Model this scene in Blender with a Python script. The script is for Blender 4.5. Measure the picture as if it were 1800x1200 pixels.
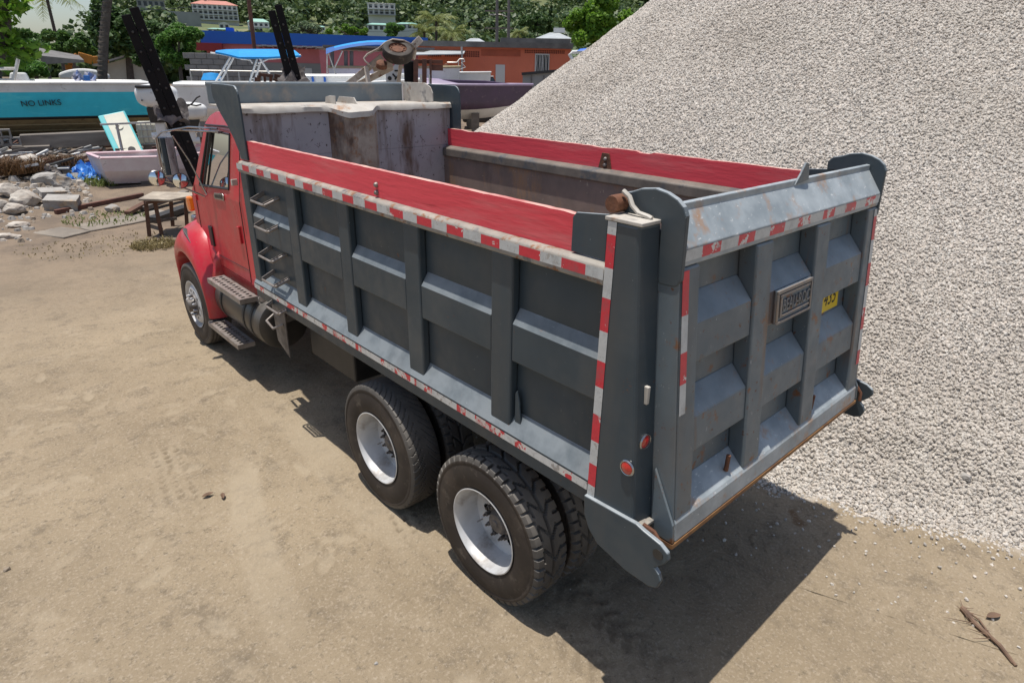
import bpy, bmesh, math, random
import numpy as np
from mathutils import Vector, Matrix, noise as mnoise
random.seed(7); RNG = np.random.default_rng(11)
for o in list(bpy.data.objects): bpy.data.objects.remove(o)
S = bpy.context.scene
COL = S.collection
# ------------------------------------------------------------------ camera
FPX = 1103.57
CAM = np.array([-3.3529, -1.689, 3.324])
_yaw, _pit, _rol = -0.748, -0.4046, 0.0187
def _axes():
    cy, sy, cp, sp = math.cos(_yaw), math.sin(_yaw), math.cos(_pit), math.sin(_pit)
    f = np.array([-sy*cp, cy*cp, sp]); r = np.array([cy, sy, 0.0]); u = np.cross(r, f)
    c, s = math.cos(_rol), math.sin(_rol)
    return c*r + s*u, -s*r + c*u, f
CR, CU, CF = _axes()
cd = bpy.data.cameras.new('camera'); cam = bpy.data.objects.new('camera', cd); COL.objects.link(cam)
cd.sensor_width = 36; cd.lens = FPX*36/1800; cd.clip_end = 3000; cd.clip_start = 0.05
cam.matrix_world = Matrix(((CR[0], CU[0], -CF[0], CAM[0]), (CR[1], CU[1], -CF[1], CAM[1]), (CR[2], CU[2], -CF[2], CAM[2]), (0, 0, 0, 1)))
S.camera = cam
# ------------------------------------------------------------------ light
SUN = Vector((0.117, -0.090, -1.0)).normalized()
w = bpy.data.worlds.new('World'); S.world = w; w.use_nodes = True
nt = w.node_tree; bg = nt.nodes['Background']
sky = nt.nodes.new('ShaderNodeTexSky'); sky.sky_type = 'NISHITA'; sky.sun_disc = False
sky.sun_elevation = math.radians(81.6); sky.sun_rotation = math.atan2(-0.117, 0.090); sky.air_density = 1.0; sky.dust_density = 1.6
nt.links.new(sky.outputs[0], bg.inputs[0]); bg.inputs[1].default_value = 0.12
sl = bpy.data.lights.new('sun', 'SUN'); sl.energy = 4.75; sl.angle = math.radians(0.53); sl.color = (1.0, 0.955, 0.89)
so = bpy.data.objects.new('sun', sl); COL.objects.link(so); so.rotation_euler = SUN.to_track_quat('-Z', 'Y').to_euler(); so.location = (0, 0, 40)
S.view_settings.view_transform = 'Standard'; S.view_settings.look = 'None'; S.view_settings.exposure = 0.10; S.view_settings.gamma = 1.0
S.cycles.max_bounces = 7; S.cycles.diffuse_bounces = 4; S.cycles.glossy_bounces = 3
# ------------------------------------------------------------------ placing helpers (photo pixel + distance -> point in the yard)
def ray(u, v):
    d = CF + CR*(u-900)/FPX - CU*(v-600)/FPX
    return d/np.linalg.norm(d)
def at(u, v, D):
    d = ray(u, v); return Vector(CAM + d*D/math.hypot(d[0], d[1]))
def rise(y):
    t = max(0.0, y-9.0)
    return 1.25*(1-math.exp(-t*0.05/1.25))
def gp(u, v):
    D = 10.0
    for _ in range(60):
        p = at(u, v, D); z = rise(p.y); d = ray(u, v); k = -d[2]/math.hypot(d[0], d[1])
        D = 0.5*D + 0.5*(CAM[2]-z)/max(k, 0.01)
    p = at(u, v, D); p.z = rise(p.y); return p
# ------------------------------------------------------------------ materials
MATS = {}
def new_mat(name):
    m = bpy.data.materials.new(name); m.use_nodes = True; MATS[name] = m
    return m, m.node_tree, m.node_tree.nodes['Principled BSDF']
def N(nt, t, **k):
    n = nt.nodes.new(t)
    for a, b in k.items(): setattr(n, a, b)
    return n
def mixc(nt, a, b, fac, mode='MIX'):
    n = N(nt, 'ShaderNodeMix', data_type='RGBA', blend_type=mode)
    for i, v in ((6, a), (7, b)):
        if hasattr(v, 'is_linked') or hasattr(v, 'links'): nt.links.new(v, n.inputs[i])
        else: n.inputs[i].default_value = (*v, 1) if len(v) == 3 else v
    if hasattr(fac, 'links'): nt.links.new(fac, n.inputs[0])
    else: n.inputs[0].default_value = fac
    return n.outputs[2]
def noise(nt, co, scale, det=4, rough=0.6, sx=(1, 1, 1), dist=0.0):
    if sx != (1, 1, 1):
        mp = N(nt, 'ShaderNodeMapping'); mp.inputs['Scale'].default_value = sx; nt.links.new(co, mp.inputs[0]); co = mp.outputs[0]
    n = N(nt, 'ShaderNodeTexNoise'); nt.links.new(co, n.inputs['Vector'])
    n.inputs['Scale'].default_value = scale; n.inputs['Detail'].default_value = det; n.inputs['Roughness'].default_value = rough; n.inputs['Distortion'].default_value = dist
    return n.outputs[0]
def ramp(nt, fac, lo, hi, a=0.0, b=1.0):
    n = N(nt, 'ShaderNodeMapRange'); nt.links.new(fac, n.inputs[0])
    n.inputs[1].default_value = lo; n.inputs[2].default_value = hi; n.inputs[3].default_value = a; n.inputs[4].default_value = b
    return n.outputs[0]
def mat(name, c, c2=None, scale=3.0, rough=0.6, metal=0.0, bump=0.0, bscale=60.0, layers=(), coat=0.0, spec=0.5, stretch=(1, 1, 1), dust=0.0, rvar=0.0, dust_sheen_col=(0.36, 0.33, 0.29)):
    """layers: (colour, scale, lo, hi, stretch) spots of wear laid over the base colour; dust lightens upward faces"""
    m, nt, b = new_mat(name)
    tc = N(nt, 'ShaderNodeTexCoord').outputs['Object']
    col = None
    f = noise(nt, tc, scale, 3, 0.6, stretch)
    col = mixc(nt, c, c2 if c2 else tuple(x*0.82 for x in c), ramp(nt, f, 0.35, 0.65))
    for L in layers:
        lc, ls, lo, hi = L[:4]; st = L[4] if len(L) > 4 else (1, 1, 1)
        col = mixc(nt, col, lc, ramp(nt, noise(nt, tc, ls, 4, 0.7, st), lo, hi))
    if dust:
        g = N(nt, 'ShaderNodeNewGeometry'); sp = N(nt, 'ShaderNodeSeparateXYZ'); nt.links.new(g.outputs['Normal'], sp.inputs[0])
        mu = N(nt, 'ShaderNodeMath', operation='MULTIPLY'); nt.links.new(ramp(nt, sp.outputs[2], 0.25, 0.85, 0, dust), mu.inputs[0])
        nt.links.new(ramp(nt, noise(nt, tc, 7, 5), 0.25, 0.6, 0.45, 1), mu.inputs[1])
        col = mixc(nt, col, dust_sheen_col, mu.outputs[0])
    nt.links.new(col, b.inputs['Base Color'])
    b.inputs['Roughness'].default_value = rough; b.inputs['Metallic'].default_value = metal
    if rvar: nt.links.new(ramp(nt, noise(nt, tc, 9, 4), 0.3, 0.7, max(0.03, rough-rvar), min(1, rough+rvar)), b.inputs['Roughness'])
    b.inputs['Specular IOR Level'].default_value = spec
    b.inputs['Coat Weight'].default_value = coat; b.inputs['Coat Roughness'].default_value = 0.08
    if bump:
        bn = N(nt, 'ShaderNodeBump'); bn.inputs['Strength'].default_value = bump; bn.inputs['Distance'].default_value = 0.01
        nt.links.new(noise(nt, tc, bscale, 3, 0.65, stretch), bn.inputs['Height']); nt.links.new(bn.outputs[0], b.inputs['Normal'])
    return m
GREY = mat('grey_paint', (0.047, 0.064, 0.076), (0.038, 0.053, 0.064), 2.2, 0.42, layers=[((0.13, 0.06, 0.035), 9, 0.66, 0.74), ((0.28, 0.29, 0.29), 42, 0.69, 0.73), ((0.075, 0.084, 0.088), 1.3, 0.50, 0.75), ((0.066, 0.072, 0.075), 2.2, 0.55, 0.75, (1, 1, 0.12))], dust=0.85, dust_sheen_col=(0.37, 0.40, 0.415), spec=0.3, rvar=0.1, bump=0.16, bscale=6)  # ledge tops lightened: dust plus sky reflection painted into the base colour
GATE = mat('tailgate_paint', (0.115, 0.144, 0.162), (0.094, 0.119, 0.135), 2.5, 0.45, layers=[((0.17, 0.075, 0.035), 7, 0.61, 0.68), ((0.30, 0.31, 0.31), 34, 0.66, 0.71, (1, 1, 0.5)), ((0.10, 0.04, 0.02), 26, 0.63, 0.68), ((0.13, 0.12, 0.11), 1.6, 0.50, 0.75, (1, 1, 0.4)), ((0.15, 0.085, 0.05), 5, 0.60, 0.75, (1, 1, 0.1))], dust=0.6, dust_sheen_col=(0.34, 0.37, 0.385), rvar=0.1, bump=0.16, bscale=6)  # bluish tint on upward faces mixes dust with painted sky gloss
CAPM = mat('worn_cap_steel', (0.36, 0.395, 0.41), (0.22, 0.25, 0.265), 5, 0.45, 0.0, layers=[((0.34, 0.20, 0.11), 4, 0.55, 0.70), ((0.52, 0.53, 0.52), 26, 0.62, 0.68, (1, 3, 1)), ((0.30, 0.05, 0.04), 22, 0.70, 0.74)], bump=0.08, bscale=40)
RAILM = mat('worn_rail', (0.33, 0.30, 0.255), (0.22, 0.20, 0.175), 8, 0.65, layers=[((0.22, 0.10, 0.045), 12, 0.55, 0.66), ((0.09, 0.10, 0.11), 5, 0.55, 0.66)], bump=0.1)
INNER = mat('rusty_bed', (0.24, 0.18, 0.15), (0.17, 0.13, 0.11), 3, 0.65, layers=[((0.32, 0.19, 0.10), 4, 0.55, 0.72, (1, 1, 0.35)), ((0.42, 0.36, 0.28), 18, 0.64, 0.72), ((0.07, 0.055, 0.05), 3, 0.58, 0.8, (1, 1, 0.3))], bump=0.1)
HEADM = mat('headboard_steel', (0.42, 0.385, 0.39), (0.35, 0.325, 0.33), 2, 0.5, layers=[((0.13, 0.08, 0.055), 4, 0.52, 0.70, (1, 1, 0.25)), ((0.06, 0.04, 0.035), 26, 0.62, 0.67)], bump=0.05)
COLM = mat('rusty_column', (0.46, 0.38, 0.30), (0.30, 0.235, 0.18), 5, 0.65, layers=[((0.12, 0.07, 0.046), 4, 0.46, 0.62, (1, 1, 0.4)), ((0.30, 0.15, 0.07), 9, 0.52, 0.66)], bump=0.12)
LIPM = mat('bent_lip', (0.50, 0.465, 0.41), (0.38, 0.345, 0.30), 5, 0.6, layers=[((0.33, 0.18, 0.09), 6, 0.56, 0.70), ((0.12, 0.12, 0.125), 2.6, 0.60, 0.70)])
RUST = mat('rust', (0.16, 0.065, 0.032), (0.09, 0.038, 0.022), 14, 0.85, bump=0.3)
RUSTY = mat('rust_edge', (0.30, 0.15, 0.05), (0.15, 0.07, 0.035), 9, 0.8, bump=0.15)
RED = mat('cab_red', (0.50, 0.014, 0.026), (0.44, 0.013, 0.024), 2, 0.34, coat=0.25, layers=[((0.34, 0.085, 0.07), 2.5, 0.50, 0.78, (1, 1, 0.5)), ((0.40, 0.22, 0.17), 22, 0.66, 0.72)], dust=0.0, rvar=0.08)
BOARD = mat('red_board', (0.71, 0.062, 0.082), (0.62, 0.054, 0.070), 3, 0.6, layers=[((0.62, 0.16, 0.16), 6, 0.52, 0.80, (1, 0.15, 1)), ((0.36, 0.025, 0.032), 20, 0.66, 0.76, (1, 0.06, 1))], bump=0.25, bscale=30, stretch=(1, 0.12, 1))
RAW = mat('raw_wood_edge', (0.60, 0.40, 0.33), (0.45, 0.14, 0.13), 12, 0.8, stretch=(1, 0.3, 1))
def tape_mat(name, c, under, lo=0.66):
    return mat(name, c, tuple(x*0.9 for x in c), 20, 0.38, layers=[(under, 11, lo-0.03, lo-0.01), (tuple(x*0.6 for x in c), 60, 0.58, 0.72), (tuple(x*0.55+0.05 for x in c), 7, 0.52, 0.72)], bump=0.08, bscale=90)
TW = tape_mat('tape_white', (0.50, 0.51, 0.50), (0.36, 0.34, 0.31)); TR = tape_mat('tape_red', (0.58, 0.03, 0.05), (0.58, 0.56, 0.53))
LW = tape_mat('tape_white_worn', (0.55, 0.55, 0.53), (0.30, 0.28, 0.26), 0.60); LR = tape_mat('tape_red_worn', (0.56, 0.03, 0.045), (0.56, 0.54, 0.50), 0.50)
RUB = mat('tyre_rubber', (0.055, 0.051, 0.047), (0.080, 0.072, 0.064), 4, 0.62, layers=[((0.12, 0.11, 0.098), 3, 0.48, 0.75)], dust=0.25, bump=0.1, bscale=90, spec=0.35)
WALL = mat('tyre_sidewall', (0.026, 0.020, 0.017), (0.034, 0.027, 0.022), 5, 0.68, layers=[((0.062, 0.047, 0.036), 4, 0.48, 0.72), ((0.10, 0.083, 0.066), 9, 0.60, 0.72)], bump=0.08, spec=0.35)
ALU = mat('wheel_alloy', (0.58, 0.58, 0.575), (0.48, 0.48, 0.475), 6, 0.5, 0.2, layers=[((0.26, 0.23, 0.20), 5, 0.52, 0.75)], rvar=0.1)
HUBM = mat('dirty_hub', (0.17, 0.15, 0.135), (0.09, 0.08, 0.072), 16, 0.6, 0.3, bump=0.15)
CHROME = mat('chrome', (0.42, 0.42, 0.42), (0.30, 0.29, 0.28), 5, 0.24, 0.9, rvar=0.08)
STEEL = mat('step_steel', (0.30, 0.27, 0.245), (0.22, 0.19, 0.17), 8, 0.5, 0.4, layers=[((0.16, 0.11, 0.08), 9, 0.55, 0.72)])
BLK = mat('black_frame', (0.022, 0.021, 0.020), (0.035, 0.032, 0.029), 4, 0.55, bump=0.05)
TANK = mat('tank_black', (0.030, 0.028, 0.026), (0.048, 0.043, 0.038), 3, 0.35, dust=0.3)
PLASTIC = mat('dark_plastic', (0.02, 0.02, 0.021), None, 6, 0.45)
LAMPR = mat('red_lens', (0.48, 0.012, 0.010), None, 30, 0.15, coat=1); LAMPA = mat('amber_lens', (0.75, 0.22, 0.02), None, 30, 0.15, coat=1)
YEL = mat('yellow_sticker', (0.80, 0.56, 0.02), None, 5, 0.5); INK = mat('black_ink', (0.012, 0.012, 0.012), None, 5, 0.6)
SEAT = mat('cab_trim', (0.045, 0.042, 0.042), None, 5, 0.8)
def glass_mat():
    m, nt, b = new_mat('window_glass'); nt.nodes.remove(b)
    t = N(nt, 'ShaderNodeBsdfTransparent'); t.inputs[0].default_value = (0.78, 0.84, 0.82, 1)
    g = N(nt, 'ShaderNodeBsdfGlossy'); g.inputs['Roughness'].default_value = 0.02
    fr = N(nt, 'ShaderNodeFresnel'); fr.inputs[0].default_value = 1.45
    mx = N(nt, 'ShaderNodeMixShader'); nt.links.new(fr.outputs[0], mx.inputs[0]); nt.links.new(t.outputs[0], mx.inputs[1]); nt.links.new(g.outputs[0], mx.inputs[2])
    nt.links.new(mx.outputs[0], nt.nodes['Material Output'].inputs[0]); return m
GLASS = glass_mat()
# ------------------------------------------------------------------ mesh builder
class MB:
    def __init__(s): s.v = []; s.f = []; s.m = []
    def add(s, vs, fs, m=0):
        b = len(s.v); s.v += [tuple(map(float, p)) for p in vs]
        for f in fs: s.f.append([b+i for i in f]); s.m.append(m)
    def hexa(s, p, m=0):   # p: 4 bottom, 4 top (same winding)
        s.add(p, [(3, 2, 1, 0), (4, 5, 6, 7), (0, 1, 5, 4), (1, 2, 6, 5), (2, 3, 7, 6), (3, 0, 4, 7)], m)
    def box(s, x0, x1, y0, y1, z0, z1, m=0):
        x0, x1 = sorted((x0, x1)); y0, y1 = sorted((y0, y1)); z0, z1 = sorted((z0, z1))
        s.hexa([(x0, y0, z0), (x1, y0, z0), (x1, y1, z0), (x0, y1, z0), (x0, y0, z1), (x1, y0, z1), (x1, y1, z1), (x0, y1, z1)], m)
    def prism(s, poly, axis, a, b, m=0):
        """poly in the two other axes (cyclic order x,y,z without axis), extruded along axis a..b"""
        def p3(q, h): return {'x': (h, q[0], q[1]), 'y': (q[0], h, q[1]), 'z': (q[0], q[1], h)}[axis]
        n = len(poly); vs = [p3(q, a) for q in poly]+[p3(q, b) for q in poly]
        s.add(vs, [list(range(n))[::-1], list(range(n, 2*n))]+[(i, (i+1) % n, n+(i+1) % n, n+i) for i in range(n)], m)
    def tube(s, pts, r, n=8, m=0, cap=True):
        pts = [Vector(p) for p in pts]; rs = r if isinstance(r, (list, tuple)) else [r]*len(pts); rings = []
        up = None
        for i, p in enumerate(pts):
            t = (pts[min(i+1, len(pts)-1)]-pts[max(i-1, 0)]).normalized()
            if up is None: up = t.orthogonal().normalized()
            up = (up-t*up.dot(t)).normalized(); q = t.cross(up)
            rings.append([p+(up*math.cos(a)+q*math.sin(a))*rs[i] for a in [2*math.pi*k/n for k in range(n)]])
        vs = [v for R in rings for v in R]; fs = []
        for i in range(len(pts)-1):
            for k in range(n): fs.append((i*n+k, i*n+(k+1) % n, (i+1)*n+(k+1) % n, (i+1)*n+k))
        if cap: fs += [list(range(n))[::-1], [(len(pts)-1)*n+k for k in range(n)]]
        s.add(vs, fs, m)
    def bar(s, a, b, w, h, m=0):
        a, b = Vector(a), Vector(b); t = (b-a).normalized(); up = Vector((0, 0, 1)) if abs(t.z) < 0.95 else Vector((0, 1, 0))
        q = t.cross(up).normalized()*w/2; u = q.cross(t).normalized()*h/2
        s.hexa([a-q-u, a+q-u, b+q-u, b-q-u, a-q+u, a+q+u, b+q+u, b-q+u], m)
    def lathe(s, prof, c, axis='x', n=32, m=0, close=False):
        """prof: (radius, offset along axis)"""
        vs = []; c = Vector(c)
        for r, h in prof:
            for k in range(n):
                a = 2*math.pi*k/n; ca, sa = r*math.cos(a), r*math.sin(a)
                vs.append(c+Vector({'x': (h, ca, sa), 'y': (ca, h, sa), 'z': (ca, sa, h)}[axis]))
        fs = []; L = len(prof)
        for i in range(L-1 if not close else L):
            j = (i+1) % L
            for k in range(n): fs.append((i*n+k, i*n+(k+1) % n, j*n+(k+1) % n, j*n+k))
        s.add(vs, fs, m)
    def quad(s, a, b, c, d, m=0): s.add([a, b, c, d], [(0, 1, 2, 3)], m)
    def build(s, name, mats, parent=None, bevel=0, smooth=False, loc=None, seg=2, recalc=True, weld=False):
        me = bpy.data.meshes.new(name); me.from_pydata(s.v, [], s.f)
        for mm in (mats if isinstance(mats, (list, tuple)) else [mats]): me.materials.append(mm)
        me.polygons.foreach_set('material_index', s.m)
        if recalc or weld:
            bm = bmesh.new(); bm.from_mesh(me)
            if weld: bmesh.ops.remove_doubles(bm, verts=bm.verts, dist=0.0005)
            if recalc: bmesh.ops.recalc_face_normals(bm, faces=bm.faces)
            bm.to_mesh(me); bm.free()
        if smooth:
            me.polygons.foreach_set('use_smooth', [True]*len(me.polygons))
            if smooth != 'all': me.set_sharp_from_angle(angle=math.radians(40))
        o = bpy.data.objects.new(name, me); COL.objects.link(o)
        if parent: o.parent = parent
        if loc: o.location = loc
        if bevel:
            bv = o.modifiers.new('bevel', 'BEVEL'); bv.width = bevel; bv.segments = seg; bv.limit_method = 'ANGLE'; bv.angle_limit = math.radians(35)
            bv.harden_normals = False
        return o
def tag(o, label, cat, group=None, kind=None):
    if label: o['label'] = label
    if cat: o['category'] = cat
    if group: o['group'] = group
    if kind: o['kind'] = kind
    return o
def thing(name, label, cat, loc=(0, 0, 0), rz=0, group=None):
    o = bpy.data.objects.new(name, None); COL.objects.link(o); o.location = loc; o.rotation_euler = (0, 0, rz); o.empty_display_size = 0.2
    return tag(o, label, cat, group)
def dup(o, parent):
    c = o.copy(); COL.objects.link(c); c.parent = parent
    for ch in list(o.children): dup(ch, c)
    return c
def text_obj(name, s, size, m, parent, mw, extrude=0.002, shear=0, sx=1.0):
    cu = bpy.data.curves.new(name, 'FONT'); cu.body = s; cu.size = size; cu.extrude = extrude; cu.align_x = 'CENTER'; cu.align_y = 'CENTER'; cu.shear = shear
    t = bpy.data.objects.new(name, cu); COL.objects.link(t); dg = bpy.context.evaluated_depsgraph_get()
    me = bpy.data.meshes.new_from_object(t.evaluated_get(dg)); bpy.data.objects.remove(t)
    me.transform(mw @ Matrix.Diagonal((sx, 1, 1, 1))); me.materials.clear(); me.materials.append(m)
    o = bpy.data.objects.new(name, me); COL.objects.link(o)
    if parent: o.parent = parent
    return o
# ================================================================== THE DUMP TRUCK (x right, y forward, z up; y=0 at the rear posts)
truck = thing('dump_truck', 'red dump truck with a grey steel tipper body standing beside the gravel heap', 'dump truck')
XO = 1.24                                     # outer plane of rails
RIBS = [(3.195, 3.3655), (2.3403, 2.4986), (1.4702, 1.6425), (0.6178, 0.7896)]
BAYS = [(3.3655, 4.14), (2.4986, 3.195), (1.6425, 2.3403), (0.7896, 1.4702), (0.0, 0.6178)]
b = MB()
for s in (-1, 1):
    b.box(s*1.10, s*1.16, -0.02, 4.27, 1.34, 2.452)            # side sheet
    b.box(s*1.10, s*1.232, -0.02, 4.275, 1.27, 1.352)          # bottom rail web
b.box(-1.085, 1.085, -0.02, 4.27, 1.30, 1.37, 1); b.box(-1.099, 1.099, -0.335, -0.021, 1.301, 1.368, 1)                 # floor
for s in (-1, 1): b.box(s*1.0855, s*1.0985, -0.02, 4.29, 1.30, 2.44, 1)   # rusty lining of the bed
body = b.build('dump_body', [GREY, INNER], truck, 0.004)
for s in (-1, 1):
    def sx(poly): return [(s*x, z) for x, z in poly]
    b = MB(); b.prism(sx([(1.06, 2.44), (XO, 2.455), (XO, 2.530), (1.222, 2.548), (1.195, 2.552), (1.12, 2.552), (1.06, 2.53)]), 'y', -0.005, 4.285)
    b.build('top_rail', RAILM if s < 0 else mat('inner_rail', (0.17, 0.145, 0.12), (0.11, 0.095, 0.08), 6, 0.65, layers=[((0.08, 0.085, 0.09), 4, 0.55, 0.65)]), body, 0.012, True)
    b = MB(); b.prism(sx([(1.161, 1.353), (XO, 1.353), (XO, 1.415), (1.161, 1.53)]), 'y', -0.005, 4.285)
    b.build('bottom_rail', GREY, body, 0.006)
    for y0, y1 in RIBS:
        b = MB(); b.box(s*1.161, s*1.2185, y0, y1, 1.44, 2.455); b.build('side_rib', GREY, body, 0.012)
    b = MB(); b.box(s*1.161, s*1.222, 4.14, 4.285, 1.40, 2.455); b.build('front_stile', GREY, body, 0.012)
    for y0, y1 in BAYS:
        for (z0, z1) in ((1.52, 1.857), (2.155, 2.452)):           # sheet of each bay, slightly bowed by loads
            b = MB(); nu, nv = 10, 7; gr = [[None]*(nv+1) for _ in range(nu+1)]
            for i in range(nu+1):
                for j in range(nv+1):
                    f, g = i/nu, j/nv; y = y0+(y1-y0)*f; z = z0+(z1-z0)*g; e_ = math.sin(math.pi*f)*math.sin(math.pi*g)
                    gr[i][j] = (s*(1.1625+e_*(0.010+0.012*mnoise.noise(Vector((y*2.1, z*2.3, s*4))))+e_*0.004*mnoise.noise(Vector((y*7, z*7, s)))), y, z)
            for i in range(nu):
                for j in range(nv): b.quad(gr[i][j], gr[i+1][j], gr[i+1][j+1], gr[i][j+1])
            b.build('side_panel', GREY, body, 0, 'all', weld=True)
        b = MB(); b.prism(sx([(1.161, 1.855), (1.2150, 1.862), (1.2150, 2.080), (1.161, 2.165)]), 'y', y0+0.001, y1-0.001); b.build('side_brace', GREY, body, 0.007)
    # rear corner post, wider at its foot
    b = MB()
    b.hexa([(s*XO, 0, 1.31), (s*1.10, 0, 1.31), (s*1.10, -0.318, 1.31), (s*XO, -0.300, 1.31), (s*XO, 0, 2.752), (s*1.10, 0, 2.752), (s*1.10, -0.178, 2.752), (s*XO, -0.165, 2.752)])
    post = b.build('corner_post', GREY, body, 0.014)
    b = MB(); b.box(s*1.095, s*1.246, -0.185, 0.012, 2.752, 2.768); b.build('post_cap', LIPM, body, 0.003)
    b = MB(); b.prism([(0.03, 2.56), (0.235, 2.56), (0.235, 2.72), (0.215, 2.745), (0.03, 2.765)], 'x', s*1.188, s*1.202); b.build('board_plate', GREY, body, 0.003)
    # plank on the rail, top edge splintered
    b = MB(); n = 90; top = []
    for i in range(n+1):
        y = 0.215+(4.286-0.215)*i/n
        chip = 0.010*max(0, mnoise.noise(Vector((y*2.7, s*9, 0)))-0.2)*2.2 + 0.0025*mnoise.noise(Vector((y*14, s*3, 5)))
        top.append((y, 2.732-chip-(0.012 if s > 0 and 1.5 < y < 1.62 else 0)))
    poly = [(0.215, 2.553), (4.286, 2.553)]+top[::-1]
    x0, x1 = s*1.143, s*1.1835
    vs = [(x0, y, z) for y, z in poly]+[(x1, y, z) for y, z in poly]; k = len(poly)
    b.add(vs, [list(range(k))[::-1], list(range(k, 2*k))])
    for i in range(k): b.add([vs[i], vs[(i+1) % k], vs[k+(i+1) % k], vs[k+i]], [(0, 1, 2, 3)], 1 if 1 < i < k-1 else 0)
    b.build('sideboard', [BOARD, RAW], body)
    # board bracket: rounded steel tab inside, two bolts outside
    b = MB(); b.prism([(1.90, 2.53), (2.06, 2.53), (2.02, 2.685), (1.94, 2.685)], 'x', s*1.132, s*1.1445); br = b.build('board_bracket', RUST, body, 0.004)
    for z in (2.585, 2.635):
        b = MB(); b.lathe([(0.0, -0.014*1), (0.012, -0.012), (0.018, 0.0), (0.018, 0.006)], (s*1.190 if s < 0 else s*1.127, 1.975, z), 'x', 10); b.build('bolt', STEEL, body, 0, True)
    # hinge plate low on the corner
    pl = [(0.0, 1.335), (-0.33, 1.352), (-0.37, 1.34), (-0.47, 1.322), (-0.515, 1.295), (-0.525, 1.26), (-0.505, 1.225), (-0.458, 1.175), (-0.485, 1.15), (-0.50, 1.115), (-0.485, 1.065), (-0.44, 1.045), (-0.30, 1.045), (-0.11, 1.09), (-0.045, 1.15), (-0.01, 1.22)]
    b = MB(); b.prism(pl, 'x', s*1.236, s*1.262); hp = b.build('hinge_plate', GREY, body, 0.006)
    b = MB(); b.box(s*1.13, s*1.236, -0.345, 0.0, 1.30, 1.318); b.build('hinge_shelf', RAILM, body, 0.003)
    b = MB(); b.lathe([(0.0, 0), (0.028, 0), (0.028, 0.004), (0.0, 0.004)], (s*1.263-0.002, -0.468, 1.262), 'x', 20); b.build('pin_hole', BLK, body)
    b = MB(); b.tube([(s*1.215, -0.34, 1.33), (s*1.21, -0.40, 1.32), (s*1.205, -0.455, 1.26), (s*1.205, -0.46, 1.20)], 0.012, 8); b.build('latch_hook', RUST, body, 0, True)
    # two red lamps with bright bezels and a cream marker bar
    for (lx, ly, lz, ax) in ((s*1.241, -0.235, 1.615, 'x'), (s*1.17, -0.262, 1.745, 'y')):
        dr = s if ax == 'x' else -1
        b = MB(); b.lathe([(0.040, 0.0), (0.042, dr*0.006), (0.037, dr*0.012), (0.033, dr*0.010)], (lx, ly, lz), ax, 24); lamp = b.build('marker_lamp', CHROME, body, 0, True)
        b = MB(); b.lathe([(0.0, dr*0.018), (0.016, dr*0.016), (0.032, dr*0.009), (0.033, 0)], (lx, ly, lz), ax, 20); b.build('lamp_lens', LAMPR, body, 0, True)
    b = MB(); b.box(s*1.165, s*1.185, -0.262, -0.232, 1.94, 2.03); b.build('latch_bar', LIPM, body, 0.004)
    b = MB(); b.prism([(0.60, 1.475), (0.60, 1.66), (0.585, 1.68), (0.565, 1.60), (0.55, 1.475)], 'x', s*1.185, s*1.197); b.build('lashing_lug', GREY, body, 0.003)
    # tape strips: each alternates red and white
    def strip(name, segs, quadf, mats=(TW, TR)):
        b = MB()
        for (t0, t1, red) in segs: b.quad(*quadf(t0, t1), 1 if red else 0)
        return b.build(name, list(mats), body, recalc=False)
    YR = [4.076, 3.761, 3.469, 3.167, 2.874, 2.565, 2.270, 1.969, 1.665, 1.367, 1.072, 0.770, 0.472, 0.180]
    segs = []; y = 4.285
    for c in YR: segs += [(y, c+0.075, 0), (c+0.075, c-0.075, 1)]; y = c-0.075
    segs.append((y, 0.0, 0)); e = s*(XO+0.0025)
    strip('reflective_tape', segs, lambda a, c: [(e, a, 2.482), (e, a, 2.532), (e, c, 2.532), (e, c, 2.482)])
    strip('reflective_tape', [(a+0.06*((i % 3)-1) if 0 < i < len(segs)-1 else a, c+0.06*(((i+1) % 3)-1) if i < len(segs)-2 else c, r) for i, (a, c, r) in enumerate(segs)], lambda a, c: [(e, a, 1.357), (e, a, 1.405), (e, c, 1.405), (e, c, 1.357)], (LW, LR))
    zs = [2.750, 2.693, 2.545, 2.405, 2.245, 2.095, 1.960, 1.810, 1.660, 1.527, 1.400, 1.335]
    strip('reflective_tape', [(zs[i], zs[i+1], i % 2) for i in range(11)], lambda a, c: [(e, -0.004, a), (e, -0.052, a), (e, -0.052, c), (e, -0.004, c)])
    # ladder of bent bars near the front
    for z in ((2.26, 2.035, 1.77, 1.545, 1.285) if s < 0 else ()):
        b = MB(); b.tube([(s*1.165, 3.92, z+0.05), (s*1.295, 3.90, z), (s*1.305, 3.885, z), (s*1.305, 3.635, z), (s*1.295, 3.62, z), (s*1.165, 3.60, z+0.05)], 0.011, 8)
        b.bar((s*1.17, 3.915, z+0.05), (s*1.30, 3.895, z), 0.008, 0.04); b.bar((s*1.17, 3.605, z+0.05), (s*1.30, 3.625, z), 0.008, 0.04)
        b.build('ladder_rung', STEEL, body, 0, True)
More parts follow.
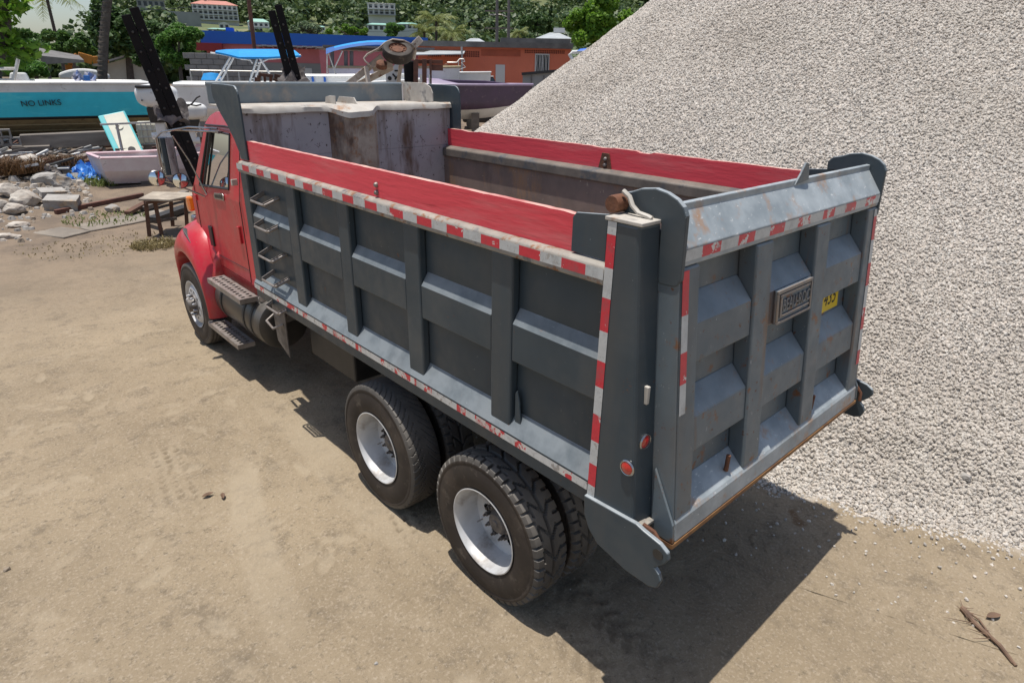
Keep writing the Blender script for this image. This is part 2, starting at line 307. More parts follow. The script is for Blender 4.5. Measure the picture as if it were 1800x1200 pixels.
# headboard with the hoist housing, bent lip and the shield over the cab
b = MB(); b.box(-1.16, 1.16, 4.292, 4.33, 1.37, 2.556); b.box(-1.182, 1.182, 4.292, 4.33, 2.557, 2.985); b.build('headboard', HEADM, body, 0.004)
b = MB(); b.prism([(-0.30, 4.292), (-0.20, 4.17), (0.14, 4.17), (0.24, 4.292)], 'z', 1.37, 2.95); b.build('hoist_housing', COLM, body, 0.01)
b = MB(); n = 60                                               # rolled, dented lip along the top of the headboard
for i in range(n):
    def sec(t):
        x = -1.18+2.36*t; d = 0.012*mnoise.noise(Vector((x*3, 0, 0)))+0.006*mnoise.noise(Vector((x*9, 2, 0))); c = max(0, 1-abs(x+0.03)/0.26)
        out = 0.115*min(1, c*2.2)
        return [(x, 4.36, 3.005), (x, 4.285-out*0.4, 3.005+d*0.4), (x, 4.262-out, 2.985+d-out*0.35), (x, 4.255-out, 2.945+d-out*0.45), (x, 4.262-out, 2.945+d-out*0.45), (x, 4.275-out, 2.978+d-out*0.35)]
    a, c = sec(i/n), sec((i+1)/n)
    for k in range(5): b.quad(a[k], c[k], c[k+1], a[k+1])
lip = b.build('bent_lip', LIPM, body, 0, True, recalc=False, weld=True)
b = MB(); b.box(-1.18, 1.18, 4.34, 4.95, 2.985, 3.0); sh = b.build('cab_shield', LIPM, body, 0.003)
b = MB(); b.box(-1.18, 0.98, 4.93, 4.95, 3.001, 3.17); b.tube([(-1.18, 4.945, 3.175), (0.98, 4.945, 3.175)], 0.022, 8); b.build('shield_upstand', mat('shield_steel', (0.17, 0.20, 0.215), (0.13, 0.155, 0.17), 3, 0.5, layers=[((0.26, 0.23, 0.20), 4, 0.55, 0.72)]), body, 0.004, True)
b = MB(); b.prism([(4.36, 3.002), (4.94, 3.002), (4.94, 3.20), (4.50, 3.20), (4.40, 3.16), (4.36, 3.10)], 'x', 1.00, 1.012)
b.build('shield_end', LIPM, body, 0.003)
b = MB(); b.prism([(4.50, 3.001), (4.72, 3.001), (4.70, 3.06), (4.62, 3.075), (4.50, 3.075)], 'x', -0.10, -0.09); b.prism([(4.3, 3.006), (4.72, 3.006), (4.66, 3.065), (4.36, 3.065)], 'x', 0.03, 0.042); b.build('shield_gusset', LIPM, body, 0.002)
for s in (-1, 1):
    b = MB(); arc = [(4.315+0.09*(1-math.cos(a)), 3.085+0.095*math.sin(a)) for a in [math.pi/2*k/6 for k in range(7)]]
    WG = [(4.30, 2.565), (4.305, 3.0)]+arc+[(4.62, 3.185), (4.90, 3.185), (4.93, 3.17), (4.945, 3.12), (4.93, 3.06), (4.80, 2.93), (4.66, 2.83), (4.55, 2.72), (4.46, 2.60), (4.45, 2.565)]
    b.prism([(y-0.19, z) for y, z in WG], 'x', s*1.185, s*1.202)
    b.build('shield_wing', GREY, body, 0.005)
# ------------------------------------------------------------------ tailgate (leans: foot further back)
def TY(z, off=0.0): return -0.30+0.1123*(z-2.607)+off
def tb(b, x0, x1, z0, z1, o0, o1, m=0): b.hexa([(x0, TY(z0, o0), z0), (x1, TY(z0, o0), z0), (x1, TY(z0, o1), z0), (x0, TY(z0, o1), z0), (x0, TY(z1, o0), z1), (x1, TY(z1, o0), z1), (x1, TY(z1, o1), z1), (x0, TY(z1, o1), z1)], m)
b = MB(); tb(b, -1.09, 1.09, 1.25, 2.72, 0.10, 0.125); b_ = b; tb(b, -1.09, 1.09, 1.25, 2.70, 0.126, 0.13, 1)
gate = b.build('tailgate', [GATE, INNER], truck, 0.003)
def tpart(name, x0, x1, z0, z1, o0, o1, m=GATE, bev=0.010):
    b = MB(); tb(b, x0, x1, z0, z1, o0, o1); return b.build(name, m, gate, bev)
tpart('gate_stile', -1.10, -0.96, 1.35, 2.575, 0.0, 0.10); tpart('gate_stile', 0.955, 1.10, 1.35, 2.575, 0.0, 0.10)
tpart('gate_rib', -0.455, -0.285, 1.36, 2.575, 0.0, 0.10); tpart('gate_rib', 0.225, 0.395, 1.36, 2.575, 0.0, 0.10)
for (x0, x1) in ((-0.959, -0.456), (-0.284, 0.224), (0.396, 0.954)):
    for (za, zb_, zc) in ((2.115, 2.30, 2.415), (1.655, 1.835, 1.945)):
        b = MB(); P = [(za, 0.012), (zb_, 0.012), (zc, 0.099), (za, 0.099)]
        vs = [(x0, TY(z, o), z) for z, o in P]+[(x1, TY(z, o), z) for z, o in P]
        b.add(vs, [(0, 1, 2, 3), (7, 6, 5, 4), (0, 4, 5, 1), (1, 5, 6, 2), (2, 6, 7, 3), (3, 7, 4, 0)]); b.build('gate_brace', GATE, gate, 0.008)
for (x0, x1) in ((-0.959, -0.456), (-0.284, 0.224), (0.396, 0.954)):
    for (z0, z1) in ((1.452, 1.658), (1.942, 2.118), (2.412, 2.582)):
        b = MB(); nu, nv = 9, 5; gr = [[None]*(nv+1) for _ in range(nu+1)]
        for i in range(nu+1):
            for j in range(nv+1):
                f, g = i/nu, j/nv; x = x0+(x1-x0)*f; z = z0+(z1-z0)*g; e_ = math.sin(math.pi*f)*math.sin(math.pi*g); gr[i][j] = (x, TY(z, 0.0985-e_*(0.0 if x > 0.39 and 1.9 < z < 2.2 else 0.008+0.01*mnoise.noise(Vector((x*3, z*3, 2))))), z)
        for i in range(nu):
            for j in range(nv): b.quad(gr[i][j], gr[i+1][j], gr[i+1][j+1], gr[i][j+1])
        b.build('gate_panel', GATE, gate, 0, 'all', weld=True)
b = MB(); P = [(1.235, -0.004), (1.335, -0.004), (1.352, 0.004), (1.455, 0.099), (1.235, 0.099)]
vs = [(-1.102, TY(z, o), z) for z, o in P]+[(1.102, TY(z, o), z) for z, o in P]; b.add(vs, [(4, 3, 2, 1, 0), (5, 6, 7, 8, 9)]+[(i, (i+1) % 5, 5+(i+1) % 5, 5+i) for i in range(5)])
b.build('gate_sill', CAPM, gate, 0.006)
b = MB(); b.box(-1.13, 1.13, TY(1.22)-0.006, TY(1.22)+0.10, 1.205, 1.233); b.build('spill_lip', RUSTY, gate, 0.003)
# cap: vertical tape face then a slope up to the ridge
b = MB(); Pz = [(-0.292, 2.578), (-0.302, 2.585), (-0.302, 2.662), (-0.205, 2.795), (-0.205, 2.825), (-0.180, 2.828), (-0.176, 2.60), (-0.20, 2.578)]
vs = [(-1.085, y, z) for y, z in Pz]+[(1.10, y, z) for y, z in Pz]; k = len(Pz)
b.add(vs, [list(range(k))[::-1], list(range(k, 2*k))]+[(i, (i+1) % k, k+(i+1) % k, k+i) for i in range(k)]); b.build('gate_cap', CAPM, gate, 0.004)
b = MB(); b.prism([(0.04, 2.80), (0.20, 2.815), (0.185, 2.86), (0.165, 2.905), (0.13, 2.91), (0.09, 2.855)], 'y', -0.212, -0.200); b.build('lifting_lug', GATE, gate, 0.003)
def gate_tape(segs, qf, mats=(TW, TR)):
    b = MB()
    for (t0, t1, r) in segs: b.quad(*qf(t0, t1), 1 if r else 0)
    return b.build('reflective_tape', list(mats), gate, recalc=False)
segs = []; x = -1.085
for i in range(15):
    x1 = min(1.10, x+(0.125 if i == 0 else 0.152)); segs.append((x, x1, i % 2)); x = x1
gate_tape(segs, lambda a, c: [(a, -0.3045, 2.605), (c, -0.3045, 2.605), (c, -0.3045, 2.655), (a, -0.3045, 2.655)], (TW, tape_mat('tape_red_chipped', (0.58, 0.03, 0.05), (0.58, 0.56, 0.53), 0.56)))
for xa in (-1.098, 1.045):
    zz = [2.565, 2.37, 2.20, 2.05, 1.90] if xa < 0 else [2.565, 2.52, 2.37, 2.22, 2.07, 1.92, 1.77, 1.62, 1.52]
    gate_tape([(zz[i], zz[i+1], (i+(1 if xa < 0 else 0)) % 2) for i in range(len(zz)-1)], lambda a, c: [(xa, TY(c, -0.003), c), (xa+0.05, TY(c, -0.003), c), (xa+0.05, TY(a, -0.003), a), (xa, TY(a, -0.003), a)])
for s in (-1, 1):
    ear = [(0.055, 2.765), (0.06, 2.82), (0.03, 2.85), (-0.02, 2.862), (-0.07, 2.882), (-0.14, 2.892), (-0.20, 2.882), (-0.25, 2.862), (-0.285, 2.835), (-0.302, 2.80), (-0.312, 2.53), (-0.302, 2.505), (-0.28, 2.495), (-0.21, 2.492), (-0.192, 2.51), (-0.186, 2.752), (-0.10, 2.775)]
    b = MB(); b.prism(ear, 'x', s*1.088, s*1.118); b.build('hinge_ear', GREY, gate, 0.006)
    b = MB(); b.lathe([(0.0, 0), (0.036, 0), (0.039, s*-0.01), (0.039, s*-0.07)], (s*1.19, 0.026, 2.808), 'x', 20); b.build('hinge_pin', RUST, gate, 0, True)
    b = MB(); b.tube([(s*1.15, 0.0, 2.865), (s*1.15, -0.035, 2.845), (s*1.15, -0.055, 2.81), (s*1.15, -0.09, 2.785), (s*1.15, -0.14, 2.778), (s*1.15, -0.16, 2.772)], 0.011, 6); b.build('pin_strap', LIPM, gate, 0, True)
    b = MB(); b.hexa([(s*1.1025, TY(1.25, 0.004), 1.25), (s*1.113, TY(1.25, 0.004), 1.25), (s*1.113, TY(1.25, 0.17), 1.25), (s*1.1025, TY(1.25, 0.17), 1.25), (s*1.1025, TY(2.55, 0.004), 2.55), (s*1.113, TY(2.55, 0.004), 2.55), (s*1.113, TY(2.55, 0.15), 2.55), (s*1.1025, TY(2.55, 0.15), 2.55)]); b.build('gate_flange', GATE, gate, 0.003)
    b = MB(); b.hexa([(s*1.1145, TY(1.24, -0.006), 1.24), (s*1.13, TY(1.24, -0.006), 1.24), (s*1.13, TY(1.24, 0.12), 1.24), (s*1.1145, TY(1.24, 0.12), 1.24), (s*1.1145, TY(1.34, -0.006), 1.34), (s*1.13, TY(1.34, -0.006), 1.34), (s*1.13, TY(1.60, 0.10), 1.60), (s*1.1145, TY(1.60, 0.10), 1.60)]); b.build('gate_gusset', GATE, gate, 0.003)
for x in (-0.585, 0.44):
    b = MB(); b.tube([(x, TY(1.40, 0.03), 1.39), (x, TY(1.48, 0.02), 1.485)], 0.013, 8); b.build('gate_hook', RUST, gate, 0, True)
# name plate cast in relief and number sticker
b = MB(); x0, x1, z0, z1 = -0.225, 0.185, 2.118, 2.30; o = -0.006
tb(b, x0, x1, z0, z1, o, 0.012)
pl = b.build('name_plate', GATE, gate, 0.006)
b = MB()
for (a, c, d, e_) in ((x0, x1, z1-0.018, z1), (x0, x1, z0, z0+0.014), (x0, x0+0.014, z0+0.015, z1-0.019), (x1-0.014, x1, z0+0.015, z1-0.019), (x0+0.03, x1-0.03, 2.262, 2.276), (x0+0.035, x0+0.055, 2.150, 2.260), (x0+0.06, x1-0.03, 2.152, 2.162)):
    tb(b, a, c, d, e_, o-0.010, o-0.0005)
b.build('plate_relief', mat('plate_edge', (0.16, 0.15, 0.145), (0.25, 0.19, 0.14), 20, 0.5), gate, 0.002)
Rg = Matrix(((1, 0, 0, 0), (0, 0.1116, -0.9937, 0), (0, 0.9937, 0.1116, 0), (0, 0, 0, 1)))
text_obj('plate_lettering', 'BEAU-ROC', 0.092, mat('plate_letters', (0.17, 0.17, 0.17), None, 12, 0.45), gate, Matrix.Translation((0.0, TY(2.207)-0.010, 2.207)) @ Rg, 0.005, 0, 0.72)
b = MB(); tb(b, 0.52, 0.865, 1.955, 2.112, 0.0965, 0.0975); b.build('number_sticker', YEL, gate)
text_obj('sticker_number', '7435', 0.135, INK, gate, Matrix.Translation((0.70, TY(2.033, 0.0955), 2.033)) @ Rg, 0.0005, 0.25, 0.92)
# ------------------------------------------------------------------ chassis
b = MB()
for s in (-1, 1): b.box(s*0.38, s*0.46, 0.10, 7.55, 0.90, 1.18)
for y in (0.3, 2.0, 3.4, 4.6, 6.0): b.box(-0.38, 0.38, y, y+0.10, 0.95, 1.12)
b.box(-0.42, 0.42, 0.0, 4.2, 1.20, 1.27)
chassis = b.build('chassis_frame', BLK, truck, 0.006)
for y in (0.865, 2.187):
    b = MB(); b.tube([(-1.0, y, 0.53), (-0.25, y, 0.53), (0, y, 0.53), (0.25, y, 0.53), (1.0, y, 0.53)], [0.075, 0.09, 0.23, 0.09, 0.075], 14); b.build('drive_axle', BLK, chassis, 0, True)
b = MB(); b.bar((-0.42, 0.2, 0.86), (-0.42, 2.9, 0.86), 0.1, 0.16); b.bar((0.42, 0.2, 0.86), (0.42, 2.9, 0.86), 0.1, 0.16); b.build('leaf_spring', BLK, chassis, 0.01)
b = MB(); b.tube([(-0.95, 6.593, 0.52), (0.95, 6.593, 0.52)], 0.06, 10); b.build('front_axle', BLK, chassis, 0, True)
b = MB(); b.tube([(0, 2.2, 0.62), (0, 5.8, 0.85)], 0.05, 10); b.build('drive_shaft', BLK, chassis, 0, True)
b = MB(); b.box(-0.85, -0.5, 3.15, 4.05, 0.62, 1.12); b.build('tool_box', BLK, chassis, 0.02); b = MB(); b.box(0.55, 1.0, 3.3, 4.4, 0.6, 1.1); b.build('tool_box', BLK, chassis, 0.02)
# ------------------------------------------------------------------ wheels
def tyre_mesh(kind, R=0.5325, Wd=0.268):
    nt_, prof = 528 if kind != 'steer' else 96, []
    hw = Wd/2
    # profile from outer bead to inner bead: (radius, x, tread coordinate or None)
    left = [(0.296, -hw+0.010), (0.315, -hw+0.002), (0.345, -hw-0.006), (0.39, -hw-0.010), (0.43, -hw-0.008), (0.462, -hw-0.002), (0.470, -hw-0.0005), (0.474, -hw-0.004), (0.492, -hw+0.0), (0.510, -hw+0.006)]
    tw = hw-0.012; m = 26 if kind != 'steer' else 30
    tread = [(-tw+2*tw*i/(m-1)) for i in range(m)]
    prof = [(r, x, None) for r, x in left]
    for x in tread: prof.append((R-0.010*(abs(x)/tw)**4, x, x/tw))
    prof += [(r, -x, None) for r, x in left[::-1]]
    th = np.arange(nt_)*2*np.pi/nt_; V = np.empty((len(prof), nt_, 3))
    for i, (r, x, sx_) in enumerate(prof):
        rr = np.full(nt_, r)
        if sx_ is not None:
            k = 44 if kind == 'lug' else 52
            ph = th*k/(2*np.pi)
            if kind == 'lug':
                a = abs(sx_)
                if a > 0.60: g = ((ph % 1) < 0.21)
                elif a > 0.52: g = ((ph*0.5+0.25*np.sign(sx_)) % 1) < 0.62
                else: g = (((ph*0.5+1.1*a+(0.0 if sx_ > 0 else 0.25)) % 1) < 0.16) | (a < 0.05)
                rr = rr-0.021*g
            elif kind == 'worn':
                a = abs(sx_); g = (((ph+2.2*(1-a)**1.5) % 1) < 0.10) & (a > 0.12)
                rr = rr-0.008*g
            else:
                a = abs(sx_); g = any(abs(a-q) < 0.035 for q in (0.0, 0.36, 0.70))
                rr = rr-0.012*g
        elif r > 0.505 and kind == 'lug':
            rr = rr-0.016*(((th*44/(2*np.pi)) % 1) < 0.21)
        V[i, :, 0] = x; V[i, :, 1] = rr*np.cos(th); V[i, :, 2] = rr*np.sin(th)
    L = len(prof); idx = np.arange(L*nt_).reshape(L, nt_)
    a, b_, c, d = idx[:-1], np.roll(idx, -1, 1)[:-1], np.roll(idx, -1, 1)[1:], idx[1:]
    F = np.stack([a, b_, c, d], -1).reshape(-1, 4)
    me = bpy.data.meshes.new('tyre_'+kind); me.from_pydata(V.reshape(-1, 3).tolist(), [], F.tolist())
    me.materials.append(RUB); me.materials.append(WALL)
    nl = len(left)-1
    mi = np.zeros((L-1, nt_), int); mi[:nl-1] = 1; mi[-(nl-1):] = 1
    me.polygons.foreach_set('material_index', mi.reshape(-1).tolist())
    sm = np.zeros((L-1, nt_), bool); sm[:nl-1] = True; sm[-(nl-1):] = True
    if kind == 'steer': sm[:] = True
    me.polygons.foreach_set('use_smooth', sm.reshape(-1).tolist())
    bm = bmesh.new(); bm.from_mesh(me); bmesh.ops.recalc_face_normals(bm, faces=bm.faces); bm.to_mesh(me); bm.free()
    return me
TY_LUG, TY_WORN, TY_STEER = tyre_mesh('lug'), tyre_mesh('worn'), tyre_mesh('steer')
def disc(b, x, r0, r1, th, holes, hr, hc, s):
    """annular plate at x with round hand holes"""
    n = 120; ring = lambda r, xx: [(xx, r*math.cos(2*math.pi*k/n), r*math.sin(2*math.pi*k/n)) for k in range(n)]
    rr = [r0]+[r0+(r1-r0)*i/14 for i in range(1, 14)]+[r1]
    for i in range(14):
        A, B = ring(rr[i], x), ring(rr[i+1], x); rm = (rr[i]+rr[i+1])/2
        for k in range(n):
            am = 2*math.pi*(k+0.5)/n; skip = False
            for h in range(holes):
                ah = 2*math.pi*h/holes
                if math.hypot(rm*math.cos(am)-hc*math.cos(ah), rm*math.sin(am)-hc*math.sin(ah)) < hr: skip = True; break
            if not skip: b.quad(A[k], A[(k+1) % n], B[(k+1) % n], B[k])
def rear_wheel(x, y, s, outer, tm):
    """s = side; x = tyre centre"""
    hw = 0.134; out = s*hw          # lip on the outer side
    b = MB()
    sg = s if outer else -s         # dual pairs face away from each other
    P = [(0.300, sg*(hw-0.002)), (0.304, sg*(hw+0.004)), (0.297, sg*(hw+0.006)), (0.288, sg*(hw-0.004)), (0.280, sg*(hw-0.03)), (0.272, sg*(hw-0.06)), (0.262, sg*(hw-0.13)), (0.255, sg*(hw-0.17)), (0.20, sg*(hw-0.185))]
    b.lathe(P, (0, 0, 0), 'x', 64)
    disc(b, sg*(hw-0.185), 0.10, 0.20, 0.01, 6, 0.032, 0.166, sg)
    b.lathe([(0.255, sg*(hw-0.17)), (0.262, -sg*(hw-0.05)), (0.295, -sg*(hw-0.004)), (0.303, -sg*(hw+0.003))], (0, 0, 0), 'x', 48)
    wh = b.build('rear_wheel', ALU, truck, 0, True, loc=(x, y, 0.5325), recalc=False)
    t = bpy.data.objects.new('tyre', tm); COL.objects.link(t); t.parent = wh; t.rotation_euler = (random.random()*6, 0, 0)
    if s > 0: t.rotation_euler[2] = math.pi
    if outer:
        b = MB(); h0 = sg*(hw-0.186)
        b.lathe([(0.128, h0), (0.126, h0+sg*0.016), (0.090, h0+sg*0.02), (0.078, h0+sg*0.055), (0.066, h0+sg*0.07), (0.030, h0+sg*0.074), (0.024, h0+sg*0.082), (0.0, h0+sg*0.083)], (0, 0, 0), 'x', 28); b.build('hub', HUBM, wh, 0, True)
        for k in range(10):
            a = 2*math.pi*k/10; b = MB(); c = (0, 0.118*math.cos(a), 0.118*math.sin(a))
            b.lathe([(0.016, h0+sg*0.02), (0.016, h0+sg*0.055), (0.009, h0+sg*0.058), (0.009, h0+sg*0.075), (0.0, h0+sg*0.076)], c, 'x', 6); b.build('lug_nut', HUBM, wh)
        b = MB(); b.tube([(h0+sg*0.02, 0.19, -0.10), (h0+sg*0.06, 0.205, -0.115)], 0.005, 6); b.build('valve_stem', STEEL, wh)
    return wh
for s in (-1, 1):
    for y, tm in ((0.865, TY_LUG), (2.187, TY_WORN)):
        rear_wheel(s*1.087, y, s, True, tm); rear_wheel(s*0.757, y, s, False, TY_LUG)
    # steer wheel: shallow disc, hub pokes out
    b = MB(); hw = 0.135
    P = [(0.300, s*(hw-0.002)), (0.304, s*(hw+0.004)), (0.297, s*(hw+0.005)), (0.288, s*(hw-0.01)), (0.272, s*(hw-0.045)), (0.255, s*(hw-0.040)), (0.235, s*(hw-0.015)), (0.21, s*(hw-0.002))]
    b.lathe(P, (0, 0, 0), 'x', 64); disc(b, s*(hw-0.002), 0.11, 0.21, 0.01, 10, 0.019, 0.178, s)
    fw = b.build('front_wheel', ALU, truck, 0, True, loc=(s*1.075, 6.593, 0.5325), recalc=False)
    b = MB(); b.lathe([(0.262, s*(hw-0.05)), (0.25, -s*0.05), (0.10, -s*0.06)], (0, 0, 0), 'x', 32); b.build('wheel_barrel', BLK, fw, 0, True)
    t = bpy.data.objects.new('tyre', TY_STEER); COL.objects.link(t); t.parent = fw
    b = MB(); b.lathe([(0.145, s*(hw-0.004)), (0.14, s*(hw+0.012)), (0.085, s*(hw+0.016)), (0.08, s*(hw+0.07)), (0.065, s*(hw+0.085)), (0.0, s*(hw+0.088))], (0, 0, 0), 'x', 28); b.build('hub', HUBM, fw, 0, True)
    for k in range(10):
        a = 2*math.pi*(k+0.5)/10; b = MB()
        b.lathe([(0.018, s*(hw+0.010)), (0.018, s*(hw+0.045)), (0.012, s*(hw+0.06)), (0.0, s*(hw+0.062))], (0, 0.125*math.cos(a), 0.125*math.sin(a)), 'x', 8); b.build('lug_nut', CHROME, fw, 0, True)
# ------------------------------------------------------------------ cab
def cx(z): return 1.0-0.13*max(0, z-2.05)/0.75                     # sides lean in above the belt line
def side_quad(b, s, pts, m=0, t=0.0):
    P = [(s*(cx(z)-t), y, z) for y, z in pts]; b.add(P, [list(range(len(P)))], m)
b = MB()
# rear wall, roof, cowl and screen surround
rear = [(4.87, 1.15), (4.87, 2.60)]
roofp = [(4.87, 2.60), (4.885, 2.70), (4.93, 2.775), (5.02, 2.82), (5.25, 2.868), (5.55, 2.885), (5.85, 2.872), (6.0, 2.825), (6.10, 2.745)]
def xs(z): return cx(min(z, 2.70))-max(0, (z-2.70))*0.35
for (p, q) in list(zip(rear, rear[1:])): b.quad((-xs(p[1]), p[0], p[1]), (xs(p[1]), p[0], p[1]), (xs(q[1]), q[0], q[1]), (-xs(q[1]), q[0], q[1]))
NX = 10
for (p, q) in zip(roofp, roofp[1:]):
    for i in range(NX):
        def rp(pt, t):
            X = xs(pt[1]); k = 2*t-1; crown = 0.035*(1-k**4)*min(1, (pt[1]-2.60)/0.2)
            return (X*k, pt[0], pt[1]+crown)
        b.quad(rp(p, i/NX), rp(p, (i+1)/NX), rp(q, (i+1)/NX), rp(q, i/NX))
for s in (-1, 1):
    X = lambda z: s*xs(z)
    # side roof rail closing roof curve down to the door top
    top = roofp[::-1]
    b.add([(X(z), y, z) for y, z in top]+[(s*cx(2.60), 4.87, 2.60), (s*cx(2.715), 5.06, 2.715), (s*cx(2.715), 6.09, 2.715)], [list(range(len(top)+3))])
    # rear pillar behind the door, and cowl side ahead of it
    side_quad(b, s, [(4.87, 1.15), (5.035, 1.15), (5.035, 2.05), (5.055, 2.715), (4.98, 2.70), (4.87, 2.60), (4.87, 2.05)])
    side_quad(b, s, [(6.47, 1.10), (6.62, 1.10), (6.60, 1.93), (6.49, 2.03)])
b.quad((-0.99, 6.60, 1.10), (0.99, 6.60, 1.10), (0.99, 6.60, 1.93), (-0.99, 6.60, 1.93))
b.quad((-0.99, 6.60, 1.93), (0.99, 6.60, 1.93), (1.0, 6.47, 2.05), (-1.0, 6.47, 2.05))
b.quad((-0.99, 4.87, 1.15), (0.99, 4.87, 1.15), (0.99, 6.6, 1.15), (-0.99, 6.6, 1.15))
for s in (-1, 1):   # screen pillars
    b.hexa([(s*0.99, 6.49, 2.04), (s*0.93, 6.50, 2.04), (s*0.93, 6.44, 2.04), (s*0.995, 6.42, 2.04), (s*0.875, 6.11, 2.735), (s*0.82, 6.12, 2.74), (s*0.82, 6.05, 2.74), (s*0.88, 6.02, 2.72)])
cab = b.build('cab', RED, truck, 0, True, weld=True)
b = MB(); b.tube([(-0.885, 5.03, 2.735), (-0.885, 5.45, 2.752), (-0.885, 6.07, 2.728)], 0.010, 6); b.tube([(0.885, 5.03, 2.735), (0.885, 5.45, 2.752), (0.885, 6.07, 2.728)], 0.010, 6); b.build('drip_rail', PLASTIC, cab, 0, True)
b = MB(); b.quad((-0.93, 6.47, 2.045), (0.93, 6.47, 2.045), (0.83, 6.09, 2.735), (-0.83, 6.09, 2.735)); b.build('windscreen', GLASS, cab)
b = MB(); b.box(-0.95, 0.95, 4.89, 4.91, 1.2, 2.58); b.box(-0.95, 0.95, 6.25, 6.58, 1.3, 2.0); b.box(-0.96, 0.96, 4.9, 6.5, 1.17, 1.22)
b.build('cab_lining', SEAT, cab, 0.01)
for x in (-0.52, 0.52):
    b = MB(); b.box(x-0.25, x+0.25, 5.2, 5.7, 1.5, 1.68); b.hexa([(x-0.25, 5.08, 1.6), (x+0.25, 5.08, 1.6), (x+0.25, 5.24, 1.6), (x-0.25, 5.24, 1.6), (x-0.22, 4.98, 2.22), (x+0.22, 4.98, 2.22), (x+0.22, 5.1, 2.22), (x-0.22, 5.1, 2.22)]); b.build('seat', SEAT, cab, 0.03)
b = MB(); b.lathe([(0.21, 0.0), (0.222, 0.012), (0.21, 0.024), (0.198, 0.012)], (0, 0, 0), 'z', 24, close=True); sw = b.build('steering_wheel', PLASTIC, cab, 0, True, loc=(-0.52, 5.98, 2.0)); sw.rotation_euler = (math.radians(-55), 0, 0)
WIN = [(5.33, 2.13), (6.24, 2.055), (5.99, 2.655), (5.90, 2.68), (5.33, 2.68)]
for s in (-1, 1):
    b = MB(); O = [(5.045, 1.16), (6.465, 1.16), (6.465, 2.035), (5.855, 2.712), (5.065, 2.712), (5.045, 2.05)]
    OUT = [(5.045, 2.03), (6.465, 2.03), (6.09, 2.705), (5.95, 2.712), (5.065, 2.712)]
    for t in (0.0, 0.035):
        side_quad(b, s, [(5.045, 1.16), (6.465, 1.16), (6.465, 2.03), (5.045, 2.03)], 0, t)
        for i in range(5): side_quad(b, s, [OUT[i], OUT[(i+1) % 5], WIN[(i+1) % 5], WIN[i]], 0, t)
    # door returns
    E_ = [(5.045, 1.16), (6.465, 1.16), (6.465, 2.03), (6.09, 2.705), (5.95, 2.712), (5.065, 2.712), (5.045, 2.03)]
    for i in range(7):
        p, q = E_[i], E_[(i+1) % 7]; b.quad((s*cx(p[1]), *p), (s*cx(q[1]), *q), (s*(cx(q[1])-0.035), *q), (s*(cx(p[1])-0.035), *p))
    for i in range(5):
        p, q = WIN[i], WIN[(i+1) % 5]; b.quad((s*cx(p[1]), *p), (s*cx(q[1]), *q), (s*(cx(q[1])-0.035), *q), (s*(cx(p[1])-0.035), *p))
    door = b.build('door', RED, cab)
    b = MB(); ww = [(s*(cx(z)-0.02), y, z) for y, z in WIN]; b.add(ww, [list(range(5))]); b.build('door_glass', GLASS, cab)
    b = MB()
    for i in range(5):
        p, q = WIN[i], WIN[(i+1) % 5]; b.tube([(s*(cx(p[1])+0.001), *p), (s*(cx(q[1])+0.001), *q)], 0.014, 6)
    b.tube([(s*cx(2.07), 6.10, 2.075), (s*cx(2.67), 5.92, 2.67)], 0.013, 6); b.build('window_seal', PLASTIC, cab, 0, True)
    b = MB(); b.tube([(s*1.001, 5.042, 1.17), (s*1.001, 5.042, 2.03), (s*(cx(2.70)+0.001), 5.062, 2.70)], 0.006, 5); b.build('door_gap', PLASTIC, cab)
    b = MB(); b.prism([(5.47, 2.045), (5.50, 2.065), (5.76, 2.035), (5.79, 2.00), (5.77, 1.965), (5.49, 1.985)], 'x', s*1.0, s*1.012); bd = b.build('door_badge', CHROME, cab, 0.004)
    b = MB(); b.prism([(5.51, 2.045), (5.745, 2.018), (5.745, 1.985), (5.51, 2.002)], 'x', s*1.0125, s*1.0145); b.build('badge_field', PLASTIC, cab)
    b = MB(); b.prism([(5.13, 1.58), (5.20, 1.575), (5.20, 1.76), (5.13, 1.77)], 'x', s*0.999, s*1.022); b.build('door_handle', RED, cab, 0.006)
    b = MB(); b.hexa([(s*0.95, 4.88, 1.0), (s*0.98, 4.88, 1.0), (s*0.98, 6.45, 1.0), (s*0.95, 6.45, 1.0), (s*0.985, 4.88, 1.148), (s*0.995, 4.88, 1.148), (s*0.995, 6.45, 1.148), (s*0.97, 6.45, 1.148)]); b.build('sill_skirt', RED, cab, 0.006)
    b = MB(); b.tube([(s*1.0015, 6.468, 1.14), (s*1.0015, 6.468, 2.03)], 0.005, 5); b.tube([(s*1.0012, 5.05, 1.30), (s*1.0012, 6.46, 1.27)], 0.0035, 5); b.build('panel_seam', PLASTIC, cab)
    for z in (1.40, 1.85): b = MB(); b.box(s*0.998, s*1.016, 6.43, 6.50, z, z+0.07); b.build('door_hinge', RED, cab, 0.006)
    b = MB(); b.prism([(5.0, 2.28), (5.035, 2.275), (5.04, 2.21), (5.0, 2.215)], 'x', s*1.0, s*1.06); b.build('clearance_lamp', LIPM, cab, 0.006)
    # ---- mirror on tube arms
    mx0, mx1, my = s*1.385, s*1.215, 6.16
    b = MB()
    b.tube([(s*0.90, 5.66, 2.715), (s*1.10, 5.95, 2.72), (s*1.33, 6.13, 2.665), (mx0, my+0.02, 2.60), (mx0, my+0.02, 2.20), (s*1.31, my+0.02, 2.12)], 0.010, 8)
    b.tube([(s*0.92, 5.58, 2.69), (s*1.20, 6.10, 2.685), (s*1.30, 6.15, 2.665)], 0.011, 8)
    b.tube([(s*1.0, 6.12, 1.94), (s*1.16, 6.15, 2.03), (s*1.31, my+0.02, 2.12), (s*1.45, my+0.02, 2.17)], 0.011, 8)
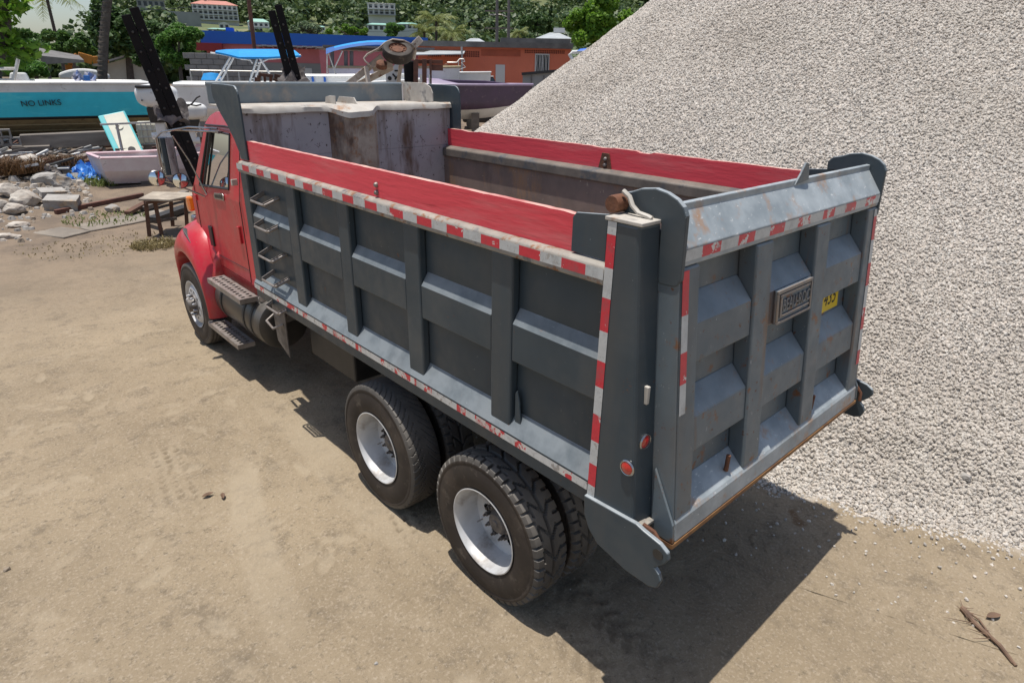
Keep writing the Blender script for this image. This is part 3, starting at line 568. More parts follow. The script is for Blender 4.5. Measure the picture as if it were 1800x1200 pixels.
    b.tube([(s*1.0, 6.05, 1.97), (s*1.10, 6.14, 2.35), (s*1.22, 6.16, 2.62)], 0.009, 8)
    b.box(s*0.885, s*0.945, 5.52, 5.72, 2.675, 2.70)
    arm = b.build('mirror_arm', CHROME, truck, 0, True)
    b = MB(); sk = lambda x: my-0.09*(abs(x)-1.30)*-1.0; hx = lambda xa, xb, ya, yb, za, zb: [(xa, sk(xa)+ya, za), (xb, sk(xb)+ya, za), (xb, sk(xb)+yb, za), (xa, sk(xa)+yb, za), (xa, sk(xa)+ya, zb), (xb, sk(xb)+ya, zb), (xb, sk(xb)+yb, zb), (xa, sk(xa)+yb, zb)]; b.hexa(hx(mx0, mx1, 0.0, 0.05, 2.19, 2.615)); b.build('mirror_housing', CHROME, arm, 0.015)
    b = MB(); b.hexa(hx(s*1.372, s*1.228, -0.004, -0.0005, 2.205, 2.60)); b.build('mirror_glass', mat('mirror_glass', (0.85, 0.87, 0.88), None, 3, 0.02, 1.0), arm)
    for (qx, qz, r) in ((s*1.46, 2.185, 0.085), (s*1.225, 2.135, 0.085)):
        b = MB(); b.lathe([(0.0, 0.06), (r*0.7, 0.05), (r, 0.012), (r*1.03, 0.0), (r*0.97, -0.006)], (qx, my-0.01, qz), 'y', 24); rm = b.build('round_mirror', PLASTIC if qx*s < 1.3 else CHROME, arm, 0, True)
        b = MB(); b.lathe([(r*0.96, 0.0), (r*0.6, -0.012), (0.0, -0.018)], (qx, my-0.012, qz), 'y', 24); b.build('round_glass', MATS['mirror_glass'], arm, 0, True)
# ------------------------------------------------------------------ bonnet with fenders
b = MB(); prof = [(6.605, 0.80, 1.93), (6.9, 0.78, 1.90), (7.3, 0.72, 1.82), (7.62, 0.64, 1.66), (7.70, 0.60, 1.5)]
for (p, q) in zip(prof, prof[1:]):
    def ring(t): y, hwid, zt = t; return [(-hwid-0.10, y, 1.05), (-hwid-0.05, y, zt-0.22), (-hwid, y, zt-0.08), (-hwid*0.8, y, zt-0.015), (0, y, zt), (hwid*0.8, y, zt-0.015), (hwid, y, zt-0.08), (hwid+0.05, y, zt-0.22), (hwid+0.10, y, 1.05)]
    A, B = ring(p), ring(q)
    for i in range(8): b.quad(A[i], B[i], B[i+1], A[i+1])
A = ring(prof[-1]); b.add(A, [list(range(9))])
hood = b.build('bonnet', RED, truck, 0, True, weld=True)
for s in (-1, 1):
    b = MB(); yc, zc = 6.68, 0.56; secs = []
    ang = [-4+ (188)*i/40 for i in range(41)]
    for a_ in ang:
        a = math.radians(a_); ca, sa = math.cos(a), math.sin(a)
        lip_r = 0.635; rear_k = max(0, -ca)           # tight at the rear
        prof_ = [(0.75, lip_r-0.01), (1.185, lip_r-0.01), (1.215, lip_r), (1.225, lip_r+0.04), (1.222, lip_r+0.12), (1.20, lip_r+0.22), (1.13, lip_r+0.33), (1.02, lip_r+0.41), (0.86, lip_r+0.46), (0.72, lip_r+0.50)]
        row = []
        for (x, r) in prof_:
            ex = (r-lip_r)
            ry = lip_r+ex*(0.30 if ca > 0 else 0.18); rz = lip_r+ex*(0.88+0.12*(-ca if ca < 0 else -ca*0.8))
            shr = 1-0.10*max(0, ca)**2*(ex/0.5)
            row.append((s*x*(1-0.07*max(0, ca)**3), yc+ca*ry, max(0.50, zc+sa*rz*shr)))
        secs.append(row)
    for A, B in zip(secs, secs[1:]):
        for i in range(len(A)-1): b.quad(A[i], A[i+1], B[i+1], B[i])
    # flat apron at the rear of the fender running in to the cab
    z0 = 0.55
    b.hexa([(s*1.19, 6.035, z0), (s*0.80, 6.035, z0), (s*0.80, 5.99, z0), (s*1.19, 5.99, z0), (s*1.12, 6.03, 1.38), (s*0.80, 6.03, 1.5), (s*0.80, 5.90, 1.5), (s*1.12, 5.93, 1.38)])
    # swell joining the fender top to the cowl and door foot
    b.hexa([(s*1.16, 6.05, 1.0), (s*0.9, 6.05, 1.0), (s*0.9, 5.85, 1.0), (s*1.02, 5.85, 1.0), (s*1.06, 6.60, 1.50), (s*0.85, 6.60, 1.72), (s*0.85, 6.10, 1.68), (s*1.0, 6.05, 1.42)])
    fen = b.build('fender', RED, hood, 0.0, 'all', weld=True)
    md = fen.modifiers.new('sub', 'SUBSURF'); md.levels = 1; md.render_levels = 1
    b = MB(); b.prism([(6.62, 1.455), (6.66, 1.50), (6.42, 1.375), (6.36, 1.33), (6.385, 1.31)], 'x', s*1.12, s*1.175); b.build('fender_latch', PLASTIC, hood, 0.012)
    b = MB(); b.box(s*1.0, s*1.02, 6.05, 6.16, 1.36, 1.60); b.build('cowl_vent', PLASTIC, hood, 0.01)
    b = MB(); b.prism([(6.80, 1.66), (6.90, 1.64), (6.93, 1.74), (6.89, 1.84), (6.83, 1.83)], 'x', s*0.93, s*1.005); b.build('side_lamp', LAMPA, hood, 0.02)
    b = MB(); b.box(s*0.50, s*0.78, 7.52, 7.66, 1.2, 1.45); b.build('headlamp', CHROME, hood, 0.03)
    b = MB(); b.box(s*0.003, s*0.95, 7.62, 7.78, 0.50, 0.74); b.build('bumper', CHROME, hood, 0.04)
# ------------------------------------------------------------------ steps, fuel tank, bracket
for (z, y0, y1) in ((1.085, 4.80, 5.78), (0.465, 5.10, 6.06)):
    b = MB(); nx, ny = 5, 25; X0, X1 = -1.235, -1.045
    for i in range(nx):
        for j in range(ny):
            if i in (1, 3) and j % 2 == 1: continue
            xa, xb = X0+(X1-X0)*i/nx, X0+(X1-X0)*(i+1)/nx; ya, yb = y0+(y1-y0)*j/ny, y0+(y1-y0)*(j+1)/ny
            b.quad((xa, ya, z), (xb, ya, z), (xb, yb, z), (xa, yb, z))
    b.box(X0-0.002, X0+0.012, y0, y1, z-0.055, z-0.002); b.box(X1-0.012, X1, y0, y1, z-0.055, z-0.002); b.box(X0+0.012, X1-0.012, y0-0.001, y0+0.01, z-0.055, z-0.003); b.box(X0+0.012, X1-0.012, y1-0.01, y1+0.001, z-0.055, z-0.003)
    st = b.build('step', STEEL, truck, recalc=False)
    b = MB(); b.box(X0+0.02, X1-0.02, y0+0.02, y1-0.02, z-0.07, z-0.058); b.build('step_underside', BLK, st)
b = MB(); r = 0.285; c = (-0.86, 0, 0.77)
b.lathe([(0.0, 4.62), (r*0.75, 4.625), (r*0.96, 4.65), (r, 4.70), (r, 5.92), (r*0.96, 5.965), (0.0, 5.985)], c, 'y', 40); tank = b.build('fuel_tank', TANK, truck, 0, True)
for y in (4.86, 5.06, 5.74):
    b = MB(); b.lathe([(r+0.003, y-0.025), (r+0.009, y-0.02), (r+0.009, y+0.02), (r+0.003, y+0.025)], c, 'y', 40); b.build('tank_strap', BLK, tank, 0, True)
for k in range(14):
    y = 5.13+0.042*k; a = math.radians(132); b = MB(); b.box(-0.0, 0.004, y, y+0.018, 0, 0.045); 
    q = b.build('tank_slot', STEEL, tank); q.location = (c[0]+(r+0.004)*math.cos(a), 0, c[2]+(r+0.004)*math.sin(a)); q.rotation_euler = (0, -math.radians(40), 0)
b = MB(); b.lathe([(0.05, 0), (0.05, 0.05), (0.04, 0.06), (0.0, 0.062)], (-0.98, 4.80, 1.02), 'z', 16); b.build('filler_cap', STEEL, tank, 0, True)
b = MB(); b.prism([(4.15, 1.16), (4.17, 0.80), (4.16, 0.58), (4.42, 0.70), (4.46, 1.16)], 'x', -1.04, -1.025); b.bar((-1.03, 4.2, 1.0), (-0.5, 4.2, 1.05), 0.05, 0.08); b.build('mudguard_bracket', HUBM, truck, 0.004)
b = MB(); b.tube([(-1.03, 4.45, 0.98), (-1.12, 4.44, 0.93), (-1.13, 4.26, 0.90), (-1.04, 4.22, 0.93)], 0.013, 8); b.build('grab_bar', STEEL, truck, 0, True)
# ================================================================== GROUND
def vnoise(x, y, seed=0):
    xi, yi = np.floor(x).astype(np.int64), np.floor(y).astype(np.int64); fx, fy = x-xi, y-yi
    def h(a, b):
        n = (a*374761393+b*668265263+seed*974711)&0x7fffffff
        n = ((n^(n>>13))*1274126177)&0x7fffffff
        return ((n^(n>>16))&0xffff)/65535.0
    ux, uy = fx*fx*(3-2*fx), fy*fy*(3-2*fy)
    return (h(xi, yi)*(1-ux)+h(xi+1, yi)*ux)*(1-uy)+(h(xi, yi+1)*(1-ux)+h(xi+1, yi+1)*ux)*uy
def fbm(x, y, sc, oct_=4, seed=0):
    t = 0; a = 1; tot = 0
    for i in range(oct_): t = t+a*vnoise(x*sc, y*sc, seed+i*7); tot += a; a *= 0.55; sc *= 2.1
    return t/tot-0.5
def spaced(a, b, step, lo, hi, g=1.13):
    c = list(np.arange(a, b+1e-6, step)); s = step
    while c[-1] < hi: s = min(s*g, 60); c.append(c[-1]+s)
    s = step
    while c[0] > lo: s = min(s*g, 60); c.insert(0, c[0]-s)
    return np.array(c)
PX, PY, PR = 13.05, 3.83, 12.0             # the gravel cone: centre, foot radius
PT = math.tan(math.radians(35.7))
TRK = [None]
def ground_height(X, Y):
    T = np.zeros_like(X)
    Z = 1.25*(1-np.exp(-np.maximum(0, Y-9.0)*0.05/1.25))
    near = np.exp(-((X+1)**2+(Y-3)**2)/220)
    Z = Z+near*(0.035*fbm(X, Y, 0.6, 3, 3)+0.040*fbm(X, Y, 3.0, 3, 9)+0.028*np.abs(fbm(X, Y, 11, 3, 21))*(fbm(X, Y, 0.9, 2, 40) > -0.06))
    # wheel tracks beside the truck: treads of a smaller tyre and a broad sweep at the bottom of the picture
    def along(P, Q, wd):
        d = np.array([Q[0]-P[0], Q[1]-P[1]]); L = np.hypot(*d); d /= L
        t = (X-P[0])*d[0]+(Y-P[1])*d[1]; o = -(X-P[0])*d[1]+(Y-P[1])*d[0]
        return t, o, (t > 0) & (t < L) & (np.abs(o) < wd)
    D_ = np.zeros_like(X)
    for P, Q, wd in ((gp(272, 770), gp(330, 912), 0.17), (gp(690, 880), gp(745, 965), 0.13)):
        L = math.hypot(Q[0]-P[0], Q[1]-P[1]); t, o, m = along(P, Q, wd); o = o+0.05*fbm(X, Y, 1.5, 2, 91)
        fade = np.clip(np.minimum(t, L-t)/0.3, 0, 1)*np.clip((wd-np.abs(o))/0.03, 0, 1)*np.clip(0.75+3*fbm(X, Y, 2.2, 3, 17), 0, 1)
        mark = (np.abs((o+10) % 0.095-0.0475) < 0.020) & (np.sin(t*72+np.where(o > 0, 1.5, 0)) > -0.15)
        Z = Z+np.where(m, -0.014*fade*mark, 0); D_ = np.where(m, np.maximum(D_, 0.75*fade*mark), D_); T = np.where(m, np.maximum(T, 0.35*fade*(~mark)), T)
    for P, Q, wd in ((gp(455, 690), gp(770, 1010), 0.20), (gp(395, 720), gp(520, 1190), 0.16)):   # smooth, packed wheel runs
        L = math.hypot(Q[0]-P[0], Q[1]-P[1]); t, o, m = along(P, Q, wd*1.3); o = o+0.12*fbm(X, Y, 0.8, 2, 14)
        fade = np.clip(np.minimum(t, L-t)/0.5, 0, 1)*np.clip((wd-np.abs(o))/0.06, 0, 1)*np.clip(0.6+2.2*fbm(X, Y, 1.6, 3, 19), 0, 1); Z = Z-0.008*np.where(m, fade, 0); T = np.where(m, np.maximum(T, 0.6*fade), T)
    rn = np.random.default_rng(8)
    for k in range(150):                                           # footprints
        fx, fy, fa = rn.uniform(-6.3, -1.4), rn.uniform(-1.3, 8.5), rn.uniform(0, 6.28); dx, dy = X-fx, Y-fy; m = (np.abs(dx) < 0.25) & (np.abs(dy) < 0.25)
        if not m.any(): continue
        a_ = dx[m]*math.cos(fa)+dy[m]*math.sin(fa); b_ = -dx[m]*math.sin(fa)+dy[m]*math.cos(fa); q = (a_/0.15)**2+(b_/(0.055+0.012*np.sign(a_)))**2
        inn = np.clip((1.0-q)/0.35, 0, 1); rim = np.exp(-((q-1.25)/0.35)**2); st_ = rn.uniform(0.4, 1.0)
        Z[m] += st_*(-0.012*inn+0.007*rim+0.002*inn*np.sin(a_*150)); T[m] = np.maximum(T[m], 0.55*st_*inn); D_[m] = np.maximum(D_[m], 0.25*st_*rim*(fbm(X[m], Y[m], 9, 2, 5) > 0))
    r = np.hypot(X+2.15, Y+0.95); m = (np.abs(r-0.95) < 0.20) & (X < -1.3) & (Y > -1.0)
    Z = Z+np.where(m, -0.012+0.008*np.cos((r-0.95)/0.2*math.pi*4), 0); T = np.where(m, np.maximum(T, np.clip((0.2-np.abs(r-0.95))/0.05, 0, 1)*np.clip((Y+1.0)/0.3, 0, 1)*(0.62+0.16*np.cos((r-0.95)/0.2*math.pi*4))), T)
    t, o, m = along((-1.09, -6), (-1.09, 0.4), 0.28)         # the truck's own tracks behind the duals
    for xx in (-1.087, -0.757, 0.757, 1.087):
        m = (np.abs(X-xx) < 0.125) & (Y < 0.9) & (Y > -4); q = np.sin(Y*52+np.abs(X-xx)*40) > 0.1; fd = np.clip((0.125-np.abs(X-xx))/0.03, 0, 1)*np.clip(0.5+3*fbm(X, Y, 1.5, 3, 23), 0, 1); Z = Z+np.where(m, (-0.012+0.012*q)*fd, 0); D_ = np.where(m, np.maximum(D_, 0.5*fd*(~q)), D_)
    TRK[0] = (T, D_)
    return Z
gx, gy = spaced(-6.5, 3.0, 0.026, -900, 900), spaced(-1.6, 9.5, 0.028, -900, 1200)
GX, GY = np.meshgrid(gx, gy, indexing='ij'); GZ = ground_height(GX, GY); TRK0, TRK1 = TRK[0]
far = np.hypot(GX-CAM[0], GY-CAM[1])
V = np.stack([GX, GY, GZ], -1).reshape(-1, 3); ii = np.arange(GX.size).reshape(GX.shape)
F = np.stack([ii[:-1, :-1], ii[1:, :-1], ii[1:, 1:], ii[:-1, 1:]], -1).reshape(-1, 4)
def np_mesh(name, V, F, mats, smooth=True, mi=None):
    me = bpy.data.meshes.new(name); V = np.asarray(V, np.float32); F = np.asarray(F, np.int32); k = F.shape[1]
    me.vertices.add(len(V)); me.vertices.foreach_set('co', V.reshape(-1)); me.loops.add(F.size); me.loops.foreach_set('vertex_index', F.reshape(-1))
    me.polygons.add(len(F)); me.polygons.foreach_set('loop_start', np.arange(0, F.size, k, dtype=np.int32)); me.polygons.foreach_set('loop_total', np.full(len(F), k, np.int32))
    for m in (mats if isinstance(mats, (list, tuple)) else [mats]): me.materials.append(m)
    if mi is not None: me.polygons.foreach_set('material_index', np.asarray(mi, np.int32))
    me.polygons.foreach_set('use_smooth', np.full(len(F), smooth)); me.update(calc_edges=True); me.validate(); return me
def ground_mat():
    m, nt, b = new_mat('dry_yard_soil'); tc = N(nt, 'ShaderNodeTexCoord').outputs['Object']
    sep = N(nt, 'ShaderNodeSeparateXYZ'); nt.links.new(tc, sep.inputs[0])
    col = mixc(nt, (0.305, 0.243, 0.163), (0.245, 0.194, 0.130), ramp(nt, noise(nt, tc, 0.55, 6, 0.65), 0.40, 0.62))
    col = mixc(nt, col, (0.33, 0.268, 0.188), ramp(nt, noise(nt, tc, 2.4, 3, 0.6, dist=0.5), 0.54, 0.66, 0, 0.4))     # scuffed, pale footprints
    col = mixc(nt, col, (0.175, 0.140, 0.098), ramp(nt, noise(nt, tc, 3.1, 6, 0.8), 0.52, 0.65, 0, 0.85))             # crumbly darker soil
    col = mixc(nt, col, (0.125, 0.103, 0.075), ramp(nt, noise(nt, tc, 16, 5, 0.8), 0.56, 0.66, 0, 0.7))
    col = mixc(nt, col, (0.16, 0.095, 0.05), ramp(nt, noise(nt, tc, 1.15, 3, 0.5), 0.715, 0.735, 0, 0.8))              # few damp stains
    col = mixc(nt, col, (0.44, 0.37, 0.285), ramp(nt, noise(nt, tc, 48, 2, 0.6), 0.52, 0.75, 0, 0.55)); col = mixc(nt, col, (0.19, 0.145, 0.10), ramp(nt, noise(nt, tc, 75, 2, 0.6), 0.58, 0.72, 0, 0.65))   # grain
    ta = N(nt, 'ShaderNodeAttribute'); ta.attribute_name = 'track'; col = mixc(nt, col, (0.36, 0.298, 0.212), ta.outputs['Fac']); tb_ = N(nt, 'ShaderNodeAttribute'); tb_.attribute_name = 'crumb'; col = mixc(nt, col, (0.15, 0.118, 0.08), tb_.outputs['Fac'])
    # the far part of the yard is darker, littered earth
    fr = ramp(nt, sep.outputs[1], 7.5, 13.0); col = mixc(nt, col, mixc(nt, (0.215, 0.165, 0.120), (0.15, 0.118, 0.09), ramp(nt, noise(nt, tc, 1.3, 6, 0.7), 0.42, 0.6)), fr)
    # limestone dust at the foot of the gravel
    dx = N(nt, 'ShaderNodeVectorMath', operation='DISTANCE'); cmb = N(nt, 'ShaderNodeCombineXYZ')
    nt.links.new(sep.outputs[0], cmb.inputs[0]); nt.links.new(sep.outputs[1], cmb.inputs[1]); nt.links.new(cmb.outputs[0], dx.inputs[0]); dx.inputs[1].default_value = (PX, PY, 0)
    ad = N(nt, 'ShaderNodeMath', operation='MULTIPLY_ADD'); nt.links.new(noise(nt, tc, 3, 5, 0.7), ad.inputs[0]); ad.inputs[1].default_value = 1.1; nt.links.new(dx.outputs['Value'], ad.inputs[2])
    col = mixc(nt, col, (0.52, 0.48, 0.43), ramp(nt, ad.outputs[0], PR+0.30, PR+0.75, 0.85, 0))
    nt.links.new(col, b.inputs['Base Color']); b.inputs['Roughness'].default_value = 0.95; b.inputs['Specular IOR Level'].default_value = 0.15
    bn = N(nt, 'ShaderNodeBump'); bn.inputs['Strength'].default_value = 0.75; bn.inputs['Distance'].default_value = 0.02
    mx = N(nt, 'ShaderNodeMath', operation='ADD'); nt.links.new(noise(nt, tc, 22, 8, 0.75), mx.inputs[0]); nt.links.new(noise(nt, tc, 4, 5, 0.6), mx.inputs[1])
    nt.links.new(mx.outputs[0], bn.inputs['Height']); nt.links.new(bn.outputs[0], b.inputs['Normal']); return m
GM = ground_mat()
gme = np_mesh('ground', V, F, GM); ga = gme.attributes.new('track', 'FLOAT', 'POINT'); ga.data.foreach_set('value', TRK0.reshape(-1).astype(np.float32)); ga = gme.attributes.new('crumb', 'FLOAT', 'POINT'); ga.data.foreach_set('value', TRK1.reshape(-1).astype(np.float32))
go = bpy.data.objects.new('ground', gme); COL.objects.link(go); go['kind'] = 'structure'
# ------------------------------------------------------------------ gravel heap: cone with stones laid on it by geometry nodes
def pebble(name, seed):
    bm = bmesh.new(); bmesh.ops.create_icosphere(bm, subdivisions=1, radius=1.0); rnd = random.Random(seed)
    sc = (1.0, rnd.uniform(0.65, 0.95), rnd.uniform(0.45, 0.75))
    for v in bm.verts:
        k = 1+rnd.uniform(-0.22, 0.22); v.co = Vector((v.co.x*sc[0]*k, v.co.y*sc[1]*k, v.co.z*sc[2]*k))
    me = bpy.data.meshes.new(name); bm.to_mesh(me); bm.free(); return me
def stone_mat():
    m, nt, b = new_mat('gravel_stone'); oi = N(nt, 'ShaderNodeObjectInfo'); tc = N(nt, 'ShaderNodeTexCoord').outputs['Object']
    cr = N(nt, 'ShaderNodeValToRGB'); nt.links.new(oi.outputs['Random'], cr.inputs[0]); e = cr.color_ramp.elements
    e[0].position = 0; e[0].color = (0.27, 0.255, 0.235, 1); e[1].position = 1; e[1].color = (0.62, 0.59, 0.54, 1)
    for p, c in ((0.18, (0.46, 0.42, 0.365, 1)), (0.5, (0.57, 0.52, 0.46, 1)), (0.72, (0.51, 0.485, 0.44, 1)), (0.86, (0.64, 0.57, 0.495, 1))):
        q = e.new(p); q.color = c
    col = mixc(nt, cr.outputs[0], (0.40, 0.36, 0.32), ramp(nt, noise(nt, tc, 1.5, 3), 0.45, 0.7, 0, 0.5))
    col = mixc(nt, col, (0.36, 0.32, 0.27), ramp(nt, noise(nt, oi.outputs['Location'], 0.55, 4, 0.65), 0.46, 0.68, 0, 0.55)); col = mixc(nt, col, (0.60, 0.56, 0.50), ramp(nt, noise(nt, oi.outputs['Location'], 1.1, 3, 0.6), 0.56, 0.70, 0, 0.5))
    nt.links.new(col, b.inputs['Base Color']); b.inputs['Roughness'].default_value = 0.9; b.inputs['Specular IOR Level'].default_value = 0.2; return m
SM = stone_mat()
pc = bpy.data.collections.new('pebbles')
for i in range(6):
    me = pebble('pebble', i); me.materials.append(SM); o = bpy.data.objects.new('pebble_source', me); pc.objects.link(o)
def scatter_gn(name, density, smin, smax, coll, seed, sized=False):
    g = bpy.data.node_groups.new(name, 'GeometryNodeTree')
    g.interface.new_socket('Geometry', in_out='INPUT', socket_type='NodeSocketGeometry'); g.interface.new_socket('Geometry', in_out='OUTPUT', socket_type='NodeSocketGeometry')
    n = g.nodes; L = g.links; gi, gout = n.new('NodeGroupInput'), n.new('NodeGroupOutput')
    d = n.new('GeometryNodeDistributePointsOnFaces'); d.inputs['Seed'].default_value = seed
    at_ = n.new('GeometryNodeInputNamedAttribute'); at_.data_type = 'FLOAT'; at_.inputs[0].default_value = 'dens'
    mm = n.new('ShaderNodeMath'); mm.operation = 'MULTIPLY'; mm.inputs[1].default_value = density; L.new(at_.outputs[0], mm.inputs[0]); L.new(mm.outputs[0], d.inputs['Density'])
    ci = n.new('GeometryNodeCollectionInfo'); ci.inputs[0].default_value = coll; ci.inputs[1].default_value = True; ci.inputs[2].default_value = True
    ip = n.new('GeometryNodeInstanceOnPoints'); ip.inputs['Pick Instance'].default_value = True
    rv = n.new('FunctionNodeRandomValue'); rv.data_type = 'FLOAT_VECTOR'; rv.inputs[0].default_value = (0, 0, 0); rv.inputs[1].default_value = (6.28, 6.28, 6.28)
    rs = n.new('FunctionNodeRandomValue'); rs.data_type = 'FLOAT'; rs.inputs[2].default_value = smin; rs.inputs[3].default_value = smax
    rs.inputs['Seed'].default_value = seed+3
    off = n.new('GeometryNodeSetPosition'); ro = n.new('FunctionNodeRandomValue'); ro.data_type = 'FLOAT'; ro.inputs[2].default_value = -smax*0.5; ro.inputs[3].default_value = smax*0.8
    cv = n.new('ShaderNodeCombineXYZ'); L.new(ro.outputs[1], cv.inputs[2]); L.new(cv.outputs[0], off.inputs['Offset'])
    L.new(gi.outputs[0], d.inputs['Mesh']); L.new(d.outputs['Points'], off.inputs[0]); L.new(off.outputs[0], ip.inputs['Points']); L.new(ci.outputs[0], ip.inputs['Instance'])
    L.new(rv.outputs[0], ip.inputs['Rotation']); sz_ = rs.outputs[1]
    if sized:
        a2 = n.new('GeometryNodeInputNamedAttribute'); a2.data_type = 'FLOAT'; a2.inputs[0].default_value = 'sz'; m2 = n.new('ShaderNodeMath'); m2.operation = 'MULTIPLY'; L.new(a2.outputs[0], m2.inputs[0]); L.new(sz_, m2.inputs[1]); sz_ = m2.outputs[0]
    L.new(sz_, ip.inputs['Scale'])
    j = n.new('GeometryNodeJoinGeometry'); L.new(gi.outputs[0], j.inputs[0]); L.new(ip.outputs[0], j.inputs[0]); L.new(j.outputs[0], gout.inputs[0]); return g
na, nr = 220, 90; A = np.linspace(0, 2*np.pi, na, endpoint=False); Rr = np.linspace(0.02, PR+0.45, nr)
RA, RR = np.meshgrid(A, Rr, indexing='ij'); CX, CY = PX+RR*np.cos(RA), PY+RR*np.sin(RA)
CZ = (PR-RR)*PT+0.26*fbm(CX, CY, 0.45, 3, 5)+0.08*fbm(CX, CY, 1.7, 3, 8)+0.10*np.clip(1-RR/PR, 0, 1)*fbm(np.degrees(RA)/7, RR*0.10, 1.0, 3, 44)
edge = np.clip((RR-(PR-0.5))/0.9, 0, 1); CZ = np.where(RR > PR-0.5, (PR-RR)*PT*(1-edge)+0.0*edge+0.012+0.5*(1-edge)*0.05*fbm(CX, CY, 1.7, 3, 8), CZ)
CZ = np.where(RR > PR+0.3, -0.05, CZ); CZ = np.maximum(CZ, -0.05)
V = np.stack([CX, CY, CZ], -1).reshape(-1, 3); ii = np.arange(na*nr).reshape(na, nr); jj = np.roll(ii, -1, 0)
F = np.stack([ii[:, :-1], ii[:, 1:], jj[:, 1:], jj[:, :-1]], -1).reshape(-1, 4)
BASE = mat('gravel_bed', (0.42, 0.38, 0.335), (0.30, 0.27, 0.24), 30, 0.95, bump=0.5, bscale=45, spec=0.1)
me = np_mesh('gravel_pile', V, F, BASE)
dcam = np.hypot(V[:, 0]-CAM[0], V[:, 1]-CAM[1]); face = ((V[:, 0]-PX)*(CAM[0]-PX)+(V[:, 1]-PY)*(CAM[1]-PY))
rad = np.hypot(V[:, 0]-PX, V[:, 1]-PY)
dens = np.where(face > 25, 1.0, 0.05)*np.clip(1.35-dcam/13, 0.34, 1)*np.clip((PR+0.32-rad)/0.25, 0, 1)
at_ = me.attributes.new('dens', 'FLOAT', 'POINT'); at_.data.foreach_set('value', dens.astype(np.float32))
at_ = me.attributes.new('sz', 'FLOAT', 'POINT'); at_.data.foreach_set('value', np.minimum(np.clip(1.35-dcam/13, 0.34, 1)**-0.5, 1.6)*np.where(rad > PR-0.9, 1.22, 1.0).astype(np.float32))
pile = bpy.data.objects.new('gravel_pile', me); COL.objects.link(pile)
tag(pile, 'tall heap of pale crushed gravel beside the truck', 'gravel', kind='stuff')
md = pile.modifiers.new('stones', 'NODES'); md.node_group = scatter_gn('stones', 4800, 0.0065, 0.0195, pc, 2, True)
# loose chips strewn round the foot and thinly over the yard
na2 = 160; A = np.linspace(math.radians(95), math.radians(300), na2); Rr = np.linspace(PR-0.2, PR+1.3, 16)
RA, RR = np.meshgrid(A, Rr, indexing='ij'); CX, CY = PX+RR*np.cos(RA), PY+RR*np.sin(RA); V = np.stack([CX, CY, ground_height(CX, CY)+0.002], -1).reshape(-1, 3)
ii = np.arange(na2*16).reshape(na2, 16); F = np.stack([ii[:-1, :-1], ii[:-1, 1:], ii[1:, 1:], ii[1:, :-1]], -1).reshape(-1, 4)
me = np_mesh('gravel_scatter', V, F, GM)
dens = np.clip((PR+0.35+0.5*fbm(V[:, 0], V[:, 1], 1.4, 3, 77)-np.hypot(V[:, 0]-PX, V[:, 1]-PY))/0.8, 0, 1)**1.2+0.018
at_ = me.attributes.new('dens', 'FLOAT', 'POINT'); at_.data.foreach_set('value', dens.astype(np.float32))
sc = bpy.data.objects.new('gravel_scatter', me); COL.objects.link(sc); tag(sc, 'loose gravel chips strewn along the foot of the heap', 'gravel', kind='stuff')
md = sc.modifiers.new('stones', 'NODES'); md.node_group = scatter_gn('chips', 2600, 0.005, 0.018, pc, 9)
# small stones and clods over the open yard
V = np.array([(-7.5, -1.5, 0), (1.0, -1.5, 0), (1.0, 10, 0), (-7.5, 10, 0)], float); xs_, ys_ = np.linspace(-8, 1, 80), np.linspace(-1.6, 12, 100)
QX, QY = np.meshgrid(xs_, ys_, indexing='ij'); V = np.stack([QX, QY, ground_height(QX, QY)-0.02], -1).reshape(-1, 3); ii = np.arange(8000).reshape(80, 100)
F = np.stack([ii[:-1, :-1], ii[1:, :-1], ii[1:, 1:], ii[:-1, 1:]], -1).reshape(-1, 4); me = np_mesh('yard_pebbles', V, F, GM)
at_ = me.attributes.new('dens', 'FLOAT', 'POINT'); at_.data.foreach_set('value', np.clip(fbm(V[:, 0], V[:, 1], 1.1, 3, 55)*6-0.15, 0.03, 1).astype(np.float32))
DM = mat('clod_soil', (0.20, 0.155, 0.115), (0.30, 0.25, 0.19), 3, 0.95); pc2 = bpy.data.collections.new('clods')
for i in range(4):
    m_ = pebble('clod', 40+i); m_.materials.append(DM if i else SM); pc2.objects.link(bpy.data.objects.new('clod_source', m_))
yp = bpy.data.objects.new('yard_pebbles', me); COL.objects.link(yp); tag(yp, 'small stones and soil clods scattered on the yard', 'pebbles', kind='stuff')
md = yp.modifiers.new('stones', 'NODES'); md.node_group = scatter_gn('clods', 520, 0.002, 0.011, pc2, 4)
for me_ in (yp, sc): pass
# ================================================================== BEHIND THE YARD
class View:
    """a frame standing at photo column u, D metres away: x to the right, y away from the camera, z up from the ground there"""
    def __init__(s, u, D, z0=None):
        a = at(u, 120, D); s.o = Vector((a.x, a.y, 0)); s.f = Vector((a.x-CAM[0], a.y-CAM[1], 0)).normalized(); s.r = Vector((s.f.y, -s.f.x, 0))
        s.rz = math.atan2(s.r.y, s.r.x); s.z0 = rise(a.y) if z0 is None else z0; s.loc = Vector((a.x, a.y, s.z0))
    def p(s, u, v, dy=0.0):
        d = Vector(ray(u, v)); c = Vector(CAM); t = ((s.o-c).dot(s.f)+dy)/d.dot(s.f); X = c+d*t
        return Vector(((X-s.o).dot(s.r), dy, X.z-s.z0))
    def thing(s, name, label, cat, group=None): return thing(name, label, cat, s.loc, s.rz, group)
WHITE = mat('boat_white', (0.74, 0.74, 0.72), (0.64, 0.64, 0.62), 2, 0.35, layers=[((0.40, 0.36, 0.31), 5, 0.62, 0.75)])
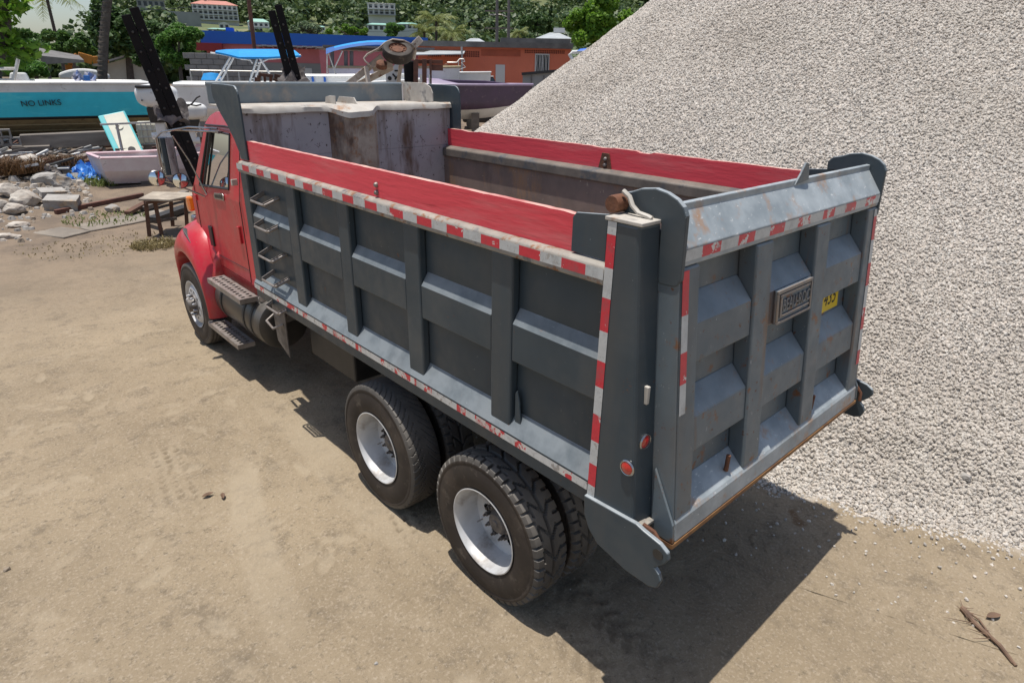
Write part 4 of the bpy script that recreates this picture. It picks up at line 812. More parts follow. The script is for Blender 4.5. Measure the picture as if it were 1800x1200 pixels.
TEAL = mat('boat_teal', (0.036, 0.58, 0.70), (0.032, 0.52, 0.63), 2.5, 0.5, layers=[((0.08, 0.62, 0.70), 6, 0.58, 0.7, (0.2, 1, 1))], bump=0.05, bscale=8)
OCHRE = mat('boat_ochre', (0.40, 0.33, 0.19), (0.32, 0.26, 0.155), 3, 0.7, layers=[((0.12, 0.10, 0.07), 4, 0.58, 0.7)])
PINK = mat('boat_pink_white', (0.66, 0.60, 0.60), (0.60, 0.50, 0.51), 3, 0.55, layers=[((0.30, 0.26, 0.25), 6, 0.62, 0.72, (1, 0.3, 1))])
PINKR = mat('boat_pink_rim', (0.62, 0.40, 0.44), (0.66, 0.52, 0.54), 4, 0.6)
PURP = mat('boat_purple', (0.065, 0.036, 0.075), (0.050, 0.030, 0.058), 2, 0.35, layers=[((0.13, 0.09, 0.11), 5, 0.60, 0.75)]); PURPD = mat('boat_purple_deck', (0.30, 0.24, 0.34), (0.24, 0.19, 0.28), 3, 0.4)
CYAN = mat('blue_canvas', (0.010, 0.27, 0.62), (0.010, 0.23, 0.55), 4, 0.7); NAVY = mat('dark_blue_canvas', (0.012, 0.10, 0.34), None, 4, 0.7); BLUE = mat('blue_roof_paint', (0.010, 0.105, 0.46), (0.012, 0.12, 0.50), 0.5, 0.5)
PINKW = mat('pink_wall', (0.60, 0.19, 0.205), (0.52, 0.165, 0.18), 1, 0.8); BLOCK = mat('concrete_block', (0.27, 0.255, 0.235), (0.19, 0.18, 0.165), 1.3, 0.9, bump=0.2, bscale=12); MORT = mat('mortar', (0.17, 0.16, 0.15), None, 3, 0.95)
ORNG = mat('orange_wall', (0.68, 0.19, 0.105), (0.60, 0.16, 0.09), 0.6, 0.8, layers=[((0.36, 0.14, 0.09), 1.2, 0.58, 0.72, (1, 1, 0.3))]); CONC = mat('weathered_concrete', (0.11, 0.105, 0.10), (0.18, 0.17, 0.16), 1.5, 0.9)
CREAM = mat('cream_wall', (0.52, 0.50, 0.42), None, 1, 0.8); TIN = mat('tin_roof', (0.42, 0.44, 0.44), (0.32, 0.34, 0.34), 1, 0.5); GTIN = mat('green_tin_roof', (0.22, 0.42, 0.34), (0.27, 0.46, 0.38), 1, 0.5); RTILE = mat('red_tile_roof', (0.48, 0.20, 0.15), None, 1, 0.7)
HW = mat('house_white', (0.62, 0.62, 0.60), (0.54, 0.54, 0.52), 0.3, 0.8); PANE = mat('dark_pane', (0.03, 0.04, 0.05), None, 2, 0.2); GREYW = mat('grey_render', (0.30, 0.30, 0.29), None, 0.4, 0.9)
WOOD = mat('old_timber', (0.21, 0.185, 0.16), (0.12, 0.10, 0.085), 3, 0.85, stretch=(0.2, 1, 1), bump=0.2); RWOOD = mat('brown_timber', (0.13, 0.062, 0.035), (0.08, 0.04, 0.025), 3, 0.8); BLKB = mat('tarred_beam', (0.009, 0.009, 0.010), (0.014, 0.013, 0.013), 3, 0.85, bump=0.1, spec=0.15)
BARK = mat('bark', (0.10, 0.085, 0.07), (0.06, 0.05, 0.042), 5, 0.9, bump=0.3, bscale=12); RBAR = mat('rust_steel', (0.14, 0.055, 0.035), (0.085, 0.04, 0.03), 6, 0.8); GALV = mat('galvanised', (0.55, 0.54, 0.51), (0.42, 0.40, 0.37), 6, 0.45, 0.4)
def leaf_mat(name, c, c2, tr=0.35):
    m, nt, b = new_mat(name); g = N(nt, 'ShaderNodeNewGeometry')
    col = mixc(nt, c, c2, ramp(nt, g.outputs['Random Per Island'], 0.0, 1.0))
    nt.links.new(col, b.inputs['Base Color']); b.inputs['Roughness'].default_value = 0.5; b.inputs['Specular IOR Level'].default_value = 0.35
    t = N(nt, 'ShaderNodeBsdfTranslucent'); nt.links.new(col, t.inputs[0]); mx = N(nt, 'ShaderNodeMixShader'); mx.inputs[0].default_value = tr
    nt.links.new(b.outputs[0], mx.inputs[1]); nt.links.new(t.outputs[0], mx.inputs[2]); nt.links.new(mx.outputs[0], nt.nodes['Material Output'].inputs[0]); return m
LEAF_D = leaf_mat('leaf_dark', (0.042, 0.088, 0.026), (0.085, 0.150, 0.040)); LEAF_M = leaf_mat('leaf_mid', (0.050, 0.115, 0.025), (0.105, 0.19, 0.040)); LEAF_B = leaf_mat('leaf_bright', (0.085, 0.20, 0.020), (0.20, 0.34, 0.035), 0.45)
LEAF_F = leaf_mat('leaf_feathery', (0.055, 0.15, 0.030), (0.13, 0.26, 0.045), 0.45); LEAF_P = leaf_mat('leaf_palm', (0.12, 0.17, 0.045), (0.26, 0.28, 0.09)); LEAF_H = leaf_mat('leaf_hill', (0.042, 0.080, 0.030), (0.125, 0.170, 0.055), 0.25); STRAW = leaf_mat('dry_grass', (0.30, 0.24, 0.11), (0.20, 0.16, 0.07), 0.2); COIR = leaf_mat('brown_fibre', (0.11, 0.06, 0.028), (0.19, 0.11, 0.05), 0.1)
def leaf_cloud(P, Nn, size, rng, asp=0.55, up=0.4):
    """P: leaf positions; every leaf a folded diamond of two triangles"""
    n = len(P); d = rng.normal(size=(n, 3)); d[:, 2] *= 0.6; d /= np.linalg.norm(d, axis=1)[:, None]
    nn = Nn*0.5+rng.normal(size=(n, 3))*0.6; nn[:, 2] += up; nn /= np.linalg.norm(nn, axis=1)[:, None]
    t = d-nn*(d*nn).sum(1)[:, None]; t /= np.linalg.norm(t, axis=1)[:, None]; q = np.cross(nn, t)
    s = size*rng.uniform(0.6, 1.35, n)[:, None]
    V = np.stack([P-t*s*0.5, P+q*s*asp*0.5-nn*s*0.06, P+t*s*0.5, P-q*s*asp*0.5-nn*s*0.06], 1).reshape(-1, 3)
    return V, np.arange(n*4).reshape(n, 4)
def crown_points(rng, n, clumps):
    """clumps: (x,y,z,r); leaves spread through a shell of each"""
    C = np.array(clumps); w_ = C[:, 3]**2; k = rng.choice(len(C), n, p=w_/w_.sum()); d = rng.normal(size=(n, 3)); d /= np.linalg.norm(d, axis=1)[:, None]
    rr = rng.uniform(0.45, 1.05, n)**0.6; return C[k, :3]+d*(C[k, 3]*rr)[:, None]*np.array([1, 1, 0.8]), d
def make_clumps(rng, c, R, n, r0, r1):
    out = []
    for _ in range(n):
        d = rng.normal(size=3); d /= np.linalg.norm(d); d *= rng.uniform(0.35, 0.95)
        out.append((c[0]+d[0]*R[0], c[1]+d[1]*R[1], c[2]+d[2]*R[2], rng.uniform(r0, r1)))
    return out
def tree(name, label, loc, rz, h, crown_c, R, n, leaf, lm, seed, nc=16, tr=0.12, rr=(0.28, 0.5), cat='tree', group=None, bare=False):
    t = thing(name, label, cat, loc, rz, group); rng = np.random.default_rng(seed); rs = min(R)
    cl = make_clumps(rng, crown_c, R, nc, rr[0]*rs, rr[1]*rs); P, D = crown_points(rng, n, cl); V, F = leaf_cloud(P, D, leaf, rng)
    o = bpy.data.objects.new('crown', np_mesh('crown', V, F, lm, False)); COL.objects.link(o); o.parent = t
    b = MB(); top = Vector(crown_c); b.tube([(0, 0, -0.1), (top.x*0.3, top.y*0.3, max(0.3, top.z*0.4)), (top.x*0.8, top.y*0.8, max(0.6, top.z-R[2]*0.4))], [tr, tr*0.8, tr*0.55], 8)
    for c in cl[:9]:
        b.tube([(top.x*0.6, top.y*0.6, max(0.5, top.z-R[2]*0.6)), ((top.x+c[0])/2, (top.y+c[1])/2, (top.z-R[2]*0.5+c[2])/2), c[:3]], [tr*0.5, tr*0.33, tr*0.12], 6)
    b.build('trunk', BARK, t, 0, True); return t
def palm(name, label, loc, h, lean, nf, fl, seed, lm=LEAF_P, tr=0.13):
    t = thing(name, label, 'palm tree', loc); rng = random.Random(seed); b = MB()
    pts = [(lean[0]*(k/6)**1.5, lean[1]*(k/6)**1.5, -0.1+h*k/6) for k in range(7)]; b.tube(pts, [tr*1.25, tr, tr*0.95, tr*0.9, tr*0.86, tr*0.82, tr*0.8], 10)
    for k in range(3, 40):
        z = h*k/40; q = (lean[0]*(z/h)**1.5, lean[1]*(z/h)**1.5); b.lathe([(tr*0.9, z-0.01), (tr*1.02, z), (tr*0.9, z+0.012)], (*q, 0), 'z', 10)
    b.build('trunk', BARK, t, 0, True); top = Vector(pts[-1])
    for k in range(nf):
        a = 2*math.pi*k/nf+rng.uniform(-0.2, 0.2); el = rng.uniform(-0.1, 1.1); d = Vector((math.cos(a), math.sin(a), 0)); q = Vector((-d.y, d.x, 0)); b = MB(); L = fl*rng.uniform(0.8, 1.1); sp = []
        for i in range(15):
            s_ = i/14; sp.append(top+d*(L*s_*math.cos(el*0.6)*(1-0.15*s_))+Vector((0, 0, L*(math.sin(el)*s_-1.05*s_*s_*(0.55+0.3*rng.random()*0.2)))))
        b.tube(sp, [0.03*(1-0.8*i/14) for i in range(15)], 4)
        for i in range(1, 15):
            ll = L*0.24*math.sin(math.pi*min(1, 0.12+0.85*i/14)); tg = (sp[i]-sp[i-1]).normalized()
            for s_ in (-1, 1):
                for j in (0, 0.5):
                    o_ = sp[i]-tg*(L/14*j); e = o_+q*s_*ll*0.75+tg*ll*0.45+Vector((0, 0, -ll*rng.uniform(0.25, 0.6))); wd = tg*ll*0.07
                    b.quad(o_-wd, o_+wd, e+wd*0.2, e-wd*0.2)
        b.build('frond', lm, t, recalc=False)
    return t
# ------------------------------------------------------------------ hill with woods and houses
def hill_h(X, Y):
    d = np.hypot(X-CAM[0], Y-CAM[1]); az = np.degrees(np.arctan2(X-CAM[0], Y-CAM[1]))
    k = np.clip((az-10.5)/6, 0, 1)*0.85+0.15
    return 1.2+k*(np.maximum(0, d-95)*0.125+np.maximum(0, d-240)*0.10)*(0.9+0.35*fbm(X, Y, 0.012, 3, 31))+2.5*fbm(X, Y, 0.03, 3, 13)*np.clip((d-95)/40, 0, 1)-0.3
az = np.radians(np.linspace(-6, 75, 130)); dd = np.concatenate([np.linspace(92, 300, 60), np.linspace(310, 620, 30)])
AZ, DD = np.meshgrid(az, dd, indexing='ij'); HX, HY = CAM[0]+DD*np.sin(AZ), CAM[1]+DD*np.cos(AZ); HZ = hill_h(HX, HY)
ii = np.arange(HX.size).reshape(HX.shape); F = np.stack([ii[:-1, :-1], ii[1:, :-1], ii[1:, 1:], ii[:-1, 1:]], -1).reshape(-1, 4)
HM = mat('hill_grass', (0.14, 0.155, 0.06), (0.065, 0.09, 0.035), 0.05, 0.95, layers=[((0.22, 0.20, 0.10), 0.03, 0.55, 0.65)])
ho = bpy.data.objects.new('hill', np_mesh('hill', np.stack([HX, HY, HZ], -1).reshape(-1, 3), F, HM)); COL.objects.link(ho); ho['kind'] = 'structure'
HOUSES = [  # u0,u1,v_top,v_bottom,D,roof,label,storeys,columns,roof shape
    (355, 432, 2, 36, 215, RTILE, 'three storey white hotel with red roof high on the hillside', 3, 9, 'hip'),
    (262, 310, 1, 15, 235, HW, 'pale flat roofed house at the top of the hill above the feathery tree', 1, 5, 'flat'),
    (446, 482, 34, 58, 170, GTIN, 'two storey white house with green roof below the hotel', 2, 4, 'hip'),
    (396, 414, 40, 52, 185, HW, 'little white gabled house on the slope under the hotel', 1, 2, 'gable'),
    (375, 420, 50, 60, 165, GTIN, 'low green roofed bungalow just above the blue roof', 1, 5, 'hip'),
    (653, 700, 6, 27, 190, HW, 'white two storey house among dark trees at the upper middle', 2, 5, 'flat'),
    (650, 690, 41, 55, 150, GTIN, 'pale green roofed house left of the palm crowns', 1, 4, 'hip'),
    (700, 737, 40, 52, 155, GTIN, 'green roofed white house nearest the coconut palm', 1, 4, 'hip'),
    (560, 578, 46, 55, 175, GTIN, 'tiny green roofed hut behind the flowering bush', 1, 2, 'hip'),
]
clear = []
for (u0, u1, va, vb, D, rf, lab, st, nc, shp) in HOUSES:
    um = (u0+u1)/2; z0 = at(um, vb, D).z; vw = View(um, D, z0); t = vw.thing('hillside_house', lab, 'house', 'houses on the hillside')
    W = (vw.p(u1, vb)-vw.p(u0, vb)).x; H = vw.p(um, va).z; x0 = -W/2; dp = W*0.55; wall_h = H*(0.96 if shp == 'flat' else 0.78)
    clear.append((vw.loc.x, vw.loc.y, W*0.75, D))
    b = MB(); b.box(x0, -x0, 0, dp, -7, wall_h); b.build('wall', HW if rf is not HW or shp == 'gable' else GREYW if D > 230 else HW, t)
    b = MB(); e = W*0.04
    if shp == 'hip': b.hexa([(x0-e, -e, wall_h), (-x0+e, -e, wall_h), (-x0+e, dp+e, wall_h), (x0-e, dp+e, wall_h), (x0*0.55, dp*0.45, H*1.03), (-x0*0.55, dp*0.45, H*1.03), (-x0*0.55, dp*0.55, H*1.03), (x0*0.55, dp*0.55, H*1.03)])
    elif shp == 'gable': b.prism([(x0-e, wall_h), (-x0+e, wall_h), (0, H*1.05)], 'y', -e, dp)
    else: b.box(x0-e, -x0+e, -e, dp+e, wall_h, H)
    b.build('roof', rf, t); sh_ = wall_h/st
    for f in range(st):
        for c in range(nc):
            xa = x0+W*(c+0.22)/nc; xb = x0+W*(c+0.78)/nc; b = MB(); b.box(xa, xb, -0.06, 0.03, sh_*f+sh_*0.22, sh_*f+sh_*0.80); b.build('window', PANE, t)
        if st > 1:
            b = MB(); b.box(x0-0.1, -x0+0.1, -1.1, -0.061, sh_*f-0.12, sh_*f+0.05)
            for c in range(nc+1): q = x0+W*c/nc; b.box(q-0.09, q+0.09, -1.1, -0.95, sh_*f+0.051, sh_*(f+1)-0.121)
            b.box(x0, -x0, -1.09, -1.03, sh_*f+0.75, sh_*f+0.85); b.build('balcony', HW, t)
b = MB(); vw = View(300, 200, at(300, 30, 200).z-3); q0, q1 = vw.p(262, 14), vw.p(352, 30); b.box(q0.x, q1.x, 0, 1.0, 0, q0.z-0.5); b.box(q0.x, q1.x+6, -9, -8, -3, q0.z-5.5)
o = b.build('retaining_wall', GREYW); o.location = vw.loc; o.rotation_euler = (0, 0, vw.rz); tag(o, 'grey stepped retaining walls below the house at the top of the hill', 'wall')
# woods: one mass of crowns
rng = np.random.default_rng(5); Ps, Ds = [], []
def hill_crowns(n, d0, d1, a0, a1, r0, r1, per, hz):
    for _ in range(n):
        a = math.radians(rng.uniform(a0, a1)); d = math.sqrt(rng.uniform(d0**2, d1**2)); X, Y = CAM[0]+d*math.sin(a), CAM[1]+d*math.cos(a); r = rng.uniform(r0, r1)
        if any((X-c[0])**2+(Y-c[1])**2 < (c[2]+r)**2 or (abs(math.atan2(X-CAM[0], Y-CAM[1])-math.atan2(c[0]-CAM[0], c[1]-CAM[1]))*c[3] < c[2]*0.7+r and d < c[3] and d > c[3]-45) for c in clear): continue
        Z = float(hill_h(np.array([X]), np.array([Y]))[0]); P, D_ = crown_points(rng, per, [(X+rng.normal()*r*0.5, Y+rng.normal()*r*0.5, Z+r*hz+rng.normal()*r*0.3, r*rng.uniform(0.45, 0.8)) for _k in range(6)])
        Ps.append(P); Ds.append(D_)
hill_crowns(620, 150, 420, 12.5, 62, 3.0, 5.5, 330, 0.75); hill_crowns(240, 98, 150, 12, 62, 2.2, 4.0, 360, 0.6); hill_crowns(150, 120, 330, -4, 11, 2.2, 3.6, 300, 0.5)
V, F = leaf_cloud(np.concatenate(Ps), np.concatenate(Ds), 1.35, rng, 0.8, 0.6); fo = bpy.data.objects.new('hill_woods', np_mesh('hill_woods', V, F, LEAF_H, False)); COL.objects.link(fo); tag(fo, 'dark green woods covering the hillside', 'woods', kind='stuff')
# nearer trees
def vtree(name, label, u, vb, vt, wpx, D, n, leaf, lm, seed, base=None, **k):
    vw = View(u, D); c = vw.p(u, (vt+vb)/2); top = vw.p(u, vt).z; bot = vw.p(u, vb).z; Wd = (vw.p(u+wpx/2, 100)-vw.p(u-wpx/2, 100)).x/2; Rz = max(0.5, (top-bot)/2)
    return tree(name, label, vw.loc, vw.rz, top, (c.x, 0, (top+bot)/2), (Wd, Wd*0.8, Rz), n, leaf, lm, seed, **k)
vtree('broadleaf_tree', 'bright green broadleaf tree rising behind the left slope of the gravel heap', 1052, 88, -26, 118, 42, 9000, 0.30, LEAF_B, 21, nc=34, rr=(0.22, 0.38), tr=0.2)
vtree('feathery_tree', 'light feathery green tree between the two black beams', 312, 128, 28, 92, 36, 12000, 0.17, LEAF_F, 22, nc=26, rr=(0.22, 0.42))
vtree('dense_tree', 'tall dense dark tree directly right of the bare palm trunk', 222, 104, -8, 130, 48, 9000, 0.34, LEAF_D, 23, nc=26, tr=0.25)
vtree('dense_tree', 'spreading mid green tree behind the orange excavator', 122, 104, 52, 150, 46, 9000, 0.28, LEAF_M, 24, nc=26)
vtree('dense_tree', 'low green tree behind the grey shed roof at the left', 40, 100, 50, 120, 52, 7000, 0.30, LEAF_M, 25, nc=20)
vtree('dense_tree', 'dark tree left of the cream house and behind its gable', 268, 120, 60, 70, 40, 5000, 0.25, LEAF_D, 26, nc=16)
vtree('flowering_bush', 'pale grey green bush behind the middle of the blue roof', 540, 66, 36, 60, 62, 3500, 0.25, leaf_mat('leaf_pale', (0.14, 0.21, 0.10), (0.24, 0.30, 0.17)), 27, cat='bush')
vtree('yellow_bush', 'yellow green bush behind the right end of the blue roof', 612, 66, 44, 74, 60, 3500, 0.22, LEAF_B, 28, cat='bush')
vtree('green_bush', 'round green bush between the two green roofed houses', 690, 66, 38, 48, 66, 3000, 0.24, LEAF_F, 29, cat='bush')
vtree('round_tree', 'round dark tree on the slope behind the orange building', 945, 62, 22, 74, 95, 4000, 0.5, LEAF_D, 30)
vtree('grass_bush', 'pale yellow green bush behind the stern of the teal boat', 60, 138, 104, 66, 35, 3500, 0.2, LEAF_F, 31, cat='bush')
# corner almond tree: big leaves hanging in from the left edge
vw = View(-14, 31, 0.9); t = vw.thing('almond_tree', 'large leaved tree reaching in at the top left corner', 'tree'); rng = np.random.default_rng(3); cl = []
for (u, v, r) in ((10, 5, 0.30), (35, 8, 0.14), (-20, 60, 0.42), (12, 75, 0.26), (42, 84, 0.22), (66, 86, 0.16), (20, 100, 0.22), (-20, -20, 0.5), (-60, 30, 0.6), (-10, 115, 0.2)):
    q = vw.p(u, v, rng.uniform(-0.3, 0.3)); cl.append((q.x, q.y, q.z, r*2.35))
P, D_ = crown_points(rng, 1000, cl); V, F = leaf_cloud(P, D_, 0.33, rng, 0.6, 0.7); o = bpy.data.objects.new('crown', np_mesh('crown', V, F, LEAF_B, False)); COL.objects.link(o); o.parent = t
b = MB(); b.tube([(0.05, 0, -0.1), (0.0, 0, 2), tuple(vw.p(10, 40)), tuple(vw.p(6, -10))], [0.26, 0.22, 0.18, 0.15], 9)
for c in cl: b.tube([tuple(vw.p(4, 60)), (c[0]*0.6, c[1]*0.6, c[2]), c[:3]], [0.05, 0.03, 0.015], 6)
b.build('trunk', BARK, t, 0, True)
vw = View(161, 33); q = vw.p(172, -40); palm('coconut_palm', 'tall bare palm trunk standing behind the teal boat', vw.loc, q.z+1.5, (1.9, 0.1), 14, 2.8, 4, tr=0.20)
vw = View(112, 62); q = vw.p(112, -12); palm('coconut_palm', 'palm at the upper left whose drooping fronds hang against the sky', vw.loc, q.z, (0.0, 0.0), 8, 3.4, 6)
for (u, vt, D, fl, sd, lab) in ((766, 36, 60, 2.6, 8, 'tallest coconut palm behind the upturned trailer'), (792, 56, 58, 2.2, 9, 'shorter coconut palm just right of the tallest one'), (908, 56, 90, 2.0, 10, 'small distant palm to the right of the power poles'), (745, 55, 63, 2.0, 12, 'low palm left of the tallest coconut palm')):
    vw = View(u, D); palm('coconut_palm', lab, vw.loc, vw.p(u, vt).z, (0.2, 0), 18, fl, sd)
# ------------------------------------------------------------------ poles and wires
for (u, D, lab) in ((873, 70, 'slim wooden power pole, left one of the pair'), (893, 72, 'thicker power pole carrying a street lamp, right one of the pair')):
    vw = View(u, D); t = vw.thing('power_pole', lab, 'pole'); top = vw.p(u, -30).z; b = MB(); b.tube([(0, 0, 0), (0, 0, top)], [0.20, 0.13], 10); b.build('shaft', CONC, t, 0, True)
    for k, z in enumerate((vw.p(u, 20).z, vw.p(u, 50).z)):
        b = MB(); b.box(-1.2, 0.5, -0.07, 0.07, z-0.06, z+0.06); b.build('crossarm', WOOD, t)
    if D == 72:
        z = vw.p(u, 31).z; b = MB(); b.tube([(0, 0, z), (-0.8, -0.1, z+0.25), (-1.5, -0.2, z+0.22)], 0.04, 6); b.box(-1.95, -1.45, -0.3, -0.1, z+0.14, z+0.26); b.build('street_lamp', GALV, t)
vw = View(445, 38); b = MB(); b.tube([tuple(vw.p(446, 140)), tuple(vw.p(447, 84)), tuple(vw.p(436, -10))], 0.10, 8); o = b.build('rusty_mast', RBAR); o.location = vw.loc; o.rotation_euler = (0, 0, vw.rz); tag(o, 'thin rusty mast rising in front of the blue roof', 'mast')
def wire(p0, p1, sag, lab):
    p0, p1 = Vector(p0), Vector(p1); b = MB(); b.tube([p0.lerp(p1, k/16)-Vector((0, 0, 4*sag*(k/16)*(1-k/16))) for k in range(17)], 0.018, 4); o = b.build('power_line', PLASTIC); tag(o, lab, 'wire', 'overhead power lines')
for k, (v0, v1) in enumerate(((12, 2), (30, 28), (45, 24), (52, 44), (66, 50))):
    wire(at(150 if k > 2 else 600, v0+(34 if k > 2 else 8), 60), at(873, v1, 70), 0.7, ['highest overhead wire above the hillside houses', 'second overhead wire from the top', 'middle overhead wire reaching the power poles', 'overhead wire crossing behind the black beam', 'lowest overhead wire behind the trees'][k])
wire(at(160, 20, 45), at(360, 10, 60), 0.1, 'thin wire running right from the bare palm trunk')
# ------------------------------------------------------------------ buildings round the yard
vw = View(545, 46); t = vw.thing('blue_roof_building', 'long pink building with a deep blue fascia behind the boats', 'building'); D_ = 10
a, c = vw.p(352, 66), vw.p(752, 68); zt, zb = vw.p(545, 60).z, vw.p(545, 81).z
b = MB(); b.box(a.x, c.x, 0, D_, zb, zt); b.build('fascia', BLUE, t); b = MB(); b.box(a.x+0.2, c.x-0.2, 0.3, D_-0.3, 0, zb-0.001); b.build('wall', PINKW, t)
b = MB(); q0, q1 = vw.p(350, 88), vw.p(352, 80); b.box(a.x-0.3, vw.p(392, 88).x, -0.3, 0.28, zb-0.42, zb-0.002); b.build('red_band', mat('red_band', (0.30, 0.03, 0.03), None, 2, 0.7), t)
b = MB(); b.box(vw.p(391, 57).x, vw.p(404, 57).x, 2, 3, zt+0.001, zt+0.3); b.build('roof_box', BLUE, t)
vw = View(510, 34); t = vw.thing('lean_to', 'pink and grey lean-to with a corrugated tin roof beside the boats', 'building')
q = [vw.p(u, v) for u, v in ((452, 82), (560, 83), (560, 112), (452, 112), (560, 145), (452, 145))]
b = MB(); b.box(q[0].x, q[1].x, 0, 3, q[2].z, q[1].z-0.1); b.build('wall', PINKW, t); b = MB(); b.box(q[0].x+0.01, q[1].x+0.01, -0.02, 3, 0, q[2].z-0.001); b.build('wall_base', GREYW, t)
for k in range(34):
    xa = vw.p(452, 80).x+k*0.22; b = MB(); b.box(xa, xa+0.20, -0.9, 3.2, q[1].z-0.06+0.02*(k % 2), q[1].z-0.01+0.02*(k % 2)); b.build('roof_sheet', TIN, t)
b = MB(); b.box(vw.p(522, 1).x, vw.p(536, 1).x, -0.05, -0.025, 0.6, vw.p(530, 120).z); b.build('door', HW, t)
vw = View(400, 28); t = vw.thing('block_wall', 'grey concrete block wall behind the canopy boat', 'wall'); xa, xb, zt = vw.p(334, 110).x, vw.p(456, 110).x, vw.p(400, 93).z
b = MB(); b.box(xa, xb, 0.03, 0.17, 0, zt-0.02); b.build('mortar', MORT, t); bm_ = MB(); bm_.box(0, 0.385, 0, 0.2, 0, 0.185); first = None; row = 0; z = 0.01
while z < zt-0.1:
    x = xa-(0.2 if row % 2 else 0)
    while x < xb-0.2:
        if first is None: first = bm_.build('block', BLOCK, t, 0.008); o = first
        else: o = first.copy(); COL.objects.link(o); o.parent = t
        o.location = (x, random.uniform(-0.006, 0.006), z); x += 0.4
    z += 0.2; row += 1
b = MB()
for k in range(7): xx = xa+(xb-xa)*k/6; b.tube([(xx, -0.9, 0), (xx, -0.9, vw.p(400, 125, -0.9).z)], 0.03, 6)
zz = vw.p(400, 125, -0.9).z; b.tube([(xa, -0.9, zz), (xb+1.5, -0.9, zz)], 0.025, 6); o = b.build('rail_fence', GALV, None); o.location = vw.loc; o.rotation_euler = (0, 0, vw.rz); tag(o, 'thin pipe rail fence in front of the grey block wall', 'fence')
vw = View(875, 46); t = vw.thing('orange_building', 'orange flat roofed building with concrete edge and grilled window', 'building'); xa, xb = vw.p(735, 100).x, vw.p(1003, 100).x; zt = vw.p(875, 84).z; zc = vw.p(875, 72).z
b = MB(); b.box(xa, xb, 0, 9, 0, zt); b.build('wall', ORNG, t); b = MB(); b.box(xa-0.3, xb+0.1, -0.3, 9.2, zt+0.001, zc-0.08); b.build('roof_edge', CONC, t)
b = MB(); b.box(vw.p(880, 70).x, xb, 0.6, 8, zc-0.079, zc+0.22); b.build('roof_slab', CONC, t)
DKO = mat('vent_hole', (0.12, 0.03, 0.02), None, 3, 0.9)
for (u0, u1) in ((752, 776), (782, 843), (922, 993)):
    n_ = int((u1-u0)/3.2); xs0, xs1 = vw.p(u0, 92).x, vw.p(u1, 92).x; z0_, z1_ = vw.p(u0, 94 if u0 > 900 else 100).z, vw.p(u0, 87.5 if u0 > 900 else 89).z
    for r_ in range(2 if u0 > 900 else 3):
        b = MB(); dz = (z1_-z0_)/(2 if u0 > 900 else 3)
        for k in range(n_): b.box(xs0+(xs1-xs0)*(k+0.15)/n_, xs0+(xs1-xs0)*(k+0.8)/n_, -0.012, 0.02, z0_+dz*(r_+0.12), z0_+dz*(r_+0.85))
        b.build('vent_row', DKO, t)['kind'] = 'stuff'
b = MB(); b.box(vw.p(846, 92).x, vw.p(915, 92).x, -0.03, 0.01, vw.p(880, 99).z, vw.p(880, 88).z); b.build('blocked_panel', mat('orange_panel', (0.44, 0.105, 0.055), None, 2, 0.8), t)
x0, x1, z0_, z1_ = vw.p(945, 1).x, vw.p(968, 1).x, vw.p(955, 127).z, vw.p(955, 97).z; b = MB(); b.box(x0, x1, -0.015, 0.02, z0_, z1_); wn = b.build('window', PANE, t)
b = MB(); b.box(x0-0.06, x0, -0.06, -0.001, z0_, z1_); b.box(x1, x1+0.06, -0.06, -0.001, z0_, z1_); b.box(x0-0.06, x1+0.06, -0.06, -0.001, z1_, z1_+0.07); b.box((x0+x1)/2-0.03, (x0+x1)/2+0.03, -0.06, -0.016, z0_, z1_)
for k in range(9): xx = x0+(x1-x0)*k/8; b.tube([(xx, -0.09, z0_), (xx+0.03*(-1)**k, -0.09, (z0_+z1_)/2), (xx, -0.09, z1_)], 0.016, 5)
b.build('window_grille', HW, t)
b = MB(); b.box(vw.p(872, 1).x, vw.p(889, 1).x, -0.05, -0.001, 0, vw.p(880, 114).z); b.build('white_hatch', HW, t)
b = MB(); q = vw.p(735, 92); b.hexa([(q.x, -2.4, q.z-0.25), (vw.p(818, 92).x, -2.4, q.z-0.15), (vw.p(818, 92).x, -0.001, q.z+0.1), (q.x, -0.001, q.z+0.1), (q.x, -2.4, q.z-0.2), (vw.p(818, 92).x, -2.4, q.z-0.1), (vw.p(818, 92).x, -0.001, q.z+0.15), (q.x, -0.001, q.z+0.15)]); b.tube([(vw.p(815, 92).x, -2.3, 0), (vw.p(815, 92).x, -2.3, q.z+0.3)], 0.06, 8); b.build('awning', TIN, t)
for (u, vt, vb, wd, D, lab) in ((972, 54, 68, 66, 78, 'white hipped roof house behind the orange building near the bright tree'), (835, 65, 80, 62, 85, 'pale hipped roof behind the left half of the orange building')):
    vw = View(u, D); t = vw.thing('white_roof_house', lab, 'house'); x = (vw.p(u+wd/2, 60)-vw.p(u, 60)).x; za, zb_ = vw.p(u, vb).z, vw.p(u, vt).z
    b = MB(); b.box(-x*0.9, x*0.9, 0.4, 8, 0, za-0.01); b.build('wall', HW, t); b = MB(); b.hexa([(-x, 0, za), (x, 0, za), (x, 9, za), (-x, 9, za), (-x*0.25, 4, zb_), (x*0.25, 4, zb_), (x*0.25, 5, zb_), (-x*0.25, 5, zb_)]); b.build('roof', TIN, t)
    if D == 78: b = MB(); b.box(-0.1, 1.2, 3.8, 4.6, zb_, zb_+0.5); b.build('roof_vent', HW, t)
vw = View(212, 48); t = vw.thing('cream_house', 'small cream gabled house beyond the teal boat', 'house'); xa, xb = vw.p(180, 115).x, vw.p(262, 115).x; ze, zr = vw.p(180, 113).z, vw.p(232, 97).z; xr = vw.p(232, 97).x
b = MB(); b.prism([(xa, 0), (xb, 0), (xb, ze+0.2), (xr, zr-0.1), (xa, ze-0.05)], 'y', 0, 6); b.build('wall', CREAM, t)
